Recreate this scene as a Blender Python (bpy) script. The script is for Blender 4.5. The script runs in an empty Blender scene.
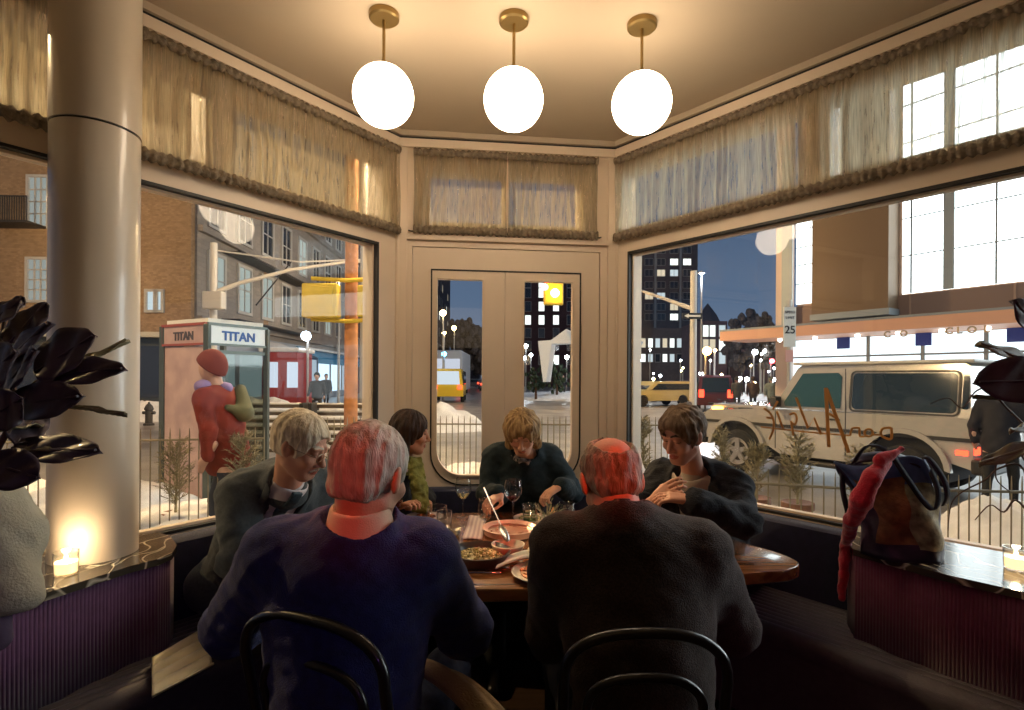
import bpy, bmesh, math, random
import numpy as np
from mathutils import Vector, Matrix, noise
S = bpy.context.scene
COL = S.collection
F = 540.0; CX = 512.0; CY = 378.0; RHO = 0.006; H = 1.45
GZ = -0.2                       # street level outside
R = random.Random(7)
V = Vector
pi = math.pi

def uv(px, py):
    d = (px-CX)/F; e = (py-CY)/F; c = math.cos(RHO); s = math.sin(RHO)
    return d*c+e*s, d*s-e*c
def P(px, py, Y):
    u, v = uv(px, py); return V((u*Y, Y, H+v*Y))
def PZ(px, py, z):
    u, v = uv(px, py); Y = (z-H)/v; return V((u*Y, Y, z))
def PW(px, py, a, d):            # on a vertical plane through a (x,y) with direction d (x,y)
    u, v = uv(px, py)
    # a+t d = (uY,Y)
    t = (u*a[1]-a[0])/(d[0]-u*d[1]); Y = a[1]+t*d[1]
    return t, H+v*Y

# ------------------------------------------------------------------ materials
MATS = {}
def mat(name, col, rough=0.6, metal=0.0, var=0.0, vscale=8.0, bump=0.0, bscale=60.0, emit=None, estr=0.0, spec=0.5, sheen=0.0, coat=0.0, trans=0.0, alpha=1.0, stretch=None, col2=None, ior=1.45):
    if name in MATS: return MATS[name]
    m = bpy.data.materials.new(name); m.use_nodes = True
    nt = m.node_tree; b = nt.nodes['Principled BSDF']
    b.inputs['Base Color'].default_value = (*col, 1); b.inputs['Roughness'].default_value = rough
    b.inputs['Metallic'].default_value = metal; b.inputs['Specular IOR Level'].default_value = spec
    b.inputs['IOR'].default_value = ior
    if sheen: b.inputs['Sheen Weight'].default_value = sheen
    if coat: b.inputs['Coat Weight'].default_value = coat; b.inputs['Coat Roughness'].default_value = 0.08
    if trans: b.inputs['Transmission Weight'].default_value = trans
    if alpha < 1: b.inputs['Alpha'].default_value = alpha
    if emit: b.inputs['Emission Color'].default_value = (*emit, 1); b.inputs['Emission Strength'].default_value = estr
    tc = nt.nodes.new('ShaderNodeTexCoord'); src = tc.outputs['Object']
    if stretch:
        mp = nt.nodes.new('ShaderNodeMapping'); mp.inputs['Scale'].default_value = stretch
        nt.links.new(src, mp.inputs['Vector']); src = mp.outputs['Vector']
    if var or col2:
        n = nt.nodes.new('ShaderNodeTexNoise'); n.inputs['Scale'].default_value = vscale; n.inputs['Detail'].default_value = 5
        nt.links.new(src, n.inputs['Vector'])
        mx = nt.nodes.new('ShaderNodeMix'); mx.data_type = 'RGBA'
        c2 = col2 if col2 else tuple(max(0, c*(1-var)) for c in col)
        c1 = col if col2 else tuple(min(1, c*(1+var)) for c in col)
        mr = nt.nodes.new('ShaderNodeMapRange'); mr.inputs['From Min'].default_value = .35; mr.inputs['From Max'].default_value = .65
        nt.links.new(n.outputs['Fac'], mr.inputs['Value'])
        mx.inputs[6].default_value = (*c1, 1); mx.inputs[7].default_value = (*c2, 1)
        nt.links.new(mr.outputs[0], mx.inputs[0]); nt.links.new(mx.outputs[2], b.inputs['Base Color'])
    if bump:
        n = nt.nodes.new('ShaderNodeTexNoise'); n.inputs['Scale'].default_value = bscale; n.inputs['Detail'].default_value = 4
        nt.links.new(src, n.inputs['Vector'])
        bp = nt.nodes.new('ShaderNodeBump'); bp.inputs['Strength'].default_value = bump; bp.inputs['Distance'].default_value = .01
        nt.links.new(n.outputs['Fac'], bp.inputs['Height']); nt.links.new(bp.outputs[0], b.inputs['Normal'])
    MATS[name] = m
    return m
def emis(name, col, strength):
    if name in MATS: return MATS[name]
    m = bpy.data.materials.new(name); m.use_nodes = True; nt = m.node_tree; nt.nodes.clear()
    o = nt.nodes.new('ShaderNodeOutputMaterial'); e = nt.nodes.new('ShaderNodeEmission')
    e.inputs[0].default_value = (*col, 1); e.inputs[1].default_value = strength
    nt.links.new(e.outputs[0], o.inputs[0]); MATS[name] = m; return m
def thin_glass(name, tint=(1, 1, 1), rough=0.0, refl=1.0):
    if name in MATS: return MATS[name]
    m = bpy.data.materials.new(name); m.use_nodes = True; nt = m.node_tree; nt.nodes.clear()
    o = nt.nodes.new('ShaderNodeOutputMaterial'); t = nt.nodes.new('ShaderNodeBsdfTransparent'); g = nt.nodes.new('ShaderNodeBsdfGlossy')
    t.inputs[0].default_value = (*tint, 1); g.inputs['Roughness'].default_value = rough
    lw = nt.nodes.new('ShaderNodeLayerWeight'); lw.inputs[0].default_value = .5; pw = nt.nodes.new('ShaderNodeMath'); pw.operation = 'POWER'; pw.inputs[1].default_value = 4
    mu = nt.nodes.new('ShaderNodeMath'); mu.operation = 'MULTIPLY_ADD'; mu.inputs[1].default_value = .8*refl; mu.inputs[2].default_value = .035*refl; mu.use_clamp = True
    nt.links.new(lw.outputs['Facing'], pw.inputs[0]); mx = nt.nodes.new('ShaderNodeMixShader'); nt.links.new(pw.outputs[0], mu.inputs[0]); nt.links.new(mu.outputs[0], mx.inputs[0])
    nt.links.new(t.outputs[0], mx.inputs[1]); nt.links.new(g.outputs[0], mx.inputs[2]); nt.links.new(mx.outputs[0], o.inputs[0])
    MATS[name] = m; return m

# ------------------------------------------------------------------ mesh builder
OFF = {}
class MB:
    def __init__(s): s.v = []; s.f = []; s.mi = []; s.cur = 0
    def add(s, vs, fs):
        k = len(s.v); s.v += [tuple(p) for p in vs]; s.f += [tuple(i+k for i in f) for f in fs]; s.mi += [s.cur]*len(fs)
    def box(s, a, b, M=None):
        x0, y0, z0 = a; x1, y1, z1 = b
        vs = [V((x, y, z)) for z in (z0, z1) for x, y in ((x0, y0), (x1, y0), (x1, y1), (x0, y1))]
        if M is not None: vs = [M @ p for p in vs]
        s.add(vs, [(3, 2, 1, 0), (4, 5, 6, 7), (0, 1, 5, 4), (1, 2, 6, 5), (2, 3, 7, 6), (3, 0, 4, 7)]); return s
    def rbox(s, a, b, r=.01, M=None, seg=2):
        bm = bmesh.new(); bmesh.ops.create_cube(bm, size=1)
        for v in bm.verts: v.co = V([a[i]+(v.co[i]+.5)*(b[i]-a[i]) for i in range(3)])
        bmesh.ops.bevel(bm, geom=bm.edges[:]+bm.verts[:], offset=r, segments=seg, affect='EDGES', profile=.5)
        s.bm(bm, M); return s
    def bm(s, bm, M=None):
        bm.verts.index_update(); vs = [(M @ v.co) if M is not None else v.co.copy() for v in bm.verts]
        s.add(vs, [[v.index for v in f.verts] for f in bm.faces]); bm.free()
    def prism(s, poly, z0, z1, M=None):     # poly in xy
        n = len(poly); vs = [V((x, y, z0)) for x, y in poly]+[V((x, y, z1)) for x, y in poly]
        if M is not None: vs = [M @ p for p in vs]
        s.add(vs, [tuple(range(n))[::-1], tuple(range(n, 2*n))]+[(i, (i+1) % n, n+(i+1) % n, n+i) for i in range(n)]); return s
    def tube(s, pts, r, n=8, cap=True):
        pts = [V(p) for p in pts]; m = len(pts)
        rs = list(r) if hasattr(r, '__len__') else [r]*m
        ts = [(pts[min(i+1, m-1)]-pts[max(i-1, 0)]).normalized() for i in range(m)]
        up = V((0, 0, 1)) if abs(ts[0].z) < .9 else V((1, 0, 0)); a = ts[0].cross(up).normalized(); vs = []
        for i in range(m):
            a = (a-ts[i]*a.dot(ts[i])).normalized(); b = ts[i].cross(a)
            vs += [pts[i]+(a*math.cos(2*pi*k/n)+b*math.sin(2*pi*k/n))*rs[i] for k in range(n)]
        fs = [(i*n+k, i*n+(k+1) % n, (i+1)*n+(k+1) % n, (i+1)*n+k) for i in range(m-1) for k in range(n)]
        if cap: fs += [tuple(range(n))[::-1], tuple(range((m-1)*n, m*n))]
        s.add(vs, fs); return s
    def lathe(s, c, prof, n=32, M=None, cap=True):    # prof [(r,z)...]
        c = V(c); vs = []; fs = []; m = len(prof)
        for r, z in prof:
            for k in range(n):
                p = V((r*math.cos(2*pi*k/n), r*math.sin(2*pi*k/n), z)); vs.append(c+((M @ p) if M is not None else p))
        for i in range(m-1):
            for k in range(n): fs.append((i*n+k, i*n+(k+1) % n, (i+1)*n+(k+1) % n, (i+1)*n+k))
        if cap and prof[0][0] > 1e-5: fs.append(tuple(range(n))[::-1])
        if cap and prof[-1][0] > 1e-5: fs.append(tuple(range((m-1)*n, m*n)))
        s.add(vs, fs); return s
    def ell(s, c, r, M=None, seg=20, ring=12, amp=0, fr=5):
        bm = bmesh.new(); bmesh.ops.create_uvsphere(bm, u_segments=seg, v_segments=ring, radius=1)
        c = V(c); r = V(r) if hasattr(r, '__len__') else V((r, r, r))
        for v in bm.verts:
            p = V((v.co.x*r.x, v.co.y*r.y, v.co.z*r.z))
            if amp: p *= 1+amp*noise.noise(v.co*fr+c)
            v.co = c+((M @ p) if M is not None else p)
        s.bm(bm); return s
    def grid(s, fn, nu, nv, cu=False):
        vs = [fn(i/nu, j/nv) for i in range(nu+(0 if cu else 1)) for j in range(nv+1)]; w = nv+1; N = nu if cu else nu+1
        s.add(vs, [(i*w+j, ((i+1) % N)*w+j, ((i+1) % N)*w+j+1, i*w+j+1) for i in range(nu) for j in range(nv)]); return s
    def arr(s, vs, fs): s.add(vs, fs); return s
    def build(s, name, mt, parent=None, smooth=False, label=None, cat=None, group=None, kind=None, solid=0, ang=None):
        me = bpy.data.meshes.new(name)
        if parent is not None: off = OFF[parent.name]
        elif s.v:
            a = np.array(s.v); mn = a.min(0); mx = a.max(0); off = V(((mn[0]+mx[0])/2, (mn[1]+mx[1])/2, mn[2]))
        else: off = V((0, 0, 0))
        a = np.array(s.v, dtype=float)-np.array(off)
        me.from_pydata(a.tolist(), [], s.f)
        for m_ in (mt if isinstance(mt, (list, tuple)) else [mt]): me.materials.append(m_)
        if any(s.mi): me.polygons.foreach_set('material_index', s.mi)
        bm = bmesh.new(); bm.from_mesh(me); bmesh.ops.recalc_face_normals(bm, faces=bm.faces[:]); bm.to_mesh(me); bm.free()
        if smooth:
            me.shade_smooth()
            if ang is None: ang = 40
            if ang < 180: me.set_sharp_from_angle(angle=math.radians(ang))
        me.update()
        o = bpy.data.objects.new(name, me); COL.objects.link(o)
        if solid:
            md = o.modifiers.new('Solidify', 'SOLIDIFY'); md.thickness = solid; md.offset = 0
        if parent is not None: o.parent = parent
        else: o.location = off
        OFF[o.name] = off
        tag(o, label, cat, group, kind); return o
def tag(o, label=None, cat=None, group=None, kind=None):
    if label: o['label'] = label
    if cat: o['category'] = cat
    if group: o['group'] = group
    if kind: o['kind'] = kind
    return o
def thing(name, loc, label, cat, group=None, kind=None):
    o = bpy.data.objects.new(name, None); COL.objects.link(o); o.location = loc; o.empty_display_size = .1
    OFF[o.name] = V(loc); return tag(o, label, cat, group, kind)
def copy_tree(o, parent=None):
    c = o.copy(); COL.objects.link(c)
    if parent is not None: c.parent = parent
    for ch in [x for x in COL.objects if x.parent == o and x != c]: copy_tree(ch, c)
    return c
def clone(o, loc, label=None, rz=None, group=None, scale=None):
    c = copy_tree(o); c.location = loc
    if label: c['label'] = label
    if rz is not None: c.rotation_euler = (0, 0, rz)
    if group: c['group'] = group
    if scale is not None: c.scale = (scale,)*3 if not hasattr(scale, '__len__') else scale
    OFF[c.name] = V(loc); return c
def plate_bm(loops, d0, d1):
    """flat plate with holes; loops in (s,z); returns verts (s,d,z) and faces"""
    cu = bpy.data.curves.new('t', 'CURVE'); cu.dimensions = '2D'; cu.fill_mode = 'BOTH'; cu.extrude = abs(d1-d0)/2
    for L in loops:
        sp = cu.splines.new('POLY'); sp.points.add(len(L)-1); sp.use_cyclic_u = True
        for i, (a, b) in enumerate(L): sp.points[i].co = (a, b, 0, 1)
    o = bpy.data.objects.new('t', cu); COL.objects.link(o); dg = bpy.context.evaluated_depsgraph_get()
    me = bpy.data.meshes.new_from_object(o.evaluated_get(dg)); m = (d0+d1)/2
    vs = [(v.co.x, m+v.co.z, v.co.y) for v in me.vertices]; fs = [tuple(p.vertices) for p in me.polygons]
    bpy.data.objects.remove(o); bpy.data.curves.remove(cu); bpy.data.meshes.remove(me)
    return vs, fs
def plate(mb, loops, d0, d1, M):
    vs, fs = plate_bm(loops, d0, d1); mb.add([M @ V(p) for p in vs], fs); return mb
def text_mesh(mb, txt, M, size=1, depth=.01, align='CENTER', mirror=False, bold=0):
    cu = bpy.data.curves.new('t', 'FONT'); cu.body = txt; cu.size = size; cu.extrude = depth; cu.align_x = align; cu.offset = bold
    o = bpy.data.objects.new('t', cu); COL.objects.link(o); dg = bpy.context.evaluated_depsgraph_get()
    me = bpy.data.meshes.new_from_object(o.evaluated_get(dg))
    mb.add([M @ V((-v.co.x if mirror else v.co.x, v.co.z, v.co.y)) for v in me.vertices], [tuple(p.vertices) for p in me.polygons])
    bpy.data.objects.remove(o); bpy.data.curves.remove(cu); bpy.data.meshes.remove(me); return mb
def rect(s0, s1, z0, z1, rbl=0, rbr=0, rt=0, n=8):
    out = []
    def arc(cx, cz, r, a0):
        if r <= 0: out.append((cx, cz)); return
        for k in range(n+1):
            a = a0+pi/2*k/n; out.append((cx+r*math.cos(a), cz+r*math.sin(a)))
    arc(s0+rbl, z0+rbl, rbl, pi); arc(s1-rbr, z0+rbr, rbr, 1.5*pi); arc(s1-rt, z1-rt, rt, 0); arc(s0+rt, z1-rt, rt, pi/2)
    return out
def inset(L, d):                      # rough inset of a convex loop
    cx = sum(p[0] for p in L)/len(L); n = len(L); out = []
    ar = sum(L[i][0]*L[(i+1) % n][1]-L[(i+1) % n][0]*L[i][1] for i in range(n))
    sg = 1 if ar > 0 else -1
    for i in range(n):
        a = V(L[i-1]); b = V(L[i]); c = V(L[(i+1) % n]); e1 = (b-a); e2 = (c-b)
        if e1.length < 1e-6: e1 = e2
        if e2.length < 1e-6: e2 = e1
        e1 = e1.normalized(); e2 = e2.normalized()
        n1 = V((-e1.y, e1.x))*sg; n2 = V((-e2.y, e2.x))*sg; m = (n1+n2)
        if m.length < 1e-6: m = n1
        m = m.normalized(); k = d/max(.5, m.dot(n1)); out.append((b.x+m.x*k, b.y+m.y*k))
    return out
def catmull(pts, n=5):
    sm = [V(p) for p in pts]; out = []
    for i in range(len(sm)-1):
        p0, p1, p2, p3 = sm[max(0, i-1)], sm[i], sm[i+1], sm[min(len(sm)-1, i+2)]
        for k in range(n): q = k/n; out.append(.5*((2*p1)+(p2-p0)*q+(2*p0-5*p1+4*p2-p3)*q*q+(3*p1-p0-3*p2+p3)*q**3))
    return out+[sm[-1]]
def light(name, kind, loc, energy, col, size=.1, rot=None, spot=None, label=None, parent=None, spread=None, aim=None):
    d = bpy.data.lights.new(name, kind); d.energy = energy; d.color = col
    if kind == 'AREA':
        d.size = size
        if spread: d.spread = spread
    elif kind != 'SUN': d.shadow_soft_size = size
    if kind == 'SPOT': d.spot_size = spot; d.spot_blend = .6
    o = bpy.data.objects.new(name, d); COL.objects.link(o); o.location = loc
    if aim is not None: o.rotation_euler = (V(aim)-V(loc)).to_track_quat('-Z', 'Y').to_euler()
    return o
# ------------------------------------------------------------------ camera, world
cd = bpy.data.cameras.new('camera'); cam = bpy.data.objects.new('camera', cd); COL.objects.link(cam)
cd.sensor_width = 36; cd.lens = 36*F/1024; cd.shift_y = (CY-355)/1024; cd.clip_start = .05; cd.clip_end = 600
cam.matrix_world = Matrix.Translation((0, 0, H)) @ Matrix.Rotation(pi/2, 4, 'X') @ Matrix.Rotation(RHO, 4, 'Z')
S.camera = cam
S.view_settings.view_transform = 'Standard'; S.view_settings.look = 'None'; S.view_settings.gamma = 1; S.view_settings.use_curve_mapping = False
S.view_settings.exposure = 0; S.cycles.transparent_max_bounces = 40; S.cycles.max_bounces = 10; S.cycles.sample_clamp_indirect = 6
w = bpy.data.worlds.new('dusk_sky'); S.world = w; w.use_nodes = True; nt = w.node_tree; bg = nt.nodes['Background']
tc = nt.nodes.new('ShaderNodeTexCoord'); sx = nt.nodes.new('ShaderNodeSeparateXYZ'); cr = nt.nodes.new('ShaderNodeValToRGB')
nn = nt.nodes.new('ShaderNodeTexNoise'); nn.inputs['Scale'].default_value = 2.5; nn.inputs['Detail'].default_value = 4
ad = nt.nodes.new('ShaderNodeMath'); ad.operation = 'MULTIPLY_ADD'; ad.inputs[1].default_value = .08
nt.links.new(tc.outputs['Generated'], sx.inputs[0]); nt.links.new(tc.outputs['Generated'], nn.inputs['Vector'])
nt.links.new(nn.outputs['Fac'], ad.inputs[0]); nt.links.new(sx.outputs['Z'], ad.inputs[2]); nt.links.new(ad.outputs[0], cr.inputs[0])
e = cr.color_ramp.elements; e[0].position = 0.03; e[0].color = (.20, .23, .31, 1); e[1].position = .5; e[1].color = (.05, .085, .17, 1)
x = cr.color_ramp.elements.new(.18); x.color = (.105, .16, .265, 1)
nt.links.new(cr.outputs[0], bg.inputs[0]); bg.inputs[1].default_value = 1.0

# ------------------------------------------------------------------ the bay's three walls
AL = V((-.709, 3.338)); AR = V((.666, 3.494)); DL = V((-.72, -1)).normalized(); DR = V((.84, -1)).normalized(); DF = (AR-AL).normalized()
def wall_matrix(A, D, n):
    return Matrix(((D.x, n.x, 0, A.x), (D.y, n.y, 0, A.y), (0, 0, 1, 0), (0, 0, 0, 1)))
ML = wall_matrix(AL, DL, V((-DL.y, DL.x))); MR = wall_matrix(AR, DR, V((DR.y, -DR.x))); MF = wall_matrix(AL, DF, V((DF.y, -DF.x)))
def WL(px, py): return PW(px, py, AL, DL)
def WR(px, py): return PW(px, py, AR, DR)
def WFr(px, py): return PW(px, py, AL, DF)
LF = (AR-AL).length; LS = 5.2
CEIL = 2.965; SILL = .78; WT = 2.25; CB = 2.33; CT = 2.85
cream = mat('cream_painted_wood', (.74, .60, .45), .45, var=.03, vscale=3, bump=.05, bscale=30)
plaster = mat('warm_plaster_ceiling', (.50, .405, .29), .8, var=.03, vscale=2)
black = mat('black_rubber_gasket', (.02, .017, .013), .5)
navy = mat('navy_upholstery', (.012, .012, .035), .85, var=.15, vscale=30, bump=.3, bscale=300, sheen=.1)
wglass = thin_glass('window_glass', (.97, .98, .97), 0, .75)
brass = mat('aged_brass', (.36, .25, .10), .35, .9, var=.1)

def struct(name, mb, m, parent=None, smooth=False, **k): return mb.build(name, m, parent, smooth, kind='structure', **k)

# left wall: window from near the corner to beyond the frame
def window_wall(wname, M, L, s_win, nm, rb):
    """s_win = list of (s0,s1) openings; upper transoms too"""
    mb = MB(); T = .14
    low = [rect(0, L, -.2, CEIL)]
    for (a, b) in s_win: low.append(rect(a, b, SILL, WT, rb, rb))
    for (a, b, z0, z1) in nm: low.append(rect(a, b, z0, z1))
    plate(mb, low, -T, 0, M); struct(wname, mb, cream)
def gasket_and_pane(idx, M, a, b, z0, z1, rbl, rbr, gk=True):
    t = thing('window_%d' % idx, M @ V(((a+b)/2, 0, z0)), None, None, kind='structure')
    L = rect(a, b, z0, z1, rbl, rbr)
    if gk:
        mb = MB(); plate(mb, [inset(L, -.004), inset(L, .009)], -.03, .003, M); mb.build('gasket', black, t)
        mb = MB(); plate(mb, [inset(L, .009), inset(L, .02)], -.07, -.03, M); mb.build('glazing_bead', cream, t)
        L = inset(L, .007)
    mb = MB(); plate(mb, [L], -.056, -.050, M); mb.build('glass_pane', wglass, t); return t
sL0 = WL(378, 300)[0]
window_wall('wall_left', ML, LS, [(sL0, 3.55)], [(.12, 1.02, 2.40, 2.76), (1.14, 2.1, 2.40, 2.76), (2.2, 3.5, 2.40, 2.76)], .17)
gasket_and_pane(1, ML, sL0, 3.55, SILL, WT, .17, .17)
for i, (a, b) in enumerate(((.12, 1.02), (1.14, 2.1), (2.2, 3.5))): gasket_and_pane(5+i, ML, a, b, 2.40, 2.76, 0, 0, False)
sR0 = WR(628, 300)[0]
sm0 = WR(806, 160)[0]; sm1 = WR(830, 160)[0]
window_wall('wall_right', MR, LS, [(sR0, 3.6)], [(.05, sm0, 2.40, 2.77), (sm1, 2.4, 2.40, 2.77), (2.5, 3.6, 2.40, 2.77)], .20)
gasket_and_pane(2, MR, sR0, 3.6, SILL, WT, .20, .2)
for i, (a, b) in enumerate(((.05, sm0), (sm1, 2.4), (2.5, 3.6))): gasket_and_pane(8+i, MR, a, b, 2.40, 2.77, 0, 0, False)
# front wall with the double door
gL = WFr(432, 300)[0]; gR = WFr(580, 300)[0]; gT = WFr(505, 272)[1]; seam = WFr(505, 300)[0]
DZ = .80
cs0 = WFr(430, 190)[0]; cs1 = WFr(580, 190)[0]
mb = MB(); fr0 = WFr(412, 300)[0]; fr1 = WFr(600, 300)[0]; frT = WFr(505, 249)[1]
plate(mb, [rect(0, LF, -.2, CEIL), rect(fr0, fr1, .0, frT), rect(cs0, (cs0+cs1)/2-.02, 2.42, 2.74), rect((cs0+cs1)/2+.02, cs1, 2.42, 2.74)], -.14, 0, MF)
struct('wall_front', mb, cream)
for i, (a, b) in enumerate(((cs0, (cs0+cs1)/2-.02), ((cs0+cs1)/2+.02, cs1))): gasket_and_pane(3+i, MF, a, b, 2.42, 2.74, 0, 0, False)
mb = MB(); g = .004      # surround board of the door frame
dl = rect(gL, gR, DZ-.02, gT, .2, .2)
plate(mb, [rect(fr0+g, fr1-g, 0, frT-g), inset(dl, -.006)], -.06, -.008, MF)
fr = struct('trim_1', mb, cream)
a0, a1 = WFr(436, 300)[0], WFr(484, 300)[0]; b0, b1 = WFr(523, 300)[0], WFr(574, 300)[0]; gz1 = WFr(460, 278)[1]; gz0 = .83
for nm, s0, s1, h0, h1, rl, rr in (('door_1', gL, seam-.002, a0, a1, .17, .0), ('door_2', seam+.002, gR, b0, b1, 0, .17)):
    t = thing(nm, MF @ V(((s0+s1)/2, 0, 0)), None, None, kind='structure')
    hole = rect(h0, h1, gz0, gz1, rl, rr)
    mb = MB(); plate(mb, [rect(s0, s1, DZ-.02, gT, .2 if rl else 0, .2 if rr else 0), hole], -.05, -.006, MF); mb.build('door_leaf', cream, t)
    mb = MB(); plate(mb, [inset(hole, 0), inset(hole, .009)], -.045, .006, MF); mb.build('glazing_bead', cream, t)
    mb = MB(); plate(mb, [inset(hole, .005)], -.035, -.030, MF); mb.build('glass_pane', wglass, t)
    if nm == 'door_2':
        mb = MB()
        plate(mb, [rect(s1+.012, s1+.035, 1.62, 1.80)], -.01, .006, MF); mb.build('hinge', cream, t)
mb = MB(); plate(mb, [inset(dl, -.008), inset(dl, .001)], -.055, -.001, MF); struct('trim_2', mb, black)
# corner posts that splay between the walls
for i, (M, s) in enumerate(((ML, .0), (MR, .0))):
    mb = MB(); c = M @ V((0, 0, 0)); mb.tube([(c.x, c.y, -.1), (c.x, c.y, CEIL)], .022, 10); struct('trim_%d' % (3+i), mb, cream, smooth=True)
for i, (a, b) in enumerate(((.01, .055), (LF-.055, LF-.01))):
    mb = MB(); plate(mb, [rect(a, b, 0, CEIL)], 0, .02, MF); struct('trim_%d' % (5+i), mb, cream)
mb = MB(); plate(mb, [rect(.055, LF-.055, WFr(505, 243)[1], 2.335)], 0, .03, MF); struct('trim_16', mb, cream)
# stop rails under and above the curtains, cornice with its dark shadow gap
k = 7
for M, L in ((ML, LS), (MF, LF), (MR, LS)):
    mb = MB(); mb.box((0, 0, CT+.02), (L, .03, 2.92), M); struct('trim_%d' % k, mb, cream); k += 1
    mb = MB(); mb.box((0, 0, 2.92), (L, .026, 2.932), M); struct('trim_%d' % k, mb, black); k += 1
    mb = MB(); mb.box((0, 0, 2.932), (L, .045, CEIL), M); struct('trim_%d' % k, mb, plaster); k += 1
# floor, ceiling, back of the room
oak = mat('dark_oak_floor', (.06, .035, .02), .35, var=.3, vscale=4, stretch=(1, 12, 1))
pl = ML @ V((LS, 0, 0)); pr = MR @ V((LS, 0, 0))
outl = [(AL.x, AL.y), (AR.x, AR.y), (pr.x, pr.y), (pr.x, -4.2), (pl.x, -4.2), (pl.x, pl.y)]
mb = MB(); mb.prism([(x*1.0, y) for x, y in outl], -.03, 0); struct('floor', mb, oak)
mb = MB(); mb.prism(outl, CEIL, CEIL+.2); struct('ceiling', mb, plaster)
dwall = mat('dark_wainscot_wall', (.16, .11, .08), .7, var=.1)
for nm, (x0, y0), (x1, y1) in (('wall_back', outl[3], outl[4]), ('wall_rear_left', outl[4], outl[5]), ('wall_rear_right', outl[2], outl[3])):
    d = V((x1-x0, y1-y0)); L = d.length; d.normalize(); n = V((-d.y, d.x))
    M = wall_matrix(V((x0, y0)), d, n); mb = MB(); mb.box((0, -.12, -.1), (L, 0, CEIL), M); struct(nm, mb, dwall)

# ------------------------------------------------------------------ column
column_paint = mat('column_gloss_paint', (.66, .57, .45), .28, var=.03, vscale=3, coat=.3)
cc = V(((95-512)/540*1.97, 1.97, .80)); t = thing('round_column', cc, 'cream glossy round column rising from the marble ledge to the ceiling', 'column')
mb = MB(); mb.lathe(cc, [(.135, 0), (.135, 1.53)], 64); mb.build('shaft', column_paint, t, True)
mb = MB(); mb.lathe(cc, [(.131, 1.53), (.131, 1.538)], 64); mb.build('joint_band', black, t, True)
mb = MB(); mb.lathe(cc, [(.137, 1.538), (.137, CEIL-.80)], 64); mb.build('upper_shaft', column_paint, t, True)

# ------------------------------------------------------------------ curtains
def sheer(name, col):
    m = bpy.data.materials.new(name); m.use_nodes = True; nt = m.node_tree; nt.nodes.clear(); N = nt.nodes.new; K = nt.links.new
    o = N('ShaderNodeOutputMaterial'); tr = N('ShaderNodeBsdfTransparent'); df = N('ShaderNodeBsdfDiffuse'); tl = N('ShaderNodeBsdfTranslucent')
    df.inputs[0].default_value = (*col, 1); tl.inputs[0].default_value = (.72, .63, .44, 1)
    a = N('ShaderNodeMixShader'); a.inputs[0].default_value = .55; K(df.outputs[0], a.inputs[1]); K(tl.outputs[0], a.inputs[2])
    b = N('ShaderNodeMixShader'); lw = N('ShaderNodeLayerWeight'); lw.inputs[0].default_value = .45
    tc = N('ShaderNodeTexCoord'); mp = N('ShaderNodeMapping'); mp.inputs['Scale'].default_value = (160, 160, 9); K(tc.outputs['Object'], mp.inputs[0])
    nz = N('ShaderNodeTexNoise'); nz.inputs['Scale'].default_value = 1; nz.inputs['Detail'].default_value = 3; K(mp.outputs[0], nz.inputs['Vector'])
    m1 = N('ShaderNodeMapRange'); m1.inputs['From Min'].default_value = .3; m1.inputs['From Max'].default_value = .7; m1.inputs['To Min'].default_value = .34; m1.inputs['To Max'].default_value = .72; K(nz.outputs['Fac'], m1.inputs[0])
    ad = N('ShaderNodeMath'); ad.operation = 'MULTIPLY_ADD'; ad.inputs[1].default_value = .45; ad.use_clamp = True; K(lw.outputs['Facing'], ad.inputs[0]); K(m1.outputs[0], ad.inputs[2])
    K(ad.outputs[0], b.inputs[0]); K(tr.outputs[0], b.inputs[1]); K(a.outputs[0], b.inputs[2]); K(b.outputs[0], o.inputs[0]); return m
sheer_m = sheer('sheer_taupe_linen', (.17, .14, .095)); hem_m = mat('gathered_taupe_hem', (.22, .17, .115), .9, bump=.6, bscale=120, var=.25, vscale=60)
def curtain(M, s0, s1, z0, z1, label, seed, off=.045):
    t = thing('cafe_curtain', M @ V(((s0+s1)/2, off, z0)), label, 'curtain', 'sheer curtains over the upper windows')
    L = s1-s0; n = int(L*260); rr = random.Random(seed); ph = [rr.uniform(0, 9) for _ in range(6)]
    def pf(u, v):
        s = u*L; f1 = noise.noise(V((s*9, ph[0], v*.6)))*2.2; f2 = noise.noise(V((s*30, ph[1], v*.5)))
        am = .013*(.75+.5*noise.noise(V((s*4, ph[3], 0))))
        d = am*math.sin(s*105+f1*3+.5*noise.noise(V((s*5, v*3, ph[2]))))+.006*f2
        return M @ V((s0+s+.006*math.sin(v*3+s*7+ph[4])*math.sin(v*pi), off+d, z0+.03+(z1-z0-.06)*v))
    mb = MB(); mb.grid(pf, n, 10); mb.build('sheer_panel', sheer_m, t, True, ang=180)
    for zz, nm in ((z0+.022, 'hem_casing'), (z1-.018, 'top_casing')):
        def hf(u, v, zz=zz):
            s = u*L; a = 2*pi*v; r = .021+.006*noise.noise(V((s*55, a*.8, ph[5]+zz)))+.004*math.sin(s*190+3*noise.noise(V((s*8, 0, zz))))
            return M @ V((s0+s, off+r*math.cos(a), zz+(1.15 if zz < 2.5 else 1.0)*r*math.sin(a)))
        mb = MB(); mb.grid(hf, int(L*240), 10); mb.build(nm, hem_m, t, True, ang=180)
        if zz < 2.5:
            mb = MB(); p = [M @ V((s0-.03, off-.03, zz)), M @ V((s0-.015, off, zz-.012)), M @ V((s1+.015, off, zz-.012)), M @ V((s1+.03, off-.03, zz))]
            mb.tube(p, .0045, 8); mb.build('curtain_rod', black, t, True)
    return t
curtain(ML, .035, 1.62, 2.325, CT, 'long sheer taupe curtain over left window, right of the column', 1)
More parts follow.
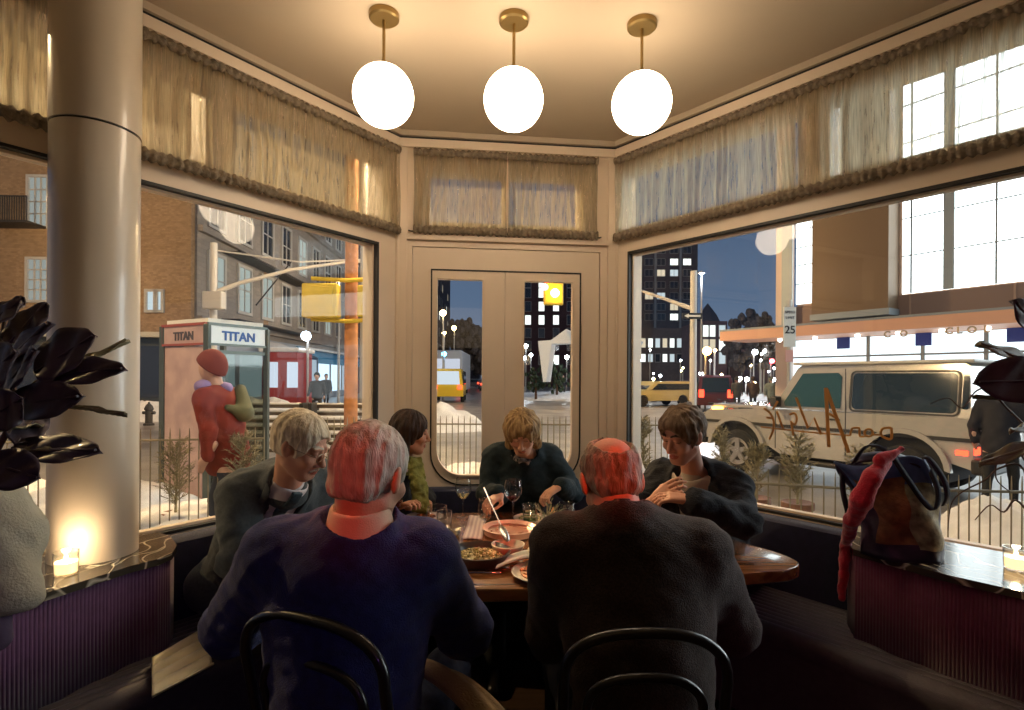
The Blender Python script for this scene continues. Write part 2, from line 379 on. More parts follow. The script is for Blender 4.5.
curtain(ML, 1.66, 3.2, 2.325, CT, 'sheer taupe curtain at far left, behind the round column', 2)
f0 = WFr(414, 190)[0]; f1 = WFr(596, 190)[0]
curtain(MF, f0, (f0+f1)/2-.003, 2.335, CT+.0, 'left half of the short curtain above the double door', 3)
curtain(MF, (f0+f1)/2+.003, f1, 2.335, CT+.0, 'right half of the short curtain above the double door', 4)
curtain(MR, .03, 3.2, 2.325, CT, 'long sheer taupe curtain over the right window', 5)

# ------------------------------------------------------------------ pendants
globe_m = emis('opal_glass_globe', (1.0, .79, .56), 15)
def pendant(px, label):
    c = PZ(px, {384: 17, 514: 21, 642: 26}[px], CEIL-.012)
    t = thing('globe_pendant', (c.x, c.y, CEIL), label, 'pendant lamp', 'three opal globe pendants on the ceiling')
    mb = MB(); mb.lathe((c.x, c.y, CEIL), [(.002, -.026), (.055, -.026), (.062, -.02), (.062, 0)], 40); mb.build('ceiling_canopy', brass, t, True)
    py = {384: 96, 514: 100, 642: 103.5}[px]; gz = P(px, py, c.y).z
    mb = MB(); mb.tube([(c.x, c.y, CEIL-.02), (c.x, c.y, gz+.11)], .0065, 12); mb.build('rod', brass, t, True)
    mb = MB(); mb.lathe((c.x, c.y, gz+.125), [(.002, .012), (.02, .01), (.024, -.012)], 24); mb.build('globe_cap', brass, t, True)
    mb = MB(); mb.ell((c.x, c.y, gz), .125, seg=48, ring=32); mb.build('glass_globe', globe_m, t, True, ang=180)
for px, l in ((384, 'leftmost of the three glowing globe pendants, nearest the column'), (514, 'middle of the three glowing white globe pendants'), (642, 'rightmost of the three glowing globe pendants')): pendant(px, l)

# ------------------------------------------------------------------ banquette
BZ = .768
def wpt(M, s, n): p = M @ V((s, n, 0)); return V((p.x, p.y))
def banq_pts(n):            # polyline parallel to the walls at inward distance n
    def isect(M1, M2):
        a = wpt(M1, 0, n); d1 = (wpt(M1, 1, n)-a); b = wpt(M2, 0, n); d2 = (wpt(M2, 1, n)-b)
        t = ((b.x-a.x)*d2.y-(b.y-a.y)*d2.x)/(d1.x*d2.y-d1.y*d2.x); return a+d1*t
    return [wpt(ML, 4.2, n), isect(ML, MF), isect(MF, MR), wpt(MR, 4.2, n)]
def path_at(pts, rnd=.18, seg=8):
    out = [pts[0]]
    for i in (1, 2):
        a, b, c = pts[i-1], pts[i], pts[i+1]; p = b+(a-b).normalized()*rnd; q = b+(c-b).normalized()*rnd
        for k in range(seg+1):
            t = k/seg; out.append(p*(1-t)**2+b*2*t*(1-t)+q*t*t)
    out.append(pts[3]); return out
def resample(poly, step):
    out = [poly[0]]; 
    for a, b in zip(poly, poly[1:]):
        n = max(1, int((b-a).length/step)); out += [a+(b-a)*(k/n) for k in range(1, n+1)]
    return out
bt = thing('corner_banquette', (0, 2.9, 0), 'dark navy upholstered banquette bench wrapping round the three window walls', 'bench')
def sweep(profile, n_seg=None, step=.04):
    """profile: list of (inward distance, z)"""
    rows = []
    base = [resample(path_at(banq_pts(d), max(.03, .05+d*.5)), step) for d, z in profile]
    N = 160
    def samp(poly, t):
        L = [0]
        for a, b in zip(poly, poly[1:]): L.append(L[-1]+(b-a).length)
        x = t*L[-1]
        for i in range(len(poly)-1):
            if x <= L[i+1]+1e-9: return poly[i]+(poly[i+1]-poly[i])*((x-L[i])/max(1e-9, L[i+1]-L[i]))
        return poly[-1]
    vs = []; 
    for i in range(N+1):
        for j, (d, z) in enumerate(profile):
            p = samp(base[j], i/N); vs.append((p.x, p.y, z))
    m = len(profile)
    fs = [(i*m+j, (i+1)*m+j, (i+1)*m+j+1, i*m+j+1) for i in range(N) for j in range(m-1)]
    fs += [tuple(range(m)), tuple(N*m+k for k in range(m))[::-1]]
    return vs, fs
seatp = [(.10, .05), (.10, .44)]
n = 0
for i in range(11):
    for q in range(9):
        a = q/9; d = .14+(i+a)*.037; seatp.append((d, .448+.011*math.sin(pi*a)**.6))
seatp += [(.552, .445), (.565, .43), (.568, .40), (.56, .38), (.55, .36), (.55, .05)]
mb = MB(); mb.arr(*sweep(seatp)); seatm = mat('channelled_seat_fabric', (.075, .065, .080), .48, var=.12, vscale=40, bump=.2, bscale=300, sheen=.2); mb.build('bench_seat', seatm, bt, True)
backp = [(.004, .06), (.004, BZ), (.02, BZ+.006), (.10, BZ+.006), (.118, BZ-.004), (.124, BZ-.03), (.13, .6), (.15, .44), (.15, .06)]
mb = MB(); mb.arr(*sweep(backp)); mb.build('bench_back', navy, bt, True)
# marble ledges with ribbed corduroy fronts
def marble():
    m = bpy.data.materials.new('dark_veined_marble'); m.use_nodes = True; nt = m.node_tree; b = nt.nodes['Principled BSDF']; N = nt.nodes.new; K = nt.links.new
    tc = N('ShaderNodeTexCoord'); nz = N('ShaderNodeTexNoise'); nz.inputs['Scale'].default_value = 3; K(tc.outputs['Object'], nz.inputs['Vector'])
    mxv = N('ShaderNodeMix'); mxv.data_type = 'VECTOR'; mxv.inputs[0].default_value = .28; K(tc.outputs['Object'], mxv.inputs[4]); K(nz.outputs['Color'], mxv.inputs[5])
    mp = N('ShaderNodeMapping'); mp.inputs['Scale'].default_value = (1.6, .55, 1); mp.inputs['Rotation'].default_value = (0, 0, .5); K(mxv.outputs[1], mp.inputs[0])
    vo = N('ShaderNodeTexVoronoi'); vo.feature = 'DISTANCE_TO_EDGE'; vo.inputs['Scale'].default_value = 10; K(mp.outputs[0], vo.inputs['Vector'])
    cr = N('ShaderNodeValToRGB'); cr.color_ramp.elements[0].color = (.55, .48, .36, 1); cr.color_ramp.elements[1].color = (.055, .045, .033, 1); cr.color_ramp.elements[1].position = .045
    K(vo.outputs['Distance'], cr.inputs[0]); K(cr.outputs[0], b.inputs['Base Color']); b.inputs['Roughness'].default_value = .12; return m
marb = marble()
def cord(name, c):
    m = mat(name, c, .8, sheen=.4, var=.1, vscale=30); return m
cordp = cord('purple_corduroy', (.10, .035, .10)); cordr = cord('plum_corduroy', (.13, .025, .055))
for side, M, pix, lab, cm in (('l', ML, [(143, 535), (158, 532), (170, 536), (177, 545), (172, 553), (158, 559), (130, 566), (80, 582), (30, 598), (-40, 622), (-120, 655)], 'dark marble window ledge on the left, carrying the column', cordp),
                          ('r', MR, [(878, 527), (858, 526), (847, 531), (845, 540), (853, 549), (885, 558), (944, 574), (1024, 592), (1090, 610), (1170, 640)], 'dark marble window ledge on the right, carrying the tote bag', cordr)):
    pts = [PZ(a, b, .80) for a, b in pix]; pts = [V((p.x, p.y)) for p in pts]
    d = (pts[-1]-pts[-2]).normalized(); 
    tipo = pts[0]; inv = M.inverted()
    def proj(p, n=.006):
        q = inv @ V((p.x, p.y, 0)); return wpt(M, q.x, n)
    q0 = inv @ V((tipo.x, tipo.y, 0)); back0 = wpt(M, q0.x-.03, .006)
    poly = [proj(pts[0])]+pts+[proj(pts[-1])]
    # round the tip a little
    t = thing('window_ledge', (tipo.x, tipo.y, 0), lab, 'ledge')
    mb = MB(); mb.prism([(p.x, p.y) for p in poly], .776, .80); mb.build('marble_slab', marb, t)
    # corduroy front, real ribs
    cen = (pts[5]+proj(pts[5]))/2
    ins = [p+(cen-p).normalized()*.015 if i < 5 else p+(proj(p)-p).normalized()*.015 for i, p in enumerate(pts)]
    path = resample(ins, .0028)
    vs = []; fs = []
    for i, p in enumerate(path):
        tn = (path[min(i+1, len(path)-1)]-path[max(0, i-1)]).normalized(); nn_ = V((tn.y, -tn.x)); 
        if nn_.dot(V((0, 1.2))-p) < 0: nn_ = -nn_
        r = .0035*abs(math.sin(pi*i/4.0)); q = p+nn_*r
        vs += [(q.x, q.y, .775), (q.x, q.y, .455)]
    fs = [(2*i, 2*i+2, 2*i+3, 2*i+1) for i in range(len(path)-1)]
    mb = MB(); mb.arr(vs, fs); mb.build('ribbed_front', cm, t, True, ang=180, solid=.004)
# ------------------------------------------------------------------ lights in the room (behind the photographer)
# ------------------------------------------------------------------ signed-distance modelling for soft bodies
def sd_caps(p, a, b, r0, r1):
    a = np.array(a, float); b = np.array(b, float); ab = b-a; t = np.clip(((p-a)@ab)/max(1e-9, ab@ab), 0, 1)
    d = p-a-t[:, None]*ab; return np.sqrt((d*d).sum(1))-(r0+(r1-r0)*t)
def sd_ell(p, c, r, Rm=None):
    q = p-np.array(c, float)
    if Rm is not None: q = q @ np.array(Rm)          # columns = local axes
    r = np.array(r, float); k0 = np.sqrt(((q/r)**2).sum(1)); k1 = np.sqrt(((q/(r*r))**2).sum(1))
    return k0*(k0-1)/np.maximum(k1, 1e-9)
def smin(a, b, k):
    h = np.clip(.5+.5*(b-a)/k, 0, 1); return b*(1-h)+a*h-k*h*(1-h)
def smax(a, b, k): return -smin(-a, -b, k)
def mesh_sdf(fn, mn, mx, h):
    mn = np.array(mn, float)-2*h; n = np.ceil((np.array(mx, float)-mn+2*h)/(8*h)).astype(int); B = 8
    g = np.full(tuple(n*B+1), 1.0, np.float32)
    ii = np.stack(np.meshgrid(*[np.arange(k) for k in n], indexing='ij'), -1).reshape(-1, 3)
    cen = mn+(ii*B+B/2)*h; dc = fn(cen); act = np.abs(dc) < B*h*.87*1.5+.02
    for k in np.nonzero(~act & (dc < 0))[0]:
        i = ii[k]*B; g[i[0]:i[0]+B+1, i[1]:i[1]+B+1, i[2]:i[2]+B+1] = -1
    o = np.stack(np.meshgrid(*[np.arange(B+1)]*3, indexing='ij'), -1).reshape(-1, 3)
    A = ii[act]; CH = 400
    for c in range(0, len(A), CH):
        blk = A[c:c+CH]; idx = (blk[:, None, :]*B+o[None]).reshape(-1, 3); val = fn(mn+idx*h)
        g[idx[:, 0], idx[:, 1], idx[:, 2]] = val
    # naive surface nets
    sg = g < 0; s = [sg[:-1, :-1, :-1], sg[1:, :-1, :-1], sg[:-1, 1:, :-1], sg[1:, 1:, :-1], sg[:-1, :-1, 1:], sg[1:, :-1, 1:], sg[:-1, 1:, 1:], sg[1:, 1:, 1:]]
    cnt = sum(x.astype(np.int8) for x in s); cells = np.argwhere((cnt > 0) & (cnt < 8))
    if len(cells) == 0: return np.zeros((0, 3)), []
    vid = np.full(cnt.shape, -1, np.int32); vid[cells[:, 0], cells[:, 1], cells[:, 2]] = np.arange(len(cells))
    cor = np.array([(0, 0, 0), (1, 0, 0), (0, 1, 0), (1, 1, 0), (0, 0, 1), (1, 0, 1), (0, 1, 1), (1, 1, 1)])
    val = np.stack([g[cells[:, 0]+a, cells[:, 1]+b, cells[:, 2]+c] for a, b, c in cor], 1)
    acc = np.zeros((len(cells), 3)); num = np.zeros(len(cells))
    for a, b in ((0, 1), (2, 3), (4, 5), (6, 7), (0, 2), (1, 3), (4, 6), (5, 7), (0, 4), (1, 5), (2, 6), (3, 7)):
        va = val[:, a]; vb = val[:, b]; m = (va < 0) != (vb < 0); t = np.where(m, va/np.where(m, va-vb, 1), 0)
        acc[m] += (cor[a]+t[:, None]*(cor[b]-cor[a]))[m]; num[m] += 1
    vs = mn+(cells+acc/num[:, None])*h; F_ = []
    for ax in range(3):
        sl0 = [slice(None)]*3; sl1 = [slice(None)]*3; sl0[ax] = slice(0, -1); sl1[ax] = slice(1, None)
        e = np.argwhere(sg[tuple(sl0)] != sg[tuple(sl1)]); o1, o2 = [(1, 2), (2, 0), (0, 1)][ax]
        e = e[(e[:, o1] > 0) & (e[:, o2] > 0) & (e[:, o1] < cnt.shape[o1]) & (e[:, o2] < cnt.shape[o2])]
        u = np.zeros(3, int); u[o1] = 1; w = np.zeros(3, int); w[o2] = 1; q = []
        for d in (np.zeros(3, int), u, u+w, w):
            k = e-d; q.append(vid[k[:, 0], k[:, 1], k[:, 2]])
        q = np.stack(q, 1); fl = sg[tuple(sl0)][e[:, 0], e[:, 1], e[:, 2]]; q[~fl] = q[~fl][:, ::-1]; q = q[(q >= 0).all(1)]; F_.append(q)
    return vs, np.concatenate(F_)
def relax(vs, fs, it=1, lam=.5):
    for _ in range(it):
        acc = np.zeros_like(vs); num = np.zeros(len(vs))
        for a in range(4):
            i = fs[:, a]; j = fs[:, (a+1) % 4]; np.add.at(acc, i, vs[j]); np.add.at(num, i, 1); np.add.at(acc, j, vs[i]); np.add.at(num, j, 1)
        vs = vs+lam*(acc/np.maximum(num, 1)[:, None]-vs)
    return vs
def sdf_obj(name, fn, mn, mx, h, mats_, parent, pick=None, it=1, **kw):
    vs, fs = mesh_sdf(fn, mn, mx, h)
    if len(vs) == 0: print('EMPTY', name); return None
    vs = relax(vs, fs, it); off = OFF[parent.name] if parent is not None else kw.pop('off')
    me = bpy.data.meshes.new(name); me.vertices.add(len(vs)); me.vertices.foreach_set('co', (vs-np.array(off)).astype(np.float32).ravel())
    me.loops.add(len(fs)*4); me.loops.foreach_set('vertex_index', fs.astype(np.int32).ravel()); me.polygons.add(len(fs))
    me.polygons.foreach_set('loop_start', np.arange(0, len(fs)*4, 4, dtype=np.int32))
    try: me.polygons.foreach_set('loop_total', np.full(len(fs), 4, np.int32))
    except Exception: pass
    ms = mats_ if isinstance(mats_, (list, tuple)) else [mats_]
    for m in ms: me.materials.append(m)
    me.update(calc_edges=True)
    if pick is not None: me.polygons.foreach_set('material_index', pick(vs[fs].mean(1)).astype(np.int32))
    me.shade_smooth(); me.validate()
    o = bpy.data.objects.new(name, me); COL.objects.link(o)
    if parent is not None: o.parent = parent
    else: o.location = off
    OFF[o.name] = V(off); tag(o, **kw); return o
def wob(p, a, f, s=0):        # cheap smooth pseudo noise
    x, y, z = p[:, 0]*f+s, p[:, 1]*f+1.7*s, p[:, 2]*f-s
    return a*(np.sin(x+1.3*np.sin(y*.9+z))*np.cos(y*1.1-.7*np.sin(z*1.2+x*.6))+.5*np.sin(2.1*z+1.1*np.sin(1.7*x-y)))
def rotm(yaw, pitch, roll=0):
    """columns local axes: +Y face direction; yaw measured from +Y towards +X ... pitch down positive"""
    return np.array((Matrix.Rotation(-yaw, 3, 'Z') @ Matrix.Rotation(-pitch, 3, 'X') @ Matrix.Rotation(roll, 3, 'Y')))
nrm = lambda v: np.array(v, float)/np.linalg.norm(v)
def frame(x, z):             # orthonormal frame, columns x(right) y(forward) z(up)
    z = nrm(z); x = np.array(x, float); x = nrm(x-z*(x@z)); y = np.cross(z, x); return np.stack([x, y, z], 1)
def skin_mat(nm, c):
    return mat(nm, c, .5, var=.07, vscale=18, bump=.12, bscale=160, spec=.35)
def head_fn(q, fem=0):       # q in head-local coords; returns skull/face distance
    d = sd_ell(q, (0, -.016, .03), (.072, .094, .085))
    d = smin(d, sd_ell(q, (0, .022, -.038), (.056-.004*fem, .062, .074)), .03)
    d = smin(d, sd_caps(q, (-.012, .06, -.092), (.012, .06, -.092), .017, .017), .028)
    d = smin(d, sd_caps(q, (-.046, -.005, -.06), (-.02, .045, -.09), .016, .016), .025)
    d = smin(d, sd_caps(q, (.046, -.005, -.06), (.02, .045, -.09), .016, .016), .025)
    for s in (-1, 1):
        d = smin(d, sd_ell(q, (s*.038, .058, -.022), (.022, .022, .02)), .02)
        d = smax(d, -sd_ell(q, (s*.030, .096, .012), (.019, .018, .011)), .012)
        d = smin(d, sd_ell(q, (s*.030, .071, .011), (.0145, .0135, .0125)), .003)
        d = smin(d, sd_caps(q, (s*.012, .084, .030), (s*.044, .074, .029), .008, .006), .009)
        e = sd_ell(q, (s*.077, -.008, -.002), (.010, .019, .033), np.array(Matrix.Rotation(s*.35, 3, 'Z') @ Matrix.Rotation(.2, 3, 'X')))
        e = smax(e, -sd_ell(q, (s*.088, .0, .003), (.007, .010, .019)), .004)
        d = smin(d, e, .006)
        d = smin(d, sd_ell(q, (s*.013, .088, -.036), (.009, .009, .007)), .006)
    d = smin(d, sd_caps(q, (0, .080, .016), (0, .103, -.028), .0065, .0115), .010)
    d = smin(d, sd_ell(q, (0, .078, -.058), (.023, .014, .006)), .006)
    d = smin(d, sd_ell(q, (0, .077, -.068), (.019, .014, .0065)), .006)
    d = smax(d, -sd_ell(q, (0, .094, -.0625), (.021, .012, .0016)), .003)
    return d
def face_pick(q, brow=True, glasses=False):
    """0 skin, 1 lip, 2 brow/lash, 3 blush"""
    m = np.zeros(len(q), int); x, y, z = q[:, 0], q[:, 1], q[:, 2]; ax = np.abs(x)
    m[(y > .068) & (((ax/.023)**2+((z+.0625)/.0115)**2) < 1)] = 1
    zb = .033+.003*np.sin((ax-.012)*80); m[(y > .055) & (ax > .012) & (ax < .047) & (np.abs(z-zb) < .0035)] = 2
    m[(y > .05) & (ax > .017) & (ax < .044) & (np.abs(z-.0055+.25*(ax-.03)**2*20) < .0016)] = 2
    return m
def hand_prims(wr, dirv, palm_n, curl, side, size=1.0):
    """wr wrist, dirv finger direction, palm_n palm normal (down), curl radians; returns list of capsules"""
    y = nrm(dirv); z = nrm(np.array(palm_n)-y*(np.array(palm_n)@y)); x = np.cross(y, z)*side; wr = np.array(wr, float); s = size; out = []
    def W(a, b, c): return wr+(x*a+y*b+z*c)*s
    for a in (-.026, -.009, .009, .026): out.append((W(a*.65, .012, 0), W(a, .082, 0), .0145*s, .0115*s, .012))
    Ls = [(-.030, .040, .024, .018), (-.0105, .046, .028, .020), (.0100, .043, .026, .019), (.0290, .034, .020, .016)]
    for k, (a, l1, l2, l3) in enumerate(Ls):
        c = curl*(.85+.12*k); p = W(a, .084, 0); ang = c*.35; pts = [p]
        for l, add in ((l1, c*.35), (l2, c*.6), (l3, c*.5)):
            ang_ = ang; d = y*math.cos(ang_)+z*math.sin(ang_)+x*(a*2.2)*max(0, 1-curl); p = p+nrm(d)*l*s; pts.append(p); ang += add+c*.25
        r = [.0092, .0083, .0075, .0066]
        for i in range(3): out.append((pts[i], pts[i+1], r[i]*s, r[i+1]*s, .003))
    t0 = W(-.022, .022, .004); t1 = W(-.046, .048, .014+.01*curl); t2 = W(-.048+.012*curl, .080, .020+.016*curl); t3 = W(-.042+.02*curl, .104, .022+.02*curl)
    out += [(t0, t1, .0135*s, .0115*s, .012), (t1, t2, .0105*s, .009*s, .003), (t2, t3, .0088*s, .0072*s, .003)]
    return out
class Person:
    def __init__(s, name_off, head, yaw, pitch, roll, neck, shL, shR, elL, elR, wrL, wrR, hip, kneeL, kneeR, footL, footR, fem=0, hscale=1.0, curl=(1.0, 1.0), palm=((0, 0, -1), (0, 0, -1)), hdir=None, girth=1.0, skin=None):
        A = lambda v: np.array(v, float)
        s.hc = A(head); s.R = rotm(yaw, pitch, roll); s.hs = hscale; s.fem = fem; s.neck = A(neck); m_ = (A(shL)+A(shR))/2; s.sh = tuple(m_+(A(k_)-m_)*.84-np.array((0, 0, .025)) for k_ in (shL, shR)); s.el = (A(elL), A(elR)); s.wr = (A(wrL), A(wrR)); s.hip = A(hip)
        s.kn = (A(kneeL), A(kneeR)); s.ft = (A(footL), A(footR)); s.girth = girth
        s.chest = (s.sh[0]+s.sh[1])/2; up = s.chest-s.hip; s.T = frame(s.sh[1]-s.sh[0], up)
        if hdir is None: hdir = tuple(nrm(w_-e_) for w_, e_ in zip(s.wr, s.el))
        s.hands = [hand_prims(s.wr[i], hdir[i], palm[i], curl[i], (1, -1)[i], .97-.07*fem) for i in (0, 1)]
        s.off = V((s.hip[0], s.hip[1], .46)); s.skin = skin
    def loc(s, p): return ((p-s.hc) @ s.R)/s.hs
    def head(s, p): return head_fn(s.loc(p), s.fem)*s.hs
    def hpt(s, q): return s.hc+s.R @ (np.array(q, float)*s.hs)
    def torso(s, p, g=0.0):
        T = s.T; c = s.chest; w = np.linalg.norm(s.sh[1]-s.sh[0])/2; hp = s.hip; gi = s.girth
        def L(a, t): return hp+(c-hp)*t+T @ np.array(a, float)
        d = sd_ell(p, L((0, .0, .0), .78), (w*.93*gi+g, .115*gi+g, .21+g), T)
        d = smin(d, sd_ell(p, L((0, .012, 0), .35), (w*.80*gi+g, .118*gi+g, .20+g), T), .08)
        d = smin(d, sd_ell(p, hp+np.array((0, 0, -.0)), (w*.86*gi+g, .125*gi+g, .12+g), T), .06)
        d = smin(d, sd_caps(p, s.sh[0]*.9+c*.1, s.sh[1]*.9+c*.1, .052+g, .052+g), .07)
        d = smin(d, sd_caps(p, c*.75+s.sh[0]*.25+T @ np.array((0, -.02, -.02)), s.neck, .06+g, .050+g), .05)
        d = smin(d, sd_caps(p, c*.75+s.sh[1]*.25+T @ np.array((0, -.02, -.02)), s.neck, .06+g, .050+g), .05)
        if s.fem:
            for k in (-.075, .075): d = smin(d, sd_ell(p, L((k, .085, -.03), .72), (.062+g, .055+g, .065+g), T), .05)
        return d
    def arms(s, p, g=0.0, cuff=1.0, gsh=None):
        d = None; gi = (s.girth-1)*.03
        for i in (0, 1):
            sh, el, wr = s.sh[i], s.el[i], s.wr[i]; w2 = el+(wr-el)*cuff
            a = sd_caps(p, sh, el, .056+gi+g-.006*s.fem, .044+gi+g-.005*s.fem); b = sd_caps(p, el, w2, .042+gi+g-.005*s.fem, (.042+(.027-.042)*cuff)+g*1.05)
            a = smin(a, b, .03); d = a if d is None else smin(d, a, .02)
        return d
    def legs(s, p, g=0.0):
        d = None
        for i in (0, 1):
            h = s.hip+s.T[:, 0]*(.09*(-1, 1)[i]); k, f = s.kn[i], s.ft[i]
            a = smin(sd_caps(p, h, k, .088+g, .058+g), sd_caps(p, k, f, .055+g, .04+g), .03); d = a if d is None else np.minimum(d, a)
        return d
    def bounds(s, pad=.16):
        a = np.array([s.hc, s.hc, s.neck, *s.sh, *s.el, *s.wr, s.hip]); return a.min(0)-pad, a.max(0)+pad
    def body(s, label, mats_, h=.0048):
        def fn(p):
            d = smin(s.head(p), sd_caps(p, s.hpt((0, -.03, -.05)), s.neck+(s.hpt((0, -.03, -.05))-s.neck)*-.2, .051-.007*s.fem, .057-.006*s.fem), .022)
            d = smin(d, s.torso(p, -.022), .03); d = smin(d, s.arms(p, -.004), .02)
            for hp in s.hands:
                hd = None
                for a, b, r0, r1, k in hp:
                    c = sd_caps(p, a, b, r0, r1); hd = c if hd is None else smin(hd, c, k)
                d = smin(d, hd, .010)
            return d
        def pick(c):
            q = s.loc(c); m = face_pick(q); m[np.linalg.norm(c-s.hc, axis=1) > .2] = 0; return m
        mn, mx = s.bounds()
        mn = np.array(mn); mn[2] = max(mn[2], s.hip[2]-.14)
        s.o = sdf_obj('person', fn, mn, mx, h, mats_, None, pick, 1, off=s.off, label=label, cat='person'); s.fnbody = fn; return s.o
    def cloth(s, name, mt, g, cuff=.93, bottom=None, cutV=None, h=.0075, fold=.004, fs=26, extra=None, neck_r=.07, nk=.0, label=None, legs=False):
        """upper garment; cutV=(half width at top, depth) opens a V in front"""
        T = s.T; c = s.neck
        def fn(p):
            d = s.torso(p, g); d = smin(d, s.arms(p, g+.004, cuff), .045)
            d = d+wob(p, fold, fs, 1+s.off.x)+wob(p, fold*.5, fs*2.3, 3)
            el = np.minimum(np.linalg.norm(p-s.el[0], axis=1), np.linalg.norm(p-s.el[1], axis=1)); sh = np.minimum(np.linalg.norm(p-s.sh[0], axis=1), np.linalg.norm(p-s.sh[1], axis=1))
            d = d+wob(p, fold*1.2, 55, 5)*np.exp(-(el/.11)**2)+wob(p, fold*.9, 45, 2)*np.exp(-(sh/.10)**2)
            ax = nrm(s.hpt((0, -.02, -.06))-s.neck); q = p-(s.neck+ax*nk); t = q @ ax
            cut = sd_caps(p, s.neck+ax*.040, s.neck+ax*.24, neck_r*.95, neck_r*1.1); d = smax(d, -cut, .012)
            if bottom is not None: d = smax(d, bottom-p[:, 2], .005)
            if cutV is not None:
                L = (p-c) @ T; V_ = np.maximum(np.abs(L[:, 0]-cutV[2])-cutV[0]*np.clip(1+L[:, 2]/cutV[1], 0, 1.2), -L[:, 1]+.0); d = smax(d, -V_, .004)
            if extra is not None: d = extra(p, d)
            # open sleeve ends
            return d
        mn, mx = s.bounds(.2); return sdf_obj(name, fn, mn, mx, h, mt, s.o, label=label)
    def trousers(s, mt, h=.012, name='trousers'):
        pts = np.array([s.hip, *s.kn, *s.ft]); 
        def fn(p): return smax(smin(s.legs(p, .012), sd_ell(p, s.hip, (.19*s.girth, .14*s.girth, .12), s.T), .05)+wob(p, .004, 22), p[:, 2]-(s.hip[2]+.14), .01)
        sdf_obj(name, fn, pts.min(0)-.17, pts.max(0)+.17, h, mt, s.o)
        for i in (0, 1):
            f = s.ft[i]; v = s.T[:, 1]*.14; q0 = f+np.array((0, 0, -.035)); q1 = f+v+np.array((0, 0, -.045))
            sdf_obj('shoe', lambda p: smax(smin(sd_caps(p, q0, q1, .045, .036), sd_caps(p, f, q0, .042, .045), .02), .004-p[:, 2], .004), f-.24, f+.24, .010, mat('black_leather_shoes', (.015, .012, .01), .3), s.o)
    def hair(s, mt, fn_local, h=.0042, mats2=None, name='hair', pick=None):
        """fn_local(q) distance of hair in head-local coordinates"""
        def fn(p): return fn_local(s.loc(p))*s.hs
        r = .20*s.hs; sdf_obj(name, fn, s.hc-r, s.hc+r, h, mt, s.o, it=1, pick=pick)
def strands(q, a, fx, seed=0, ax='z'):
    x, y, z = q[:, 0], q[:, 1], q[:, 2]; th = np.arctan2(x, -y+.0); 
    return a*(np.sin(th*fx+2.2*np.sin(z*22+seed)+seed)+.6*np.sin(th*fx*1.9+z*35+seed*2)+.4*np.sin(z*90+th*5))
def hairmat(nm, c, c2):
    m = mat(nm, c, .6, col2=c2, vscale=60, stretch=(1, 1, .18), bump=.5, bscale=260, spec=.25); return m
def ring(mb, P_, R_, c, rx, rz, r, n=24, y=0):
    pts = [P_((c[0]+rx*math.cos(2*pi*k/n), c[1], c[2]+rz*math.sin(2*pi*k/n))) for k in range(n+1)]; mb.tube(pts, r, 6)
def px3(px, py, Y): return tuple(P(px, py, Y))
# ------------------------------------------------------------------ the six diners
lip = mat('lip_skin', (.36, .10, .07), .45); 
def skins(nm, c, brow):
    return [skin_mat(nm, c), mat(nm+'_lip', (c[0]*.72, c[1]*.40, c[2]*.40), .45), mat(nm+'_brow', brow, .8)]
greyh = hairmat('silver_grey_hair', (.52, .48, .42), (.30, .26, .21)); whiteh = hairmat('white_blond_hair', (.72, .62, .46), (.46, .37, .25))
thinh = hairmat('grey_ring_hair', (.34, .29, .22), (.14, .105, .075)); brownh = hairmat('dark_brown_hair', (.055, .028, .016), (.025, .013, .009))
blondh = hairmat('dark_blond_bob', (.42, .27, .12), (.17, .095, .04)); shorth = hairmat('auburn_grey_short_hair', (.27, .18, .11), (.12, .07, .04))

# --- man in the blue sweater, from behind
a = Person('a', px3(370, 474, 1.25)+np.array((0, .01, -.006)), .38, .30, .05, px3(360, 526, 1.235), (-.585, 1.27, 1.055), (-.175, 1.30, 1.045), px3(232, 625, 1.40), px3(464, 630, 1.46), (-.50, 1.70, .80), (-.20, 1.72, .80),
           (-.38, 1.235, .55), (-.52, 1.72, .52), (-.20, 1.72, .52), (-.55, 1.70, .07), (-.18, 1.72, .07), curl=(1, 1), girth=1.10)
a.body('man seen from behind in a blue sweater with a pale shirt collar', skins('ruddy_skin_a', (.50, .26, .17), (.5, .45, .4)))
blue = mat('royal_blue_wool', (.012, .018, .12), .9, var=.2, vscale=50, bump=.5, bscale=330, sheen=.15)
a.cloth('sweater', blue, .020, .95, bottom=.50, neck_r=.085, fold=.003, h=.006)
def collar(pr, mt, r0, h0, h1, name='shirt_collar', th=.006, tilt=0, label=None):
    ax = nrm(pr.hpt((0, -.02, -.06))-pr.neck)
    def fn(p):
        q = p-pr.neck; t = q @ ax; rad = np.sqrt(np.maximum(0, (q*q).sum(1)-t*t)); d = np.abs(rad-(r0-.25*(t-h0)))-th; return smax(smax(d, h0-t, .003), t-h1, .003)
    sdf_obj(name, fn, pr.neck-.16, pr.neck+.16, .004, mt, pr.o, label=label)
shirtc = mat('pale_peach_cotton', (.62, .46, .33), .8, bump=.2, bscale=300)
collar(a, shirtc, .080, -.035, .048)
a.trousers(mat('dark_denim', (.02, .026, .055), .85, var=.3, vscale=60, bump=.3, bscale=300), name='jeans')
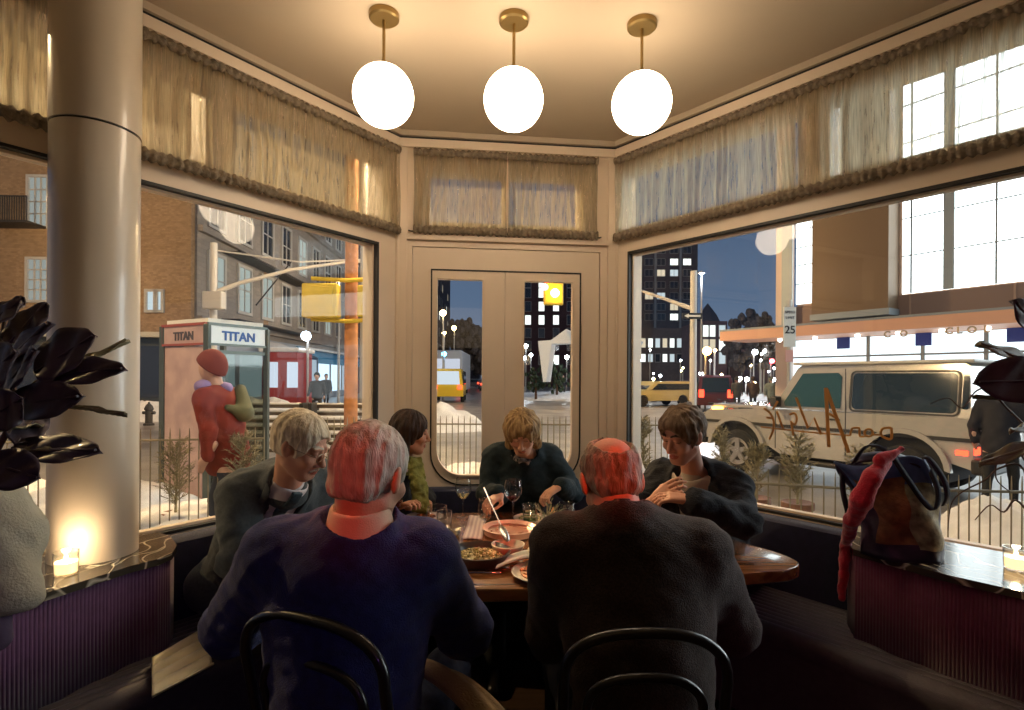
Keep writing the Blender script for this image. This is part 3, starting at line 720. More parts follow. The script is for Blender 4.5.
def full_hair(q, base=.012, low=-.055, seed=1, fz=-.030):
    d = sd_ell(q, (0, -.020, .032), (.072+base, .096+base, .086+base)); d = smin(d, sd_ell(q, (0, -.055, -.030), (.058+base*.5, .045+base*.5, .045)), .02)+strands(q, .0016, 17, seed)+wob(q, .0015, 90, seed)
    d = smax(d, -sd_ell(q, (0, .105, fz), (.074, .080, .094)), .008)
    for s_ in (-1, 1): d = smax(d, -sd_ell(q, (s_*.088, .006, -.014), (.030, .022, .034)), .006)
    return smax(d, low-q[:, 2]+.25*np.maximum(0, q[:, 1]+.03), .008)
a.hair(greyh, lambda q: full_hair(q, .009, -.064, 1))

# --- man in the dark jacket, balding, from behind
b = Person('b', px3(611, 483, 1.46), -.10, .62, -.03, px3(620, 522, 1.385), (.095, 1.40, 1.035), (.525, 1.40, 1.02), px3(553, 632, 1.50), px3(731, 625, 1.50), (.14, 1.78, .80), (.46, 1.80, .80),
           (.33, 1.30, .55), (.18, 1.78, .52), (.48, 1.78, .52), (.16, 1.76, .07), (.50, 1.78, .07), girth=1.06)
b.body('balding man seen from behind in a dark brown tweed jacket', skins('ruddy_skin_b', (.50, .23, .14), (.3, .25, .2)))
tweed = mat('dark_brown_tweed', (.048, .026, .020), .95, col2=(.024, .013, .010), vscale=160, bump=.5, bscale=280, sheen=.1)
b.cloth('jacket', tweed, .022, .93, bottom=.48, neck_r=.074, fold=.003)
collar(b, mat('pink_shirt_collar', (.55, .25, .22), .8), .070, -.02, .040); collar(b, tweed, .082, -.05, .030, 'jacket_collar', .008)
b.trousers(mat('charcoal_trousers', (.02, .018, .018), .9))
def ring_hair(q):
    d = full_hair(q, .008, -.068, 3); crown = sd_ell(q, (0, -.098, .100), (.056, .074, .072)); return smax(d, -crown+.15*strands(q, .006, 9), .006)
b.hair(thinh, ring_hair)

# --- white-haired man in grey suit, left
c = Person('c', px3(302, 446, 2.02), 1.78, .42, .05, px3(288, 485, 2.13), (-.80, 2.40, 1.02), (-1.09, 2.10, 1.01), px3(322, 520, 2.35), px3(240, 560, 2.02), (-.58, 2.36, .82), (-.66, 2.02, .81),
           (-1.17, 2.32, .56), (-.72, 2.42, .53), (-.80, 2.12, .53), (-.62, 2.4, .07), (-.70, 2.1, .07), girth=1.08, curl=(.9, .9), hscale=1.03)
c.body('white haired man with glasses in a grey suit jacket, seated left', skins('ruddy_skin_c', (.56, .29, .19), (.5, .44, .35)))
suit = mat('slate_grey_suit_wool', (.045, .056, .060), .9, var=.15, vscale=90, bump=.35, bscale=280, sheen=.1); 
c.cloth('suit_jacket', suit, .024, .93, bottom=.50, cutV=(.085, .40, 0), neck_r=.072)
def front_panel(pr, name, mt, g, w, dep, label=None, x0=0, zt=.02, h=.006, lo=None):
    T = pr.T
    def fn(p):
        L = (p-pr.neck) @ T; d = pr.torso(p, g); wd = w*np.clip(1+L[:, 2]/dep, 0, 1.3)
        d = smax(d, np.abs(L[:, 0]-x0)-wd, .004); d = smax(d, .005-L[:, 1], .004); d = smax(d, L[:, 2]-zt, .006)
        if lo is not None: d = smax(d, -L[:, 2]-lo, .006)
        return smax(d, -(pr.torso(p, g-.012)), .002)
    mn, mx = pr.bounds(.1); sdf_obj(name, fn, mn, mx, h, mt, pr.o, label=label)
front_panel(c, 'shirt_front', mat('pale_lilac_shirt', (.55, .50, .50), .8), .012, .11, .44)
front_panel(c, 'necktie', mat('dark_teal_tie', (.03, .06, .075), .5, var=.4, vscale=90), .024, .024, 1.4, lo=.32)
def lapels(pr, mt, g, w, dep, band=.035):
    T = pr.T
    def fn(p):
        L = (p-pr.neck) @ T; wd = w*np.clip(1+L[:, 2]/dep, 0, 1.2); d = pr.torso(p, g); a = np.abs(L[:, 0])
        bw = band*np.clip(1.25+L[:, 2]/dep, .1, 1.3)
        d = smax(d, wd-a, .003); d = smax(d, a-wd-bw, .003); d = smax(d, -L[:, 1]+.0, .004); d = smax(d, -L[:, 2]-dep, .004); d = smax(d, L[:, 2]-.01, .004); return smax(d, -pr.torso(p, g-.010), .002)
    mn, mx = pr.bounds(.12); sdf_obj('lapels', fn, mn, mx, .006, mt, pr.o)
lapels(c, suit, .031, .085, .40); collar(c, mat('pale_lilac_shirt', (.5, .5, .5)), .064, -.02, .034); collar(c, suit, .078, -.05, .022, 'jacket_collar', .007)
c.trousers(suit)
c.hair(whiteh, lambda q: full_hair(q, .013, -.045, 5, -.020))
def glasses(pr, m):
    mb = MB(); W = lambda q: V(pr.hpt(q))
    for s in (-1, 1):
        ring(mb, W, None, (s*.031, .100, .006), .022, .015, .0014); mb.tube([W((s*.053, .098, .01)), W((s*.076, .04, .012)), W((s*.082, -.01, .008))], .0013, 6)
    mb.tube([W((-.010, .104, .010)), W((0, .107, .012)), W((.010, .104, .010))], .0014, 6); mb.build('eyeglasses', m, pr.o, True)
glasses(c, mat('thin_metal_spectacles', (.35, .28, .2), .3, .9))
# moustache
mb = MB(); mb.grid(lambda u, v: V(c.hpt(((u-.5)*.05, .094-.035*abs(u-.5)-.004*v, -.046-.010*v-.012*abs(u-.5)*2))), 10, 3); mb.build('moustache', whiteh, c.o, True, solid=.007)

# --- dark-haired woman in profile, back left
d = Person('d', px3(411, 433, 2.78), 1.38, .12, 0, px3(402, 470, 2.86), (-.66, 3.02, 1.02), (-.66, 2.72, 1.00), px3(424, 500, 3.0), px3(388, 515, 2.68), px3(425, 502, 2.86), px3(396, 510, 2.66),
           (-.74, 2.93, .56), (-.35, 3.0, .53), (-.42, 2.72, .53), (-.3, 2.95, .07), (-.35, 2.72, .07), fem=1, hscale=.93, curl=(.8, 1.1))
d.body('dark haired woman in profile with an olive scarf, talking', skins('fair_skin_d', (.55, .27, .17), (.06, .035, .02)))
darktop = mat('black_knit_top', (.016, .017, .02), .95, var=.2, vscale=40, bump=.3, bscale=200)
d.cloth('cardigan', darktop, .018, .92, bottom=.5, nk=.0)
d.trousers(darktop)
def bobhair(q, lo, front, seed, rx=.092, ry=.108, part=0, flare=.0):
    d_ = sd_ell(q, (0, -.018, .03), (rx, ry, .102)); side = sd_caps(q, (-.052, -.03, .02), (-.062-flare, -.02, lo), .040, .026)
    d_ = smin(d_, side, .03); d_ = smin(d_, sd_caps(q, (.052, -.03, .02), (.062+flare, -.02, lo), .040, .026), .03)
    d_ = smin(d_, sd_caps(q, (0, -.06, .0), (0, -.065, lo), .055, .04), .03)+strands(q, .0028, 14, seed)
    face = sd_ell(q, (0, .095, front), (.056, .070, .082)); return smax(d_, -face+strands(q, .002, 11, seed), .006)
d.hair(brownh, lambda q: bobhair(q, -.095, -.03, 2))
olive = mat('olive_green_scarf', (.22, .22, .05), .9, var=.25, vscale=30, bump=.4, bscale=150)
def scarf(pr, mt, name, ends, r=.068, th=.022):
    T = pr.T; ax = nrm(pr.hpt((0, -.02, -.06))-pr.neck); cN = pr.neck+ax*.012
    e1, e2 = np.cross(ax, T[:, 0]), T[:, 0]
    ringp = [cN+(e1*math.cos(t)+e2*math.sin(t))*r+ax*.012*math.sin(t*2) for t in np.linspace(0, 2*pi, 17)]
    E = [[np.array(x) for x in e_] for e_ in ends]
    def fn(p):
        d_ = None
        for a_, b_ in zip(ringp, ringp[1:]):
            k = sd_caps(p, a_, b_, th, th); d_ = k if d_ is None else smin(d_, k, .006)
        for e_ in E:
            for i, (a_, b_) in enumerate(zip(e_, e_[1:])): d_ = smin(d_, sd_caps(p, a_, b_, .024, .030), .02)
        return d_+wob(p, .005, 70, 2)+wob(p, .003, 140, 1)
    pts = np.array(ringp+[x for e_ in E for x in e_]); sdf_obj(name, fn, pts.min(0)-.05, pts.max(0)+.05, .006, mt, pr.o)
scarf(d, olive, 'scarf', [[px3(418, 462, 2.76), px3(421, 485, 2.72), px3(424, 508, 2.70)], [px3(412, 462, 2.73), px3(416, 485, 2.70), px3(417, 506, 2.68)]])

# --- woman with the dark blond bob, facing us
e = Person('e', px3(522, 433, 2.86), pi+.08, .56, .04, px3(527, 456, 2.98), (.245, 3.05, 1.025), (-.125, 3.04, 1.02), px3(572, 492, 2.96), px3(488, 494, 2.94), px3(560, 486, 2.78), px3(500, 495, 2.72),
           (.06, 3.06, .56), (.2, 2.62, .53), (-.08, 2.62, .53), (.2, 2.6, .07), (-.08, 2.6, .07), fem=1, hscale=.98, curl=(1.1, 1.1), hdir=((-.75, -.45, -.35), (-.55, -.7, -.2)))
e.body('blond bobbed woman in dark teal sweater looking down at her plate', skins('fair_skin_e', (.60, .31, .20), (.2, .12, .06)))
e.cloth('sweater', mat('dark_teal_knit', (.010, .020, .026), .95, var=.2, vscale=50, bump=.35, bscale=220), .018, .90, bottom=.5, nk=.0)
e.trousers(darktop)
def fringe(q):
    d_ = bobhair(q, -.10, -.040, 7, .099, .112, flare=.012); fr_ = sd_ell(q, (-.018, .062, .066), (.058, .028, .026), np.array(Matrix.Rotation(.35, 3, 'Y')))+strands(q, .0012, 22, 2); return smin(d_, fr_, .012)
e.hair(blondh, fringe)
pat = mat('patterned_grey_neck_scarf', (.30, .26, .24), .9, col2=(.02, .02, .03), vscale=45)
scarf(e, pat, 'neck_scarf', [], .066, .020)
mb = MB(); w0 = e.wr[0]; dd = nrm(e.wr[0]-e.el[0]); ax_ = frame(np.cross(dd, (0, 0, 1)), dd); mb.tube([V(w0-dd*.01+(ax_[:, 0]*math.cos(t)+ax_[:, 1]*math.sin(t))*.031) for t in np.linspace(0, 2*pi, 25)], .005, 8); mb.build('wristwatch', mat('polished_steel', (.6, .58, .55), .2, 1), e.o, True)

# --- short-haired woman, right
f = Person('f', px3(682, 436, 2.30), 4.08, .34, -.03, px3(694, 478, 2.40), (.99, 2.32, 1.00), (.70, 2.60, 1.01), px3(742, 522, 2.18), px3(640, 512, 2.42), px3(690, 500, 2.06), px3(655, 500, 2.18),
           (1.02, 2.60, .56), (.62, 2.28, .53), (.50, 2.50, .53), (.5, 2.2, .07), (.45, 2.4, .07), fem=1, hscale=.98, curl=(.9, .8), hdir=((-.85, .15, .1), (.45, -.5, .55)), palm=((0, .3, -1), (.6, .5, -.3)))
f.body('short haired woman in a black cardigan over a cream turtleneck', skins('fair_skin_f', (.60, .30, .20), (.09, .05, .03)))
f.cloth('cardigan', mat('black_cardigan_wool', (.014, .014, .018), .95, var=.2, vscale=50, bump=.4, bscale=160), .024, .92, bottom=.5, cutV=(.085, .62, 0), nk=-.005, fold=.006)
cr_ = mat('cream_turtleneck_knit', (.52, .44, .34), .9, bump=.2, bscale=200)
front_panel(f, 'turtleneck_front', cr_, .014, .12, .9, zt=.03); collar(f, cr_, .056, -.02, .075, 'turtleneck_collar', .008)
f.trousers(darktop)
def short_hair(q):
    d_ = sd_ell(q, (0, -.020, .036), (.090, .110, .102))+strands(q, .0032, 13, 4); d_ = smin(d_, sd_ell(q, (0, .045, .078), (.062, .045, .030)), .03)
    d_ = smax(d_+wob(q, .003, 70, 3), -sd_ell(q, (.006, .108, -.022), (.070, .080, .088)), .006); return smax(smax(d_, -.062-q[:, 2], .01), -sd_ell(q, (.088, .012, -.03), (.026, .03, .026)), .005)
f.hair(shorth, short_hair)
gold = mat('gold_jewellery', (.6, .42, .18), .25, 1)
mb = MB(); T_ = f.T; n0 = f.neck
pts = []
for t in np.linspace(-1, 1, 21):
    pts.append(V(n0+T_ @ np.array((.062*t*(1.1-.1*t*t), .105-.07*t*t, -.085+.085*t*t))))
mb.tube(pts, .0022, 6); mb.ell(V(n0+T_ @ np.array((0, .118, -.095))), (.014, .008, .014), seg=12, ring=8); mb.build('necklace', gold, f.o, True)
mb = MB(); mb.ell(V(f.hpt((.080, .0, -.034))), .006, seg=10, ring=8); mb.build('earring', gold, f.o, True)
# ------------------------------------------------------------------ table
TZ = .75
tp = [(-.86, 1.80), (-.4, 1.79), (.1, 1.80), (.55, 1.87), (.88, 1.955), (1.04, 2.0), (1.11, 2.09), (1.06, 2.24), (.86, 2.48), (.62, 2.68), (.42, 2.79), (.1, 2.82), (-.2, 2.81), (-.42, 2.76), (-.66, 2.52), (-.86, 2.2), (-.97, 1.96), (-.94, 1.84)]
def smooth_loop(pts, n=6):
    out = []; m = len(pts)
    for i in range(m):
        p0, p1, p2, p3 = [V(pts[(i+k) % m]) for k in (-1, 0, 1, 2)]
        for k in range(n):
            t = k/n; out.append(.5*((2*p1)+(p2-p0)*t+(2*p0-5*p1+4*p2-p3)*t*t+(3*p1-p0-3*p2+p3)*t**3))
    return [(p.x, p.y) for p in out]
def wood(name, c1, c2, rough=.18, coat=.6, rot=0):
    m = bpy.data.materials.new(name); m.use_nodes = True; nt = m.node_tree; b = nt.nodes['Principled BSDF']; N = nt.nodes.new; K = nt.links.new
    tc = N('ShaderNodeTexCoord'); mp = N('ShaderNodeMapping'); mp.inputs['Scale'].default_value = (1.2, 14, 6); mp.inputs['Rotation'].default_value = (0, 0, rot); K(tc.outputs['Object'], mp.inputs[0])
    n = N('ShaderNodeTexNoise'); n.inputs['Scale'].default_value = 2.2; n.inputs['Detail'].default_value = 7; n.inputs['Distortion'].default_value = 1.2; K(mp.outputs[0], n.inputs['Vector'])
    cr = N('ShaderNodeValToRGB'); cr.color_ramp.elements[0].position = .35; cr.color_ramp.elements[0].color = (*c2, 1); cr.color_ramp.elements[1].position = .62; cr.color_ramp.elements[1].color = (*c1, 1)
    K(n.outputs['Fac'], cr.inputs[0]); K(cr.outputs[0], b.inputs['Base Color']); b.inputs['Roughness'].default_value = rough; b.inputs['Coat Weight'].default_value = coat; b.inputs['Coat Roughness'].default_value = .06; return m
tw = wood('glossy_walnut', (.30, .115, .035), (.13, .042, .014))
L_ = smooth_loop(tp); tb = thing('dining_table', (.05, 2.25, 0), 'large glossy brown wooden dining table with rounded ends', 'table')
def scaled(L, k): 
    return inset(L, k)
mb = MB(); rings = [(0.012, TZ), (.004, TZ-.002), (0, TZ-.008), (0, TZ-.04), (.006, TZ-.047), (.02, TZ-.05)]
vs = []; n = len(L_)
for k_, z in rings: vs += [(x, y, z) for x, y in (inset(L_, k_) if k_ else L_)]
fs = [tuple(range(n))]+[tuple((len(rings)-1)*n+i for i in range(n))[::-1]]+[(r*n+i, r*n+(i+1) % n, (r+1)*n+(i+1) % n, (r+1)*n+i) for r in range(len(rings)-1) for i in range(n)]
mb.arr(vs, fs); mb.build('tabletop', tw, tb, True)
iron = mat('black_cast_iron', (.02, .018, .018), .5, .6)
for x in (-.42, .5):
    mb = MB(); mb.lathe((x, 2.2, 0), [(.26, 0), (.26, .015), (.06, .05), (.038, .09), (.038, .66), (.06, .69), (.16, .70)], 32); mb.build('pedestal', iron, tb, True)

# ------------------------------------------------------------------ tableware
gl = mat('clear_drinking_glass', (1, 1, 1), 0.0, trans=1.0, ior=1.3); gl.node_tree.nodes['Principled BSDF'].inputs['Specular IOR Level'].default_value = .6
gthin = thin_glass('thin_wine_glass', (.96, .97, .96), .0, 2.2)
whitew = mat('pale_white_wine', (.85, .72, .35), .02, trans=.95, ior=1.33); redw = mat('dark_red_wine', (.10, .004, .01), .03, trans=.35, ior=1.33); amber = mat('amber_cocktail', (.75, .16, .03), .02, trans=.8, ior=1.33); water = mat('still_water', (.95, .97, 1), .0, trans=1, ior=1.2)
def TP(px, py): p = PZ(px, py, TZ); return V((p.x, p.y, TZ))
def solid_prof(pr): return pr
def wine_glass(px, py, label, wine, lvl=.045, h=.195, r=.041, loc=None):
    c = loc or TP(px, py); t = thing('wine_glass', c, label, 'wine glass', 'wine glasses on the dining table'); z0 = h-.105
    bowl = [(.004, z0), (.016, z0+.004), (.030, z0+.018), (r-.001, z0+.042), (r, z0+.06), (r-.003, z0+.085), (r-.007, h)]
    mb = MB(); inn = [(max(.0005, a-.0015), b+.0015) for a, b in bowl[::-1]]; mb.lathe(c, [(a, b) for a, b in bowl], 36, cap=False); mb.build('bowl', gthin, t, True, ang=180)
    mb = MB(); mb.lathe(c, [(.032, .0005), (.033, .002), (.012, .005), (.0042, .012), (.0035, .05), (.0038, z0-.01), (.008, z0+.002), (.0005, z0+.003)], 28, cap=False); mb.build('stem_and_foot', gthin, t, True)
    lr = [(.0005, z0+.003)]+[(a-.0022, b+.002) for a, b in bowl[1:] if b < z0+lvl]+[(np.interp(lvl+z0, [q[1] for q in bowl], [q[0] for q in bowl])-.0022, z0+lvl), (.0005, z0+lvl)]
    mb = MB(); mb.lathe(c, lr, 30); mb.build('wine', wine, t, True); mb = MB(); mb.lathe(c, [(r-.0078, h-.0006), (r-.0065, h+.0006), (r-.0058, h-.0006)], 36, cap=False); mb.build('rim', gl, t, True); return t
def tumbler(px, py, label, liq, lvl=.5, h=.085, r=.036, cat='glass', loc=None):
    c = loc or TP(px, py); t = thing('tumbler', c, label, cat, 'tumblers on the dining table')
    mb = MB(); mb.lathe(c, [(.0005, .001), (r*.86, .001), (r*.9, .004), (r, h), (r-.0022, h), (r*.9-.002, .009), (.0005, .009)], 36); mb.build('glass_wall', gthin, t, True, ang=60)
    if liq is not None:
        z = .009+(h-.012)*lvl; ro = r*.9+(r*.1)*z/h-.003; mb = MB(); mb.lathe(c, [(.0005, .0095), (r*.9-.0035, .0095), (ro, z), (.0005, z)], 30); mb.build('drink', liq, t, True)
    mb = MB(); mb.lathe(c, [(r-.0025, h-.0006), (r-.001, h+.0008), (r+.0003, h-.0006)], 36, cap=False); mb.build('rim', gl, t, True)
    return t
wine_glass(463, 517, 'wine glass of white wine in front of the olive scarf woman', whitew, .035)
wine_glass(513, 521, 'wine glass set in front of the blond bobbed woman', redw, .022, h=.20, r=.045)
wine_glass(437, 552, 'large glass of dark red wine nearest the blue sweater', redw, .03, h=.185, r=.044)
wine_glass(397, 545, 'red wine glass held by the dark haired woman', redw, .05, h=.16, r=.038, loc=V((-.56, 2.60, TZ)))
wine_glass(485, 524, 'small stemmed glass with a spoon leaning on it', whitew, .02, h=.12, r=.036)
tumbler(453, 549, 'tumbler of white wine beside the dark food bowl', whitew, .7, .092, .038)
tumbler(530, 524, 'water tumbler standing behind the pink bowl', water, .6, .095, .038)
tumbler(567, 519, 'short tumbler with an amber red drink near the balding man', amber, .35, .08, .040)
tumbler(444, 531, 'clear empty tumbler behind the red wine glass', None, .7, .09, .036)
def bowl(name, px, py, r, h, m, label, inner=None, lip_=.008, foot=.55, cat='bowl', loc=None):
    c = loc or TP(px, py); t = thing(name, c, label, cat); mb = MB(); pr = [(.0005, .002), (r*foot, .0015), (r*foot+.01, .006), (r*.93, h*.72), (r, h), (r-lip_*.6, h+.002), (r-lip_, h-.002), (r*.90-lip_, h*.7), (r*foot, .011), (.0005, .0105)]
    mb.lathe(c, pr, 48); mb.build('bowl_shell', m, t, True, ang=60); return t, c
def food(t, c, r, z, h, m, n=60, sz=.009, seed=0, name='food', m2=None):
    rr = random.Random(seed); mb = MB()
    mb.lathe(c, [(.0005, z+h*.7), (r*.5, z+h*.55), (r*.92, z+.002), (r*.92, z-.004), (.0005, z-.004)], 24)
    for i in range(n):
        a = rr.uniform(0, 2*pi); q = r*math.sqrt(rr.random())*.92; hh = z+h*(1-(q/r)**2)*rr.uniform(.7, 1.05)
        mb.cur = rr.choice((0, 0, 1)) if m2 else 0
        mb.ell((c.x+q*math.cos(a), c.y+q*math.sin(a), c.z+hh), (sz*rr.uniform(.6, 1.5), sz*rr.uniform(.5, 1), sz*rr.uniform(.3, .8)), M=Matrix.Rotation(rr.uniform(0, 3), 3, 'Z') @ Matrix.Rotation(rr.uniform(-.7, .7), 3, 'X'), seg=8, ring=5, amp=.3, fr=3)
    mb.build(name, [m, m2] if m2 else m, t, True)
stone_d = mat('dark_glazed_stoneware', (.05, .045, .042), .3, var=.3, vscale=12, coat=.3); stone_p = mat('pink_stoneware', (.50, .30, .22), .5, var=.1, vscale=10); stone_w = mat('cream_stoneware', (.56, .46, .36), .4, var=.08); 
greens = mat('braised_greens', (.20, .17, .035), .5, var=.5, vscale=30); cheese = mat('pale_grated_topping', (.62, .52, .26), .6); leaf = mat('salad_leaf', (.10, .20, .03), .5, var=.5, vscale=40); roast = mat('roasted_orange_vegetables', (.42, .13, .03), .45, var=.5, vscale=40)
t, c_ = bowl('serving_bowl', 480, 562, .118, .045, stone_d, 'wide dark stoneware bowl of braised greens at the table front', foot=.8); food(t, c_, .098, .020, .022, greens, 330, .0065, 1, 'braised_greens', cheese)
t, c_ = bowl('serving_bowl', 510, 534, .125, .032, stone_p, 'wide shallow pink stoneware bowl in the middle of the table', foot=.85, lip_=.014); food(t, c_, .09, .012, .006, mat('tomato_sauce_residue', (.30, .11, .06), .5), 14, .008, 2, 'leftover_sauce')
t, c_ = bowl('small_bowl', 508, 556, .066, .048, stone_w, 'small cream bowl holding a brown dip, left of its twin', foot=.45); food(t, c_, .05, .022, .006, mat('brown_dip', (.25, .11, .06), .5), 8, .008, 3, 'dip')
t, c_ = bowl('small_bowl', 545, 562, .066, .048, stone_w, 'small cream bowl half hidden by the balding man', foot=.45)
t, c_ = bowl('dinner_plate', 545, 576, .120, .018, stone_w, 'plate of roasted vegetables and salad beside the balding man', foot=.75, cat='plate'); food(t, c_, .095, .012, .016, roast, 90, .010, 4, 'roasted_vegetables'); food(t, c_+V((.015, .02, .014)), .055, .010, .022, leaf, 70, .012, 5, 'salad_leaves', cheese)
t, c_ = bowl('small_bowl', 553, 524, .058, .030, stone_w, 'cream dish with a small onion shaped bun', foot=.5)
mb = MB(); mb.lathe(c_+V((0, 0, .0)), [(.0005, .014), (.02, .016), (.031, .03), (.026, .046), (.010, .060), (.004, .078), (.0005, .080)], 20); mb.build('bun', mat('golden_brown_bread', (.62, .32, .12), .55, var=.25, vscale=20), t, True)
t, c_ = bowl('side_plate', 424, 519, .095, .014, stone_w, 'cream side plate in front of the dark haired woman', foot=.7, cat='plate'); food(t, c_, .06, .008, .012, roast, 26, .010, 6, 'leftover_food')
t, c_ = bowl('side_plate', 535, 510, .090, .014, stone_w, 'cream side plate under the hands of the blond woman', foot=.7, cat='plate', loc=V((.10, 2.66, TZ))); food(t, c_, .06, .008, .014, leaf, 40, .012, 7, 'salad_leaves', cheese)
t, c_ = bowl('side_plate', 600, 519, .105, .014, stone_w, 'cream side plate between balding man and cardigan woman', foot=.7, cat='plate', loc=V((.42, 2.56, TZ)))
t, c_ = bowl('side_plate', 650, 519, .105, .014, stone_w, 'cream side plate before the woman in the black cardigan', foot=.7, cat='plate', loc=V((.60, 2.20, TZ))); food(t, c_, .06, .008, .012, roast, 26, .010, 8, 'leftover_food')
# rosemary sprig centrepiece
rr = random.Random(4); c_ = V((.165, 2.50, TZ)); t = thing('herb_sprig_vase', c_, 'bunch of grey green rosemary sprigs at the table centre', 'herbs'); mb = MB(); mb.lathe(c_, [(.0005, .001), (.028, .001), (.03, .035), (.026, .05), (.024, .05), (.0005, .03)], 20); mb.build('pot', stone_w, t, True)
mb = MB()
for i in range(16):
    a = rr.uniform(0, 2*pi); tilt = rr.uniform(.3, 1.15); L = rr.uniform(.06, .10); d_ = V((math.cos(a)*math.sin(tilt), math.sin(a)*math.sin(tilt), math.cos(tilt))); b0 = c_+V((0, 0, .045)); mb.tube([b0, b0+d_*L], .0012, 5)
    for k in range(16):
        q = b0+d_*L*(k+2)/18; e_ = (d_+V((rr.uniform(-1, 1), rr.uniform(-1, 1), rr.uniform(-1, 1)))*.8).normalized(); w_ = e_.cross(V((0, 0, 1))).normalized()*.0022; mb.arr([q-w_, q+w_, q+e_*.022], [(0, 1, 2)])
mb.build('sprigs', mat('grey_green_rosemary', (.22, .24, .14), .7), t)
# candles
flame = emis('candle_flame', (1, .62, .25), 60); wax = mat('white_wax', (.9, .8, .6), .5, emit=(1, .62, .28), estr=2.2)
frost = mat('votive_glass', (1, .93, .82), .12, trans=.9, ior=1.25)
def candle(c, label, r=.034, h=.072, pw=.5, g=True):
    t = thing('votive_candle', c, label, 'candle', 'votive candles in glass')
    mb = MB(); mb.lathe(c, [(.0005, .001), (r*.9, .001), (r, h), (r-.0025, h), (r*.88, .006), (.0005, .006)], 32); mb.build('glass_cup', gthin, t, True, ang=60)
    mb = MB(); mb.lathe(c, [(r*.86, .0065), (r*.89, h*.55), (.0005, h*.52), (.0005, .0065)], 28); mb.build('wax', wax, t, True)
    mb = MB(); mb.lathe(c, [(.0005, h*.53), (.0045, h*.62), (.0055, h*.70), (.003, h*.86), (.0005, h*1.0)], 12); mb.build('flame', flame, t, True)
    l = light('candle_glow', 'POINT', c+V((0, 0, h*.9)), pw, (1, .72, .44), .012); return t
cl = PZ(66, 574, .80); candle(V((cl.x, cl.y, .80)), 'lit votive candle at the foot of the round column', .036, .075, 2.4)
cr2 = PZ(1016, 569, .80); candle(V((cr2.x+.0, cr2.y, .80)), 'lit votive candle on the right marble ledge, past the tote bag', .036, .075, .8)
c_ = TP(532, 531); candle(V((c_.x, c_.y, TZ)), 'small lit tealight glowing in the middle of the dining table', .026, .032, .7)
c_ = TP(538, 549); candle(V((c_.x+.0, c_.y, TZ)), 'small lit tealight between the two cream bowls', .020, .020, .35)
steel = mat('brushed_steel_cutlery', (.55, .52, .48), .22, 1)
def spoon(p0, p1, label, name='spoon', cat='spoon', up=.0):
    p0 = V(p0); p1 = V(p1); d_ = (p1-p0).normalized(); t = thing(name, V((p0.x, p0.y, min(p0.z, p1.z))), label, cat); L = (p1-p0).length
    mb = MB(); mb.tube([p0+d_*L*.28, p0+d_*L*.6, p1], [.0022, .0026, .0045], 8); mb.build('handle', steel, t, True)
    mb = MB(); X = d_.cross(V((0, 0, 1))).normalized(); Z = X.cross(d_); M3 = Matrix((X, d_, Z)).transposed(); mb.ell(p0+d_*L*.15, (.017, L*.15, .005) if name == 'spoon' else (.010, L*.15, .0012), M=M3, seg=16, ring=8); mb.build('spoon_bowl' if name == 'spoon' else 'blade', steel, t, True); return t
q = TP(508, 553); spoon((q.x, q.y, TZ+.045), tuple(P(484, 488, 2.38)), 'long handled spoon standing in the small brown dip bowl')
q = TP(452, 573); q2 = TP(492, 575); spoon((q.x, q.y, TZ+.004), (q2.x+.03, q2.y+.01, TZ+.004), 'table knife lying in front of the dark bowl', 'table_knife', 'knife')
# napkins
def cloth_strip(name, fn, nu, nv, m, label, cat='napkin', th=.003, group=None):
    mb = MB(); mb.grid(fn, nu, nv); o = mb.build(name, m, None, True, label, cat, group, solid=th, ang=180); return o
n0_ = TP(470, 545); 
def striped(nm, c1, c2, sc, axis=0):
    m = mat(nm, c1, .9); nt = m.node_tree; b = nt.nodes['Principled BSDF']; w_ = nt.nodes.new('ShaderNodeTexWave'); w_.inputs['Scale'].default_value = sc; w_.bands_direction = 'XY'[axis]; tc = nt.nodes.new('ShaderNodeTexCoord'); nt.links.new(tc.outputs['Object'], w_.inputs['Vector'])
    cr = nt.nodes.new('ShaderNodeValToRGB'); cr.color_ramp.elements[0].color = (*c1, 1); cr.color_ramp.elements[0].position = .4; cr.color_ramp.elements[1].color = (*c2, 1); cr.color_ramp.elements[1].position = .6; nt.links.new(w_.outputs['Fac'], cr.inputs[0]); nt.links.new(cr.outputs[0], b.inputs['Base Color']); return m
cloth_strip('napkin', lambda u, v: (-.21+.085*u, 2.33+.40*v, TZ+.004+.003*math.sin(v*9+u*4)), 8, 20, striped('lilac_striped_linen', (.36, .30, .32), (.52, .45, .44), 16), 'lilac grey striped napkin lying across the table')
pn = TP(505, 570)
def fold(u, v):
    x = -.055+.17*u+.02*v; y = 1.92+.10*u+.10*v*(1-.3*u); return (x, y, TZ+.020+.018*math.sin(u*2.6)+.006*math.sin(v*8))
cloth_strip('napkin', fold, 12, 8, mat('pale_grey_paper_napkin', (.50, .50, .45), .9), 'pale grey crumpled napkin beside the vegetable plate')
def lap(u, v):
    a = u*3.0; x = -.245+.10*v+.16*u; y = 1.42+.06*v; z = .675-.24*u**1.6+.025*math.sin(v*5); return (x-.02+.10*math.sin(u*1.5), y-.18*u*.5, z)
cloth_strip('lap_napkin', lap, 16, 10, mat('ochre_linen_napkin', (.42, .29, .16), .9, var=.1, bump=.3, bscale=200), 'ochre linen napkin draped over the lap of the man in blue', th=.004)

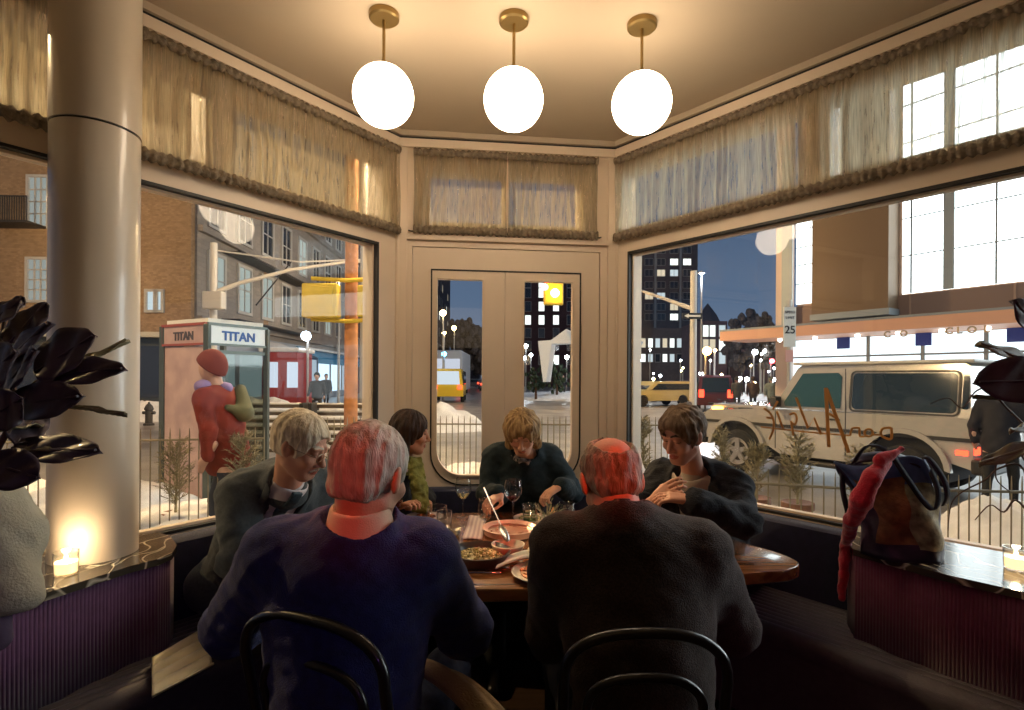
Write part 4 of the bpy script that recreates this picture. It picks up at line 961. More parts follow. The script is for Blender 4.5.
# ------------------------------------------------------------------ bentwood chairs
bw = mat('black_lacquered_bentwood', (.008, .007, .009), .28, coat=.4)
def chair(x, y, rz, label, zt=.92, w=.19):
    t = thing('bentwood_chair', (x, y, 0), label, 'chair', 'black bentwood chairs in front of the table'); M = Matrix.Translation((x, y, 0)) @ Matrix.Rotation(rz, 4, 'Z')
    # local: +Y toward table, back at y=-.2
    def arch(w_, z0, z1, y0, n=24, lean=.07):
        out = []
        for k in range(n+1):
            a = pi*k/n; xx = -w_*math.cos(a); ss = abs(math.sin(a))**.62; z = z0+(z1-z0)*ss; out.append(M @ V((xx*(1 if z > z0 else 1), y0-lean*(z-z0)/(zt-.45), z)))
        return out
    def upright(w_, zb, za, zt_, y0):      # stadium arch: straight sides then elliptical head
        pts = [M @ V((-w_*(.96), y0, zb)), M @ V((-w_, y0-.03, (zb+za)/2))]
        for k in range(21):
            a = pi*k/20; pts.append(M @ V((-w_*math.copysign(abs(math.cos(a))**.75, math.cos(a)), y0-.07, za+(zt_-za)*math.sin(a)**.8)))
        pts += [M @ V((w_, y0-.03, (zb+za)/2)), M @ V((w_*.96, y0, zb))]; return pts
    mb = MB(); mb.tube(upright(w, .45, zt-.10, zt, -.19), .0115, 12); mb.build('back_hoop', bw, t, True)
    mb = MB(); mb.tube(upright(w*.72, .45, zt-.17, zt-.095, -.185), .010, 10); mb.build('inner_hoop', bw, t, True)
    mb = MB(); mb.lathe(M @ V((0, 0, 0)), [(.0005, .435), (.19, .435), (.205, .445), (.205, .462), (.195, .470), (.17, .466), (.0005, .462)], 40); mb.build('seat', bw, t, True)
    for sx, sy in ((-1, 1), (1, 1), (-1, -1), (1, -1)):
        mb = MB(); mb.tube([M @ V((sx*.145, sy*.14, .44)), M @ V((sx*.16, sy*.155, .2)), M @ V((sx*.185, sy*.19, 0))], [.016, .014, .011], 10); mb.build('leg', bw, t, True)
    mb = MB(); mb.tube([M @ V((.155*math.cos(k*pi/12), .155*math.sin(k*pi/12), .22)) for k in range(25)], .008, 8); mb.build('leg_ring', bw, t, True)
chair(-.31, 1.36, -.42, 'black bentwood chair behind the man in the blue sweater', .945)
chair(.275, 1.375, .02, 'black bentwood chair behind the balding man in tweed', .925, .17)

# ------------------------------------------------------------------ tote bag with red scarf on the right ledge
bc = V((1.45, 2.0, .80)); 
bagc = mat('dark_purple_bag_nylon', (.020, .012, .034), .45, var=.3, vscale=9, bump=.4, bscale=25); bagb = mat('blue_bag_panel', (.05, .09, .22), .5, var=.3, vscale=12, bump=.3, bscale=25); bago = mat('rust_patchwork_panel', (.20, .085, .035), .7, var=.4, vscale=20, bump=.4, bscale=40); bagg = mat('olive_grey_patch', (.22, .20, .12), .7, var=.5, vscale=25, bump=.4, bscale=40)
t = thing('tote_bag', bc, 'slouching patchwork tote bag in dark purple, blue and rust on the right ledge', 'bag')
def bagp(u, v):
    a = 2*pi*u; px_ = .125-.018*math.sin(v*pi*1.3)+.012*v; py_ = .080-.02*v; k = 2.6
    ca, sa = math.cos(a), math.sin(a); x = px_*math.copysign(abs(ca)**(2/k), ca); y = py_*math.copysign(abs(sa)**(2/k), sa); z = .34*v
    x += -.075*v**2.2+.012*math.sin(6*v+a*3)+.006*math.sin(17*v+a*5); y += .012*math.sin(7*v+a*4)+.006*math.sin(13*v-a*3); z += (.03*math.sin(a+2.2)+.012*math.sin(a*4))*v
    return bc+Matrix.Rotation(-.35, 3, 'Z') @ V((x, y, z))
mb = MB(); mb.grid(bagp, 48, 24, True); nn_ = 48
for i in range(48):
    for j in range(24):
        u = i/48; v = j/24; a = u*2*pi
        k = 0
        if .60 < u < .77 and .16 < v < .80: k = 2
        elif .77 <= u < .93 and v > .1: k = 3 if v < .72 else 1
        elif v > .70 and .55 < u: k = 1
        mb.mi[i*24+j] = k
mb.arr([bagp(i/48, 0) for i in range(48)], [tuple(range(48))]); mb.build('bag_body', [bagc, bagb, bago, bagg], t, True, ang=180, solid=.004)
mb = MB(); mb.grid(lambda u, v: V((bc+Matrix.Rotation(-.35, 3, 'Z') @ V((-.13+.0*u, 0, .325)))) + Matrix.Rotation(-.35, 3, 'Z') @ V((-.10*math.cos(pi*u)+.07, .055*(2*v-1)*(1-.2*abs(2*u-1)), .045*math.sin(pi*u)*(1-(2*v-1)**2*.6)+.01)), 20, 10); mb.build('top_flap', bagc, t, True, solid=.006)
RB = Matrix.Rotation(-.35, 3, 'Z')
for nm, pts in (('shoulder_strap', [(-.17, -.05, .34), (-.13, -.07, .41), (-.07, -.09, .39), (-.02, -.10, .31), (.03, -.10, .23), (.065, -.10, .20), (.085, -.07, .26), (.07, -.03, .34)]), ('shoulder_strap', [(-.19, .02, .33), (-.20, -.03, .24), (-.185, -.06, .15), (-.17, -.06, .14), (-.165, -.04, .22)]), ('shoulder_strap', [(.03, .03, .33), (.07, .0, .37), (.115, -.02, .30), (.125, -.03, .24), (.115, -.03, .20)])):
    sm = [V(p) for p in pts]; cps = []
    for i in range(len(sm)-1):
        p0, p1, p2, p3 = sm[max(0, i-1)], sm[i], sm[i+1], sm[min(len(sm)-1, i+2)]
        for k in range(6): q_ = k/6; cps.append(.5*((2*p1)+(p2-p0)*q_+(2*p0-5*p1+4*p2-p3)*q_*q_+(3*p1-p0-3*p2+p3)*q_**3))
    mb = MB(); 
    def sf(u, v, cps=cps): i = min(len(cps)-1, int(round(u*(len(cps)-1)))); return bc+RB @ (cps[i]+V((.009*(2*v-1), .004*(2*v-1), .003*(2*v-1))))
    mb.grid(sf, len(cps)-1, 2); mb.build(nm, mat('black_webbing', (.015, .012, .02), .5), t, True, solid=.004, ang=180)
red = mat('crimson_wool_scarf', (.50, .012, .035), .85, var=.2, vscale=25, bump=.4, bscale=150, sheen=.4)
def sd_scarf(p):
    d_ = None; K = [P(885, 462, 1.90), P(872, 478, 1.86), P(862, 500, 1.88), P(852, 520, 1.96), P(846, 545, 2.14), P(843, 575, 2.16), P(842, 598, 2.17)]; rs = [.020, .030, .032, .028, .020, .017, .013]
    for i in range(len(K)-1):
        k = sd_caps(p, K[i], K[i+1], rs[i], rs[i+1]); d_ = k if d_ is None else smin(d_, k, .012)
    d_ = smin(d_, sd_caps(p, P(880, 460, 1.86), P(902, 449, 1.88), .022, .012), .01); return d_+wob(p, .003, 30, 2)+wob(p, .0015, 110, 4)
sdf_obj('red_scarf', sd_scarf, P(870, 440, 1.9)-V((.25, .2, .68)), P(870, 440, 1.9)+V((.25, .40, .1)), .006, red, None, off=P(850, 560, 2.1), label='crimson scarf trailing out of the tote bag over the ledge', cat='scarf')

# ------------------------------------------------------------------ rubber plants and the coat
def leafmesh(mb, base, tip, w, up, curl=.08, cup=.25, n=16, fold=.13):
    base = V(base); tip = V(tip); d_ = tip-base; L = d_.length; d_.normalize(); up = V(up); X = d_.cross(up).normalized(); Z = X.cross(d_)
    vs = []; cols = 9
    for i in range(n+1):
        t = i/n; ww = w*1.12*(max(0, math.sin(pi*t**.9))**.55 if 0 < t < 1 else 0)+.0015; c = base+d_*L*t+Z*(-curl*L*t*t+curl*L*.5*t)
        for j in range(cols):
            a = (j/(cols-1))*2-1; vs.append(c+X*ww*a+Z*(fold*ww*abs(a)**1.3)+Z*.004*math.sin(t*14+j))
    fs = [(i*cols+j, i*cols+j+1, (i+1)*cols+j+1, (i+1)*cols+j) for i in range(n) for j in range(cols-1)]; mb.arr(vs, fs)
leafd = mat('dark_burgundy_rubber_leaf', (.060, .042, .052), .5, var=.3, vscale=10, coat=.1); leafo = mat('olive_leaf_underside', (.17, .145, .075), .5, var=.2, vscale=10); stemm = mat('woody_plant_stem', (.09, .05, .03), .7, var=.3)
def plant(root, stems, leaves, label, potz):
    t = thing('rubber_plant', root, label, 'potted plant')
    mb = MB(); mb.lathe(root, [(.0005, 0), (.11, 0), (.145, potz), (.135, potz), (.125, potz-.03), (.0005, potz-.03)], 32); mb.build('pot', mat('dark_planter', (.03, .025, .03), .6), t, True)
    for s_ in stems: mb = MB(); mb.tube(s_, [.008-.004*i/(len(s_)-1) for i in range(len(s_))], 8); mb.build('stem', stemm, t, True)
    for (b_, t_, w_, up, m_) in leaves:
        mb = MB(); leafmesh(mb, b_, t_, w_, up); mb.tube([V(b_), V(b_)+(V(t_)-V(b_))*.97], .0022, 6); mb.build('leaf', m_, t, True, solid=.0015)
Q = lambda px, py, Y=1.15: P(px, py, Y)
rl = V((-1.36, 1.02, .0)); 
st = [[rl+V((0, 0, .4)), Q(-40, 560, 1.05), Q(-20, 480, 1.08), Q(8, 430, 1.12), Q(18, 400, 1.14), Q(0, 350, 1.15), Q(5, 320, 1.15)]]
lv = [((8, 345, 1.12), (46, 302, 1.18), .030, (0, -1, .3), leafd), ((-5, 372, 1.14), (48, 322, 1.05), .026, (-.3, -1, .5), leafd), ((0, 395, 1.1), (34, 350, 1.05), .040, (-.6, -1, .3), leafd), ((35, 372, 1.12), (94, 335, 1.12), .052, (-.1, -1, .5), leafd), ((40, 376, 1.12), (124, 368, 1.10), .030, (0, -.9, .6), leafd), ((30, 388, 1.1), (128, 338, 1.25), .014, (0, -.3, 1), leafo), ((10, 405, 1.1), (80, 396, 1.05), .034, (.2, -1, .2), leafd), ((18, 398, 1.12), (74, 378, 1.16), .030, (0, -.5, 1), leafo),
      ((55, 405, 1.12), (127, 413, 1.12), .007, (0, -.2, 1), leafo), ((12, 449, 1.12), (98, 450, 1.06), .030, (.1, -.8, .7), leafd), ((10, 452, 1.1), (82, 440, 1.12), .026, (-.1, -.4, 1), leafo), ((-12, 462, 1.0), (38, 478, 1.0), .034, (.2, -.9, .4), leafd), ((0, 430, 1.1), (40, 425, 1.2), .03, (0, -.4, 1), leafo), ((-20, 385, 1.05), (14, 352, 1.0), .045, (-.4, -1, .2), leafd), ((-14, 420, 1.0), (22, 398, 1.02), .042, (0, -1, .2), leafd), ((0, 320, 1.15), (22, 296, 1.2), .018, (.2, -1, .2), leafd), ((-30, 340, 1.05), (20, 300, 1.1), .040, (-.3, -1, .6), leafd), ((15, 445, 1.1), (42, 410, 1.25), .028, (.5, -.6, .2), leafd)]
plant(rl, st, [(Q(*b_), Q(*t_), w_, up, m_) for b_, t_, w_, up, m_ in lv], 'dark leaved rubber plant at the left edge, before the column', .42)
rp = V((1.42, .98, 0)); st = [[rp+V((0, 0, .4)), Q(1075, 520, 1.15), Q(1050, 440, 1.15), Q(1042, 380, 1.15), Q(1035, 350, 1.15)]]
twig = lambda pts: [V(P(*p)) for p in pts]
lv = [((1056, 372, 1.15), (978, 342, 1.15), .030, (0, -.6, 1), leafo), ((1060, 380, 1.12), (977, 382, 1.10), .044, (.1, -1, .3), leafd), ((1046, 402, 1.15), (973, 395, 1.18), .006, (0, -.2, 1), leafo), ((1046, 425, 1.15), (1010, 430, 1.1), .010, (0, -.2, 1), leafo), ((1052, 440, 1.15), (980, 463, 1.12), .016, (0, -.5, 1), leafo), ((1050, 350, 1.15), (1015, 300, 1.1), .03, (.2, -1, .2), leafd)]
plant(rp, st, [(Q(*b_), Q(*t_), w_, up, m_) for b_, t_, w_, up, m_ in lv], 'dark leaved rubber plant poking in at the right edge', .42)
bt2 = V(PZ(1012, 560, .80)); 
t = thing('twisted_willow_branches', bt2, 'bare twisted willow twigs curling before the right window', 'branches')
for pts in ([(1040, 540, 1.62), (1024, 470, 1.62), (1000, 468, 1.62), (985, 480, 1.62), (962, 492, 1.62), (951, 505, 1.62), (948, 530, 1.64)], [(1030, 470, 1.62), (1018, 452, 1.6), (1000, 455, 1.6), (996, 478, 1.6), (1010, 492, 1.6)], [(1030, 430, 1.62), (1004, 405, 1.6), (990, 388, 1.6), (975, 392, 1.6), (962, 408, 1.62), (948, 398, 1.62), (930, 404, 1.62)], [(1034, 520, 1.62), (1016, 500, 1.6), (1004, 512, 1.6), (990, 505, 1.62), (975, 520, 1.62)]):
    mb = MB(); sm = twig(pts); out = []
    for i in range(len(sm)-1):
        p0, p1, p2, p3 = sm[max(0, i-1)], sm[i], sm[i+1], sm[min(len(sm)-1, i+2)]
        for k in range(5): q_ = k/5; out.append(.5*((2*p1)+(p2-p0)*q_+(2*p0-5*p1+4*p2-p3)*q_*q_+(3*p1-p0-3*p2+p3)*q_**3))
    mb.tube(out+[sm[-1]], [.0035-.0022*i/len(out) for i in range(len(out)+1)], 6); mb.build('branch', stemm, t, True)
coatm = mat('pale_sage_canvas_coat', (.46, .43, .32), .9, var=.1, vscale=10, bump=.3, bscale=200); lil = mat('lilac_lining', (.13, .09, .15), .8, bump=.2, bscale=60)
def coat(p):
    K = [P(-26, 480, 1.12), P(-12, 540, 1.08), P(8, 600, 1.05)]
    d_ = sd_caps(p, K[0], K[1], .065, .075); d_ = smin(d_, sd_caps(p, K[1], K[2], .075, .052), .05)
    pl_ = (p-np.array(P(20, 612, 1.06))) @ nrm((.25, 0, -1)); d_ = smax(d_, pl_, .006); return d_+wob(p, .005, 22, 2)+wob(p, .002, 60, 1)
o_ = sdf_obj('hanging_coat', coat, P(-20, 560, 1.08)-V((.25, .2, .35)), P(0, 540, 1.08)+V((.25, .2, .35)), .007, coatm, None, off=P(0, 620, 1.05), label='pale sage coat sleeve hanging at the far left edge', cat='coat')
def lin(p): return sd_caps(p, P(-24, 580, 1.04), P(-6, 640, 1.03), .05, .028)+wob(p, .004, 40, 1)
sdf_obj('lining', lin, P(-10, 600, 1.04)-V((.2, .2, .25)), P(-10, 600, 1.04)+V((.2, .2, .25)), .008, lil, o_)
# wall hook stand carrying the coat
mb = MB(); hk = P(-26, 480, 1.12); mb.tube([(hk.x-.12, hk.y-.05, 0), (hk.x-.12, hk.y-.05, hk.z+.1)], .018, 10); mb.tube([(hk.x-.12, hk.y-.05, hk.z+.06), (hk.x-.02, hk.y, hk.z+.02)], .009, 8); mb.lathe((hk.x-.12, hk.y-.05, 0), [(.16, 0), (.16, .02), (.02, .05)], 24)
mb.build('coat_stand', bw, None, True, 'black coat stand out at the left edge, holding the sage coat', 'coat stand')
# light falling on the left bench seat, painted as a pale ribbed sheet
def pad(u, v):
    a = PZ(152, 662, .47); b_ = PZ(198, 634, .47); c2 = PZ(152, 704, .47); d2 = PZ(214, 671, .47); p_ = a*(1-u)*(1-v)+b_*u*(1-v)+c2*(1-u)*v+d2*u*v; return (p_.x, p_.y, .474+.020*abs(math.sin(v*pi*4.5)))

mb = MB(); mb.grid(pad, 20, 72); mb.build('ribbed_light_patch', mat('painted_pale_seat_light', (.90, .82, .52), .4, coat=.3), None, True, 'pale yellow ribbed patch of painted light on the left bench, beside the blue sweater', 'light patch', solid=.006, ang=180)
# ================================================================== the street outside
asph = mat('wet_asphalt', (.14, .125, .11), .32, col2=(.34, .31, .27), vscale=.9, bump=.3, bscale=14)
snow = mat('street_snow', (.78, .76, .72), .85, var=.12, vscale=3, bump=.5, bscale=18)
dirty = mat('grey_slushy_snow', (.55, .52, .47), .8, col2=(.25, .23, .2), vscale=2.5, bump=.6, bscale=12)
mb = MB(); mb.prism([(-70, 2.0), (-70, 300), (120, 300), (120, -3), (6, -3), (2.9, 1.2), (.70, 3.7), (-.75, 3.55), (-3.6, -1), (-6, -3), (-70, -3)], GZ-.1, GZ)
mb.build('street_pavement', asph, None, kind='structure')
def heap(label, loops, name='snowbank', m=None, seed=0, fr=1.6, st=.09):
    """loops: list of (x,y,rx,ry,h) summed mounds"""
    xs0 = min(a-c_ for a, b_, c_, d_, h_ in loops)-.2; xs1 = max(a+c_ for a, b_, c_, d_, h_ in loops)+.2; ys0 = min(b_-d_ for a, b_, c_, d_, h_ in loops)-.2; ys1 = max(b_+d_ for a, b_, c_, d_, h_ in loops)+.2
    nu = min(160, int((xs1-xs0)/st)+2); nv = min(160, int((ys1-ys0)/st)+2)
    def fn(u, v):
        x = xs0+(xs1-xs0)*u; y = ys0+(ys1-ys0)*v; z = -.06
        for a, b_, c_, d_, h_ in loops:
            q = ((x-a)/c_)**2+((y-b_)/d_)**2
            if q < 1: z = max(z, (h_*(1-q)**.6)*(1+.30*noise.noise(V((x*fr, y*fr, seed)))+.16*noise.noise(V((x*fr*3, y*fr*3, seed)))+.08*noise.noise(V((x*fr*8, y*fr*8, seed)))) )
        return (x, y, GZ+z)
    mb = MB(); mb.grid(fn, nu, nv); return mb.build(name, m or snow, None, True, label, 'snow', kind=None, ang=180)
heap('knobbly snow heap outside the left window, behind the railing', [(-2.9, 5.2, 1.0, .9, .45), (-4.3, 5.6, 1.3, .9, .5), (-1.9, 5.6, .9, .8, .35), (-5.6, 5.6, 1.4, 1.0, .55)], seed=1, st=.05)
heap('lumpy snow heap outside the glazed double door', [(-.8, 7.6, 1.3, 1.1, .42), (.5, 7.7, 1.3, 1.1, .36), (1.9, 7.4, 1.2, 1.2, .4)], seed=2, st=.05)
heap('low snow strip beside the parked off-road car, right window', [(2.3, 5.4, 1.2, .9, .25), (3.6, 4.8, 1.2, .9, .30)], seed=3, st=.05)
heap('tall snow heap behind the tote bag at far right', [(4.15, 4.35, .95, .7, .62), (5.2, 4.6, 1.0, .8, .50), (6.3, 5.0, 1.2, .8, .5)], seed=4, st=.05)
heap('white snowbank beside the phone booth in the left window', [(-8.4, 18, 1.6, 1.2, .9), (-9.9, 18, 1.2, 1.2, .7)], seed=5, st=.12)
heap('long white snowbank at the kerb behind the orange pole', [(-4.6, 15.5, 2.0, 1.0, .85), (-3.0, 17, 2.2, 1.0, .8)], seed=6, st=.12)
heap('snow covered kerb in front of the orange brick building', [(-16, 20.5, 5, 1.4, .7), (-24, 20.5, 5, 1.4, .6), (-12.2, 20.6, 2, 1.2, .4)], seed=7, st=.25)
heap('flat snow field around the white arch sculpture', [(6, 46, 7, 8, .5), (15, 50, 10, 9, .5)], seed=8, st=.3)

# --- iron railings
rail_m = mat('weathered_iron_rail', (.26, .22, .14), .5, .3)
def railing(pts, h, label, gap=.085, r=.0065):
    t = thing('iron_railing', (pts[0][0], pts[0][1], GZ), label, 'railing'); L = resample([V(p) for p in pts], gap)
    mb = MB()
    for z in (h-.07, .12): mb.tube([(p[0], p[1], GZ+z) for p in pts], .010, 6)
    mb.build('rail', rail_m, t)
    mb = MB()
    for p in L: mb.tube([(p.x, p.y, GZ), (p.x, p.y, GZ+h-.02), (p.x, p.y, GZ+h+.03)], [r, r, .002], 5)
    mb.build('pickets', rail_m, t, kind='stuff')
railing([(-5.6, 4.15), (-3.6, 4.5), (-2.2, 4.8)], 1.17, 'thin iron railing outside the left window', .075, .0055)
railing([(-2.2, 6.0), (-1.2, 6.4), (2.2, 6.4)], 1.17, 'thin iron railing outside the double door', .07)
railing([(1.35, 3.75), (2.1, 3.5), (4.6, 3.3)], 1.02, 'thin iron railing outside the right window', .062, .0045)

# --- potted conifers
nd = mat('dry_conifer_needles', (.27, .235, .14), .8, var=.4, vscale=30); terra = mat('terracotta', (.24, .12, .075), .8, var=.2, vscale=10)
def conifer(px, ytop, ypot0, ypot1, Y, label, w=.16):
    top = P(px, ytop, Y); pz = P(px, ypot0, Y).z; bz = max(GZ+.02, P(px, ypot1, Y).z-.1); c_ = V((top.x, Y, GZ)); t = thing('potted_conifer', c_, label, 'potted plant', 'small potted conifers outside'); rr = random.Random(px)
    mb = MB(); r = .112; mb.lathe(c_, [(.0005, 0), (r*.8, 0), (r*.95, pz-GZ-.05), (r*1.08, pz-GZ-.05), (r*1.08, pz-GZ), (r*.9, pz-GZ), (.0005, pz-GZ-.03)], 24); mb.build('pot', terra, t, True)
    mb = MB(); mb.tube([(c_.x, Y, pz-.03), (c_.x+.01, Y, (pz+top.z)/2), (c_.x, Y, top.z)], [.012, .008, .003], 6); Hh = top.z-pz
    for i in range(105):
        f_ = rr.random()**.9; z = pz+.04+f_*Hh*.93; a = rr.uniform(0, 2*pi); R_ = w*(.35+.75*math.sin(pi*min(1, (1-f_)*.8+.15)))*(1-.35*f_); d_ = V((math.cos(a), math.sin(a), rr.uniform(.5, 1.4))).normalized(); b0 = V((c_.x, Y, z)); mb.tube([b0, b0+d_*R_], .0025, 3)
        for k in range(16):
            q = b0+d_*R_*(k+2)/16; e_ = (d_+V((rr.uniform(-1, 1), rr.uniform(-1, 1), rr.uniform(-1, 1)))).normalized(); w_ = V((rr.uniform(-1, 1), rr.uniform(-1, 1), rr.uniform(-1, 1))).normalized()*.0042; mb.arr([q-w_, q+w_, q+e_*rr.uniform(.03, .055)], [(0, 1, 2)])
    mb.build('foliage', nd, t)
for a_ in ((176, 442, 512, 530, 4.9, 'bushy potted conifer outside, right of the column', .20), (243, 440, 505, 530, 4.6, 'bushy potted conifer outside, behind the grey suited man', .19), (643, 420, 480, 500, 5.2, 'slim potted conifer between balding man and short haired woman', .12), (756, 452, 497, 530, 4.6, 'potted conifer below the off-road car, left of three', .17), (798, 440, 502, 525, 4.3, 'potted conifer in a terracotta pot below the gold letters', .17), (722, 430, 490, 500, 5.0, 'potted conifer in front of the front car wheel', .12), (862, 452, 520, 530, 4.2, 'potted conifer half hidden behind the tote bag', .17)): conifer(*a_)

# --- phone booth
booth_f = mat('grey_booth_frame', (.10, .115, .10), .4, .5); booth_p = mat('scratched_pinkish_panel', (.52, .36, .32), .5, col2=(.40, .27, .25), vscale=5, bump=.1); sgn = mat('white_sign_panel', (.62, .66, .66), .5, emit=(.7, .8, .85), estr=.18); sgnt = mat('blue_lettering', (.02, .10, .35), .5)
bgl = thin_glass('dusty_booth_glass', (.55, .58, .52), .05, 1.2)
bA = V(((207-512)/540*5.9, 5.9)); dF = V((.475, .88)).normalized(); dS = V((-.88, .475)).normalized()   # front face direction, left face direction
BT = P(207, 322, 5.9).z; c_ = V((bA.x, bA.y, GZ)); t = thing('phone_booth', c_, 'grey public phone booth with a TITAN sign on its roof band', 'phone booth')
wF = .74; wS = .84
def bf(M_d, o): return wall_matrix(o, M_d, V((M_d.y, -M_d.x)))
MF_ = bf(dF, bA); MS_ = wall_matrix(bA, dS, V((-dS.y, dS.x)))
cor = [bA, bA+dF*wF, bA+dF*wF+dS*wS, bA+dS*wS]
for p in cor: mb = MB(); mb.rbox((p.x-.03, p.y-.03, GZ), (p.x+.03, p.y+.03, BT-.02), .006); mb.build('post', booth_f, t)
mb = MB(); mb.prism([(p.x, p.y) for p in cor], BT-.03, BT+.0); mb.prism([((p-(cor[0]+cor[2])/2)*.93+(cor[0]+cor[2])/2)[:] for p in cor], BT, BT+.05); mb.build('roof', mat('snowy_booth_roof', (.7, .68, .62), .8, bump=.3, bscale=20), t)
for M_, w_, tx, sz, tm in ((MF_, wF, 'TITAN', .155, sgnt), (MS_, wS, 'TITAN', .125, mat('dark_grey_lettering', (.08, .07, .08), .6))):
    mb = MB(); sgc = 1 if M_ is MF_ else -1; mb.box((.0, -.02, BT-.24), (w_, .01, BT-.03), M_); sb = mb.build('sign_band', sgn if M_ is MF_ else booth_p, t)
    mb = MB(); plate(mb, [rect(0, w_, BT-.25, BT-.0), rect(.02, w_-.02, BT-.225, BT-.03)], -.01, .025, M_); mb.build('sign_frame', booth_f if M_ is MF_ else mat('red_trim', (.30, .07, .05), .5), t)
    mb = MB(); T_ = M_ @ Matrix.Translation((w_*.5, .014, BT-.185)); text_mesh(mb, tx, T_, sz*(.92 if M_ is MF_ else 1.05), .004, mirror=(M_ is MS_), bold=.004); mb.build('sign_lettering', tm, sb)
mb = MB(); mb.box((.03, -.02, GZ+.1), (wS-.03, .0, BT-.26), MS_); mb.build('side_panel', booth_p, t)
mb = MB(); mb.box((.03, -.012, GZ+.1), (wF-.03, -.004, BT-.33), MF_); mb.build('front_glass', bgl, t)
mb = MB(); mb.box((.0, -.03, BT-.34), (wF, .01, BT-.30), MF_); mb.box((.0, -.03, GZ+.02), (wF, .01, GZ+.12), MF_); mb.build('cross_rail', booth_f, t)
Mb_ = bf(dF, bA+dS*wS); mb = MB(); mb.box((.03, -.01, GZ+.1), (wF-.03, .01, BT-.26), Mb_); mb.build('back_panel', mat('dark_booth_back', (.05, .055, .05), .5), t)
mb = MB(); mb.rbox((.30, .02, 1.0), (.52, .14, 1.45), .015, Mb_); mb.build('payphone', mat('dark_metal', (.05, .05, .055), .4, .7), t)

# --- people outside
def walker(loc, hgt, face, coat_c, leg_c, label, h=.03, hat=None, lean=0, skinc=(.5, .3, .22), stride=.22, bag=None, arm=.15):
    loc = np.array(loc, float); k = hgt/1.75; y = np.array((math.sin(face), math.cos(face), 0)); x = np.array((y[1], -y[0], 0)); z = np.array((0, 0, 1.0))
    W = lambda a, b_, c_: loc+(x*a+y*(b_+lean*c_)+z*c_)*k
    cp = lambda p, a, b_, r0, r1: sd_caps(p, a, b_, r0*k, r1*k)
    hd = W(0, .03, 1.62)
    def body(p):
        d_ = sd_ell(p, hd, (.085*k, .10*k, .12*k)); d_ = smin(d_, cp(p, W(0, .0, 1.52), W(0, -.01, 1.38), .05, .06), .02); d_ = smin(d_, cp(p, W(0, .12, 1.60), W(0, .10, 1.61), .012, .015), .02)
        d_ = smin(d_, cp(p, W(0, 0, 1.3), W(0, 0, 1.0), .10, .10), .05)
        for s in (-1, 1):
            d_ = smin(d_, cp(p, W(s*.24, arm*s*.6, 1.02), W(s*.25, .16+arm*s, .88), .03, .028), .02); d_ = smin(d_, cp(p, W(s*.25, .17+arm*s, .88), W(s*.245, .20+arm*s, .81), .036, .025), .02)
            d_ = smin(d_, cp(p, W(s*.09, 0, .95), W(s*.10, s*stride*.6+.04, .5), .08, .06), .03); d_ = smin(d_, cp(p, W(s*.10, s*stride*.6+.04, .5), W(s*.10, s*stride, .08), .055, .04), .02); d_ = smin(d_, cp(p, W(s*.10, s*stride-.04, .05), W(s*.10, s*stride+.14, .04), .045, .04), .02)
        return d_
    def coat_(p):
        d_ = smin(cp(p, W(-.13, 0, 1.38), W(.13, 0, 1.38), .085, .085), cp(p, W(0, 0, 1.3), W(0, -.01, .88), .165, .185), .08)
        for s in (-1, 1):
            d_ = smin(d_, cp(p, W(s*.19, 0, 1.38), W(s*.25, arm*s*.3-.02, 1.12), .075, .062), .04); d_ = smin(d_, cp(p, W(s*.25, arm*s*.3-.02, 1.12), W(s*.25, .12+arm*s, .92), .06, .048), .03)
        return smax(d_+wob(p, .006, 20, 1), .74*k+loc[2]-p[:, 2], .02)
    lo = loc-np.array((.55, .55, .02)); hi = loc+np.array((.55, .55, hgt+.12)); hi[:2] += np.abs(y[:2]*lean)*1.7; lo[:2] -= np.abs(y[:2]*lean)*1.7
    nm = 'coat_%0.2f_%0.2f_%0.2f' % coat_c; pm = [mat('face_'+nm, skinc, .6), mat('trouser_%0.2f_%0.2f_%0.2f' % leg_c, leg_c, .9)]
    o = sdf_obj('person', body, lo, hi, h*.8, pm, None, lambda c_: (c_[:, 2] < loc[2]+.78*k).astype(int), off=V(loc), label=label, cat='person')
    sdf_obj('coat', coat_, lo, hi, h, mat(nm, coat_c, .85, var=.2, vscale=8), o)
    hc_ = hat or (.05, .03, .02); g_ = .012 if hat is None else .028
    def hr(p): return smax(sd_ell(p, hd+z*.02-y*.01, ((.085+g_)*k, (.10+g_)*k, (.115+g_)*k), np.stack([x, y, z], 1)), -((p-hd) @ (z*.8-y*.6))-.0, .01)
    sdf_obj('hat' if hat else 'hair', hr, lo, hi, h*.7, mat('knit_%0.2f_%0.2f' % hc_[:2], hc_, .9), o)
    return o, W, k
o_, W_, k_ = walker((P(241, 400, 4.75).x, 4.75, GZ), 1.86, -1.45, (.17, .02, .010), (.03, .035, .05), 'person in a red orange winter coat and red knit hat passing the phone booth', .016, (.16, .03, .02), lean=.15, stride=.30)
def cp_obj(par, nm, fn_, c_, r_, m_, h=.014): sdf_obj(nm, fn_, np.array(c_)-r_, np.array(c_)+r_, h, m_, par)
q0, q1, q2 = W_(-.17, .05, 1.42), W_(.05, .16, 1.22), W_(.22, .05, 1.0)
cp_obj(o_, 'scarf', lambda p: smin(sd_caps(p, W_(-.10, .06, 1.47), W_(.10, .07, 1.46), .06, .06), sd_caps(p, W_(.0, -.09, 1.45), W_(.12, .02, 1.46), .05, .05), .03)+wob(p, .006, 30), q1, .45, mat('lilac_scarf', (.25, .18, .36), .9))
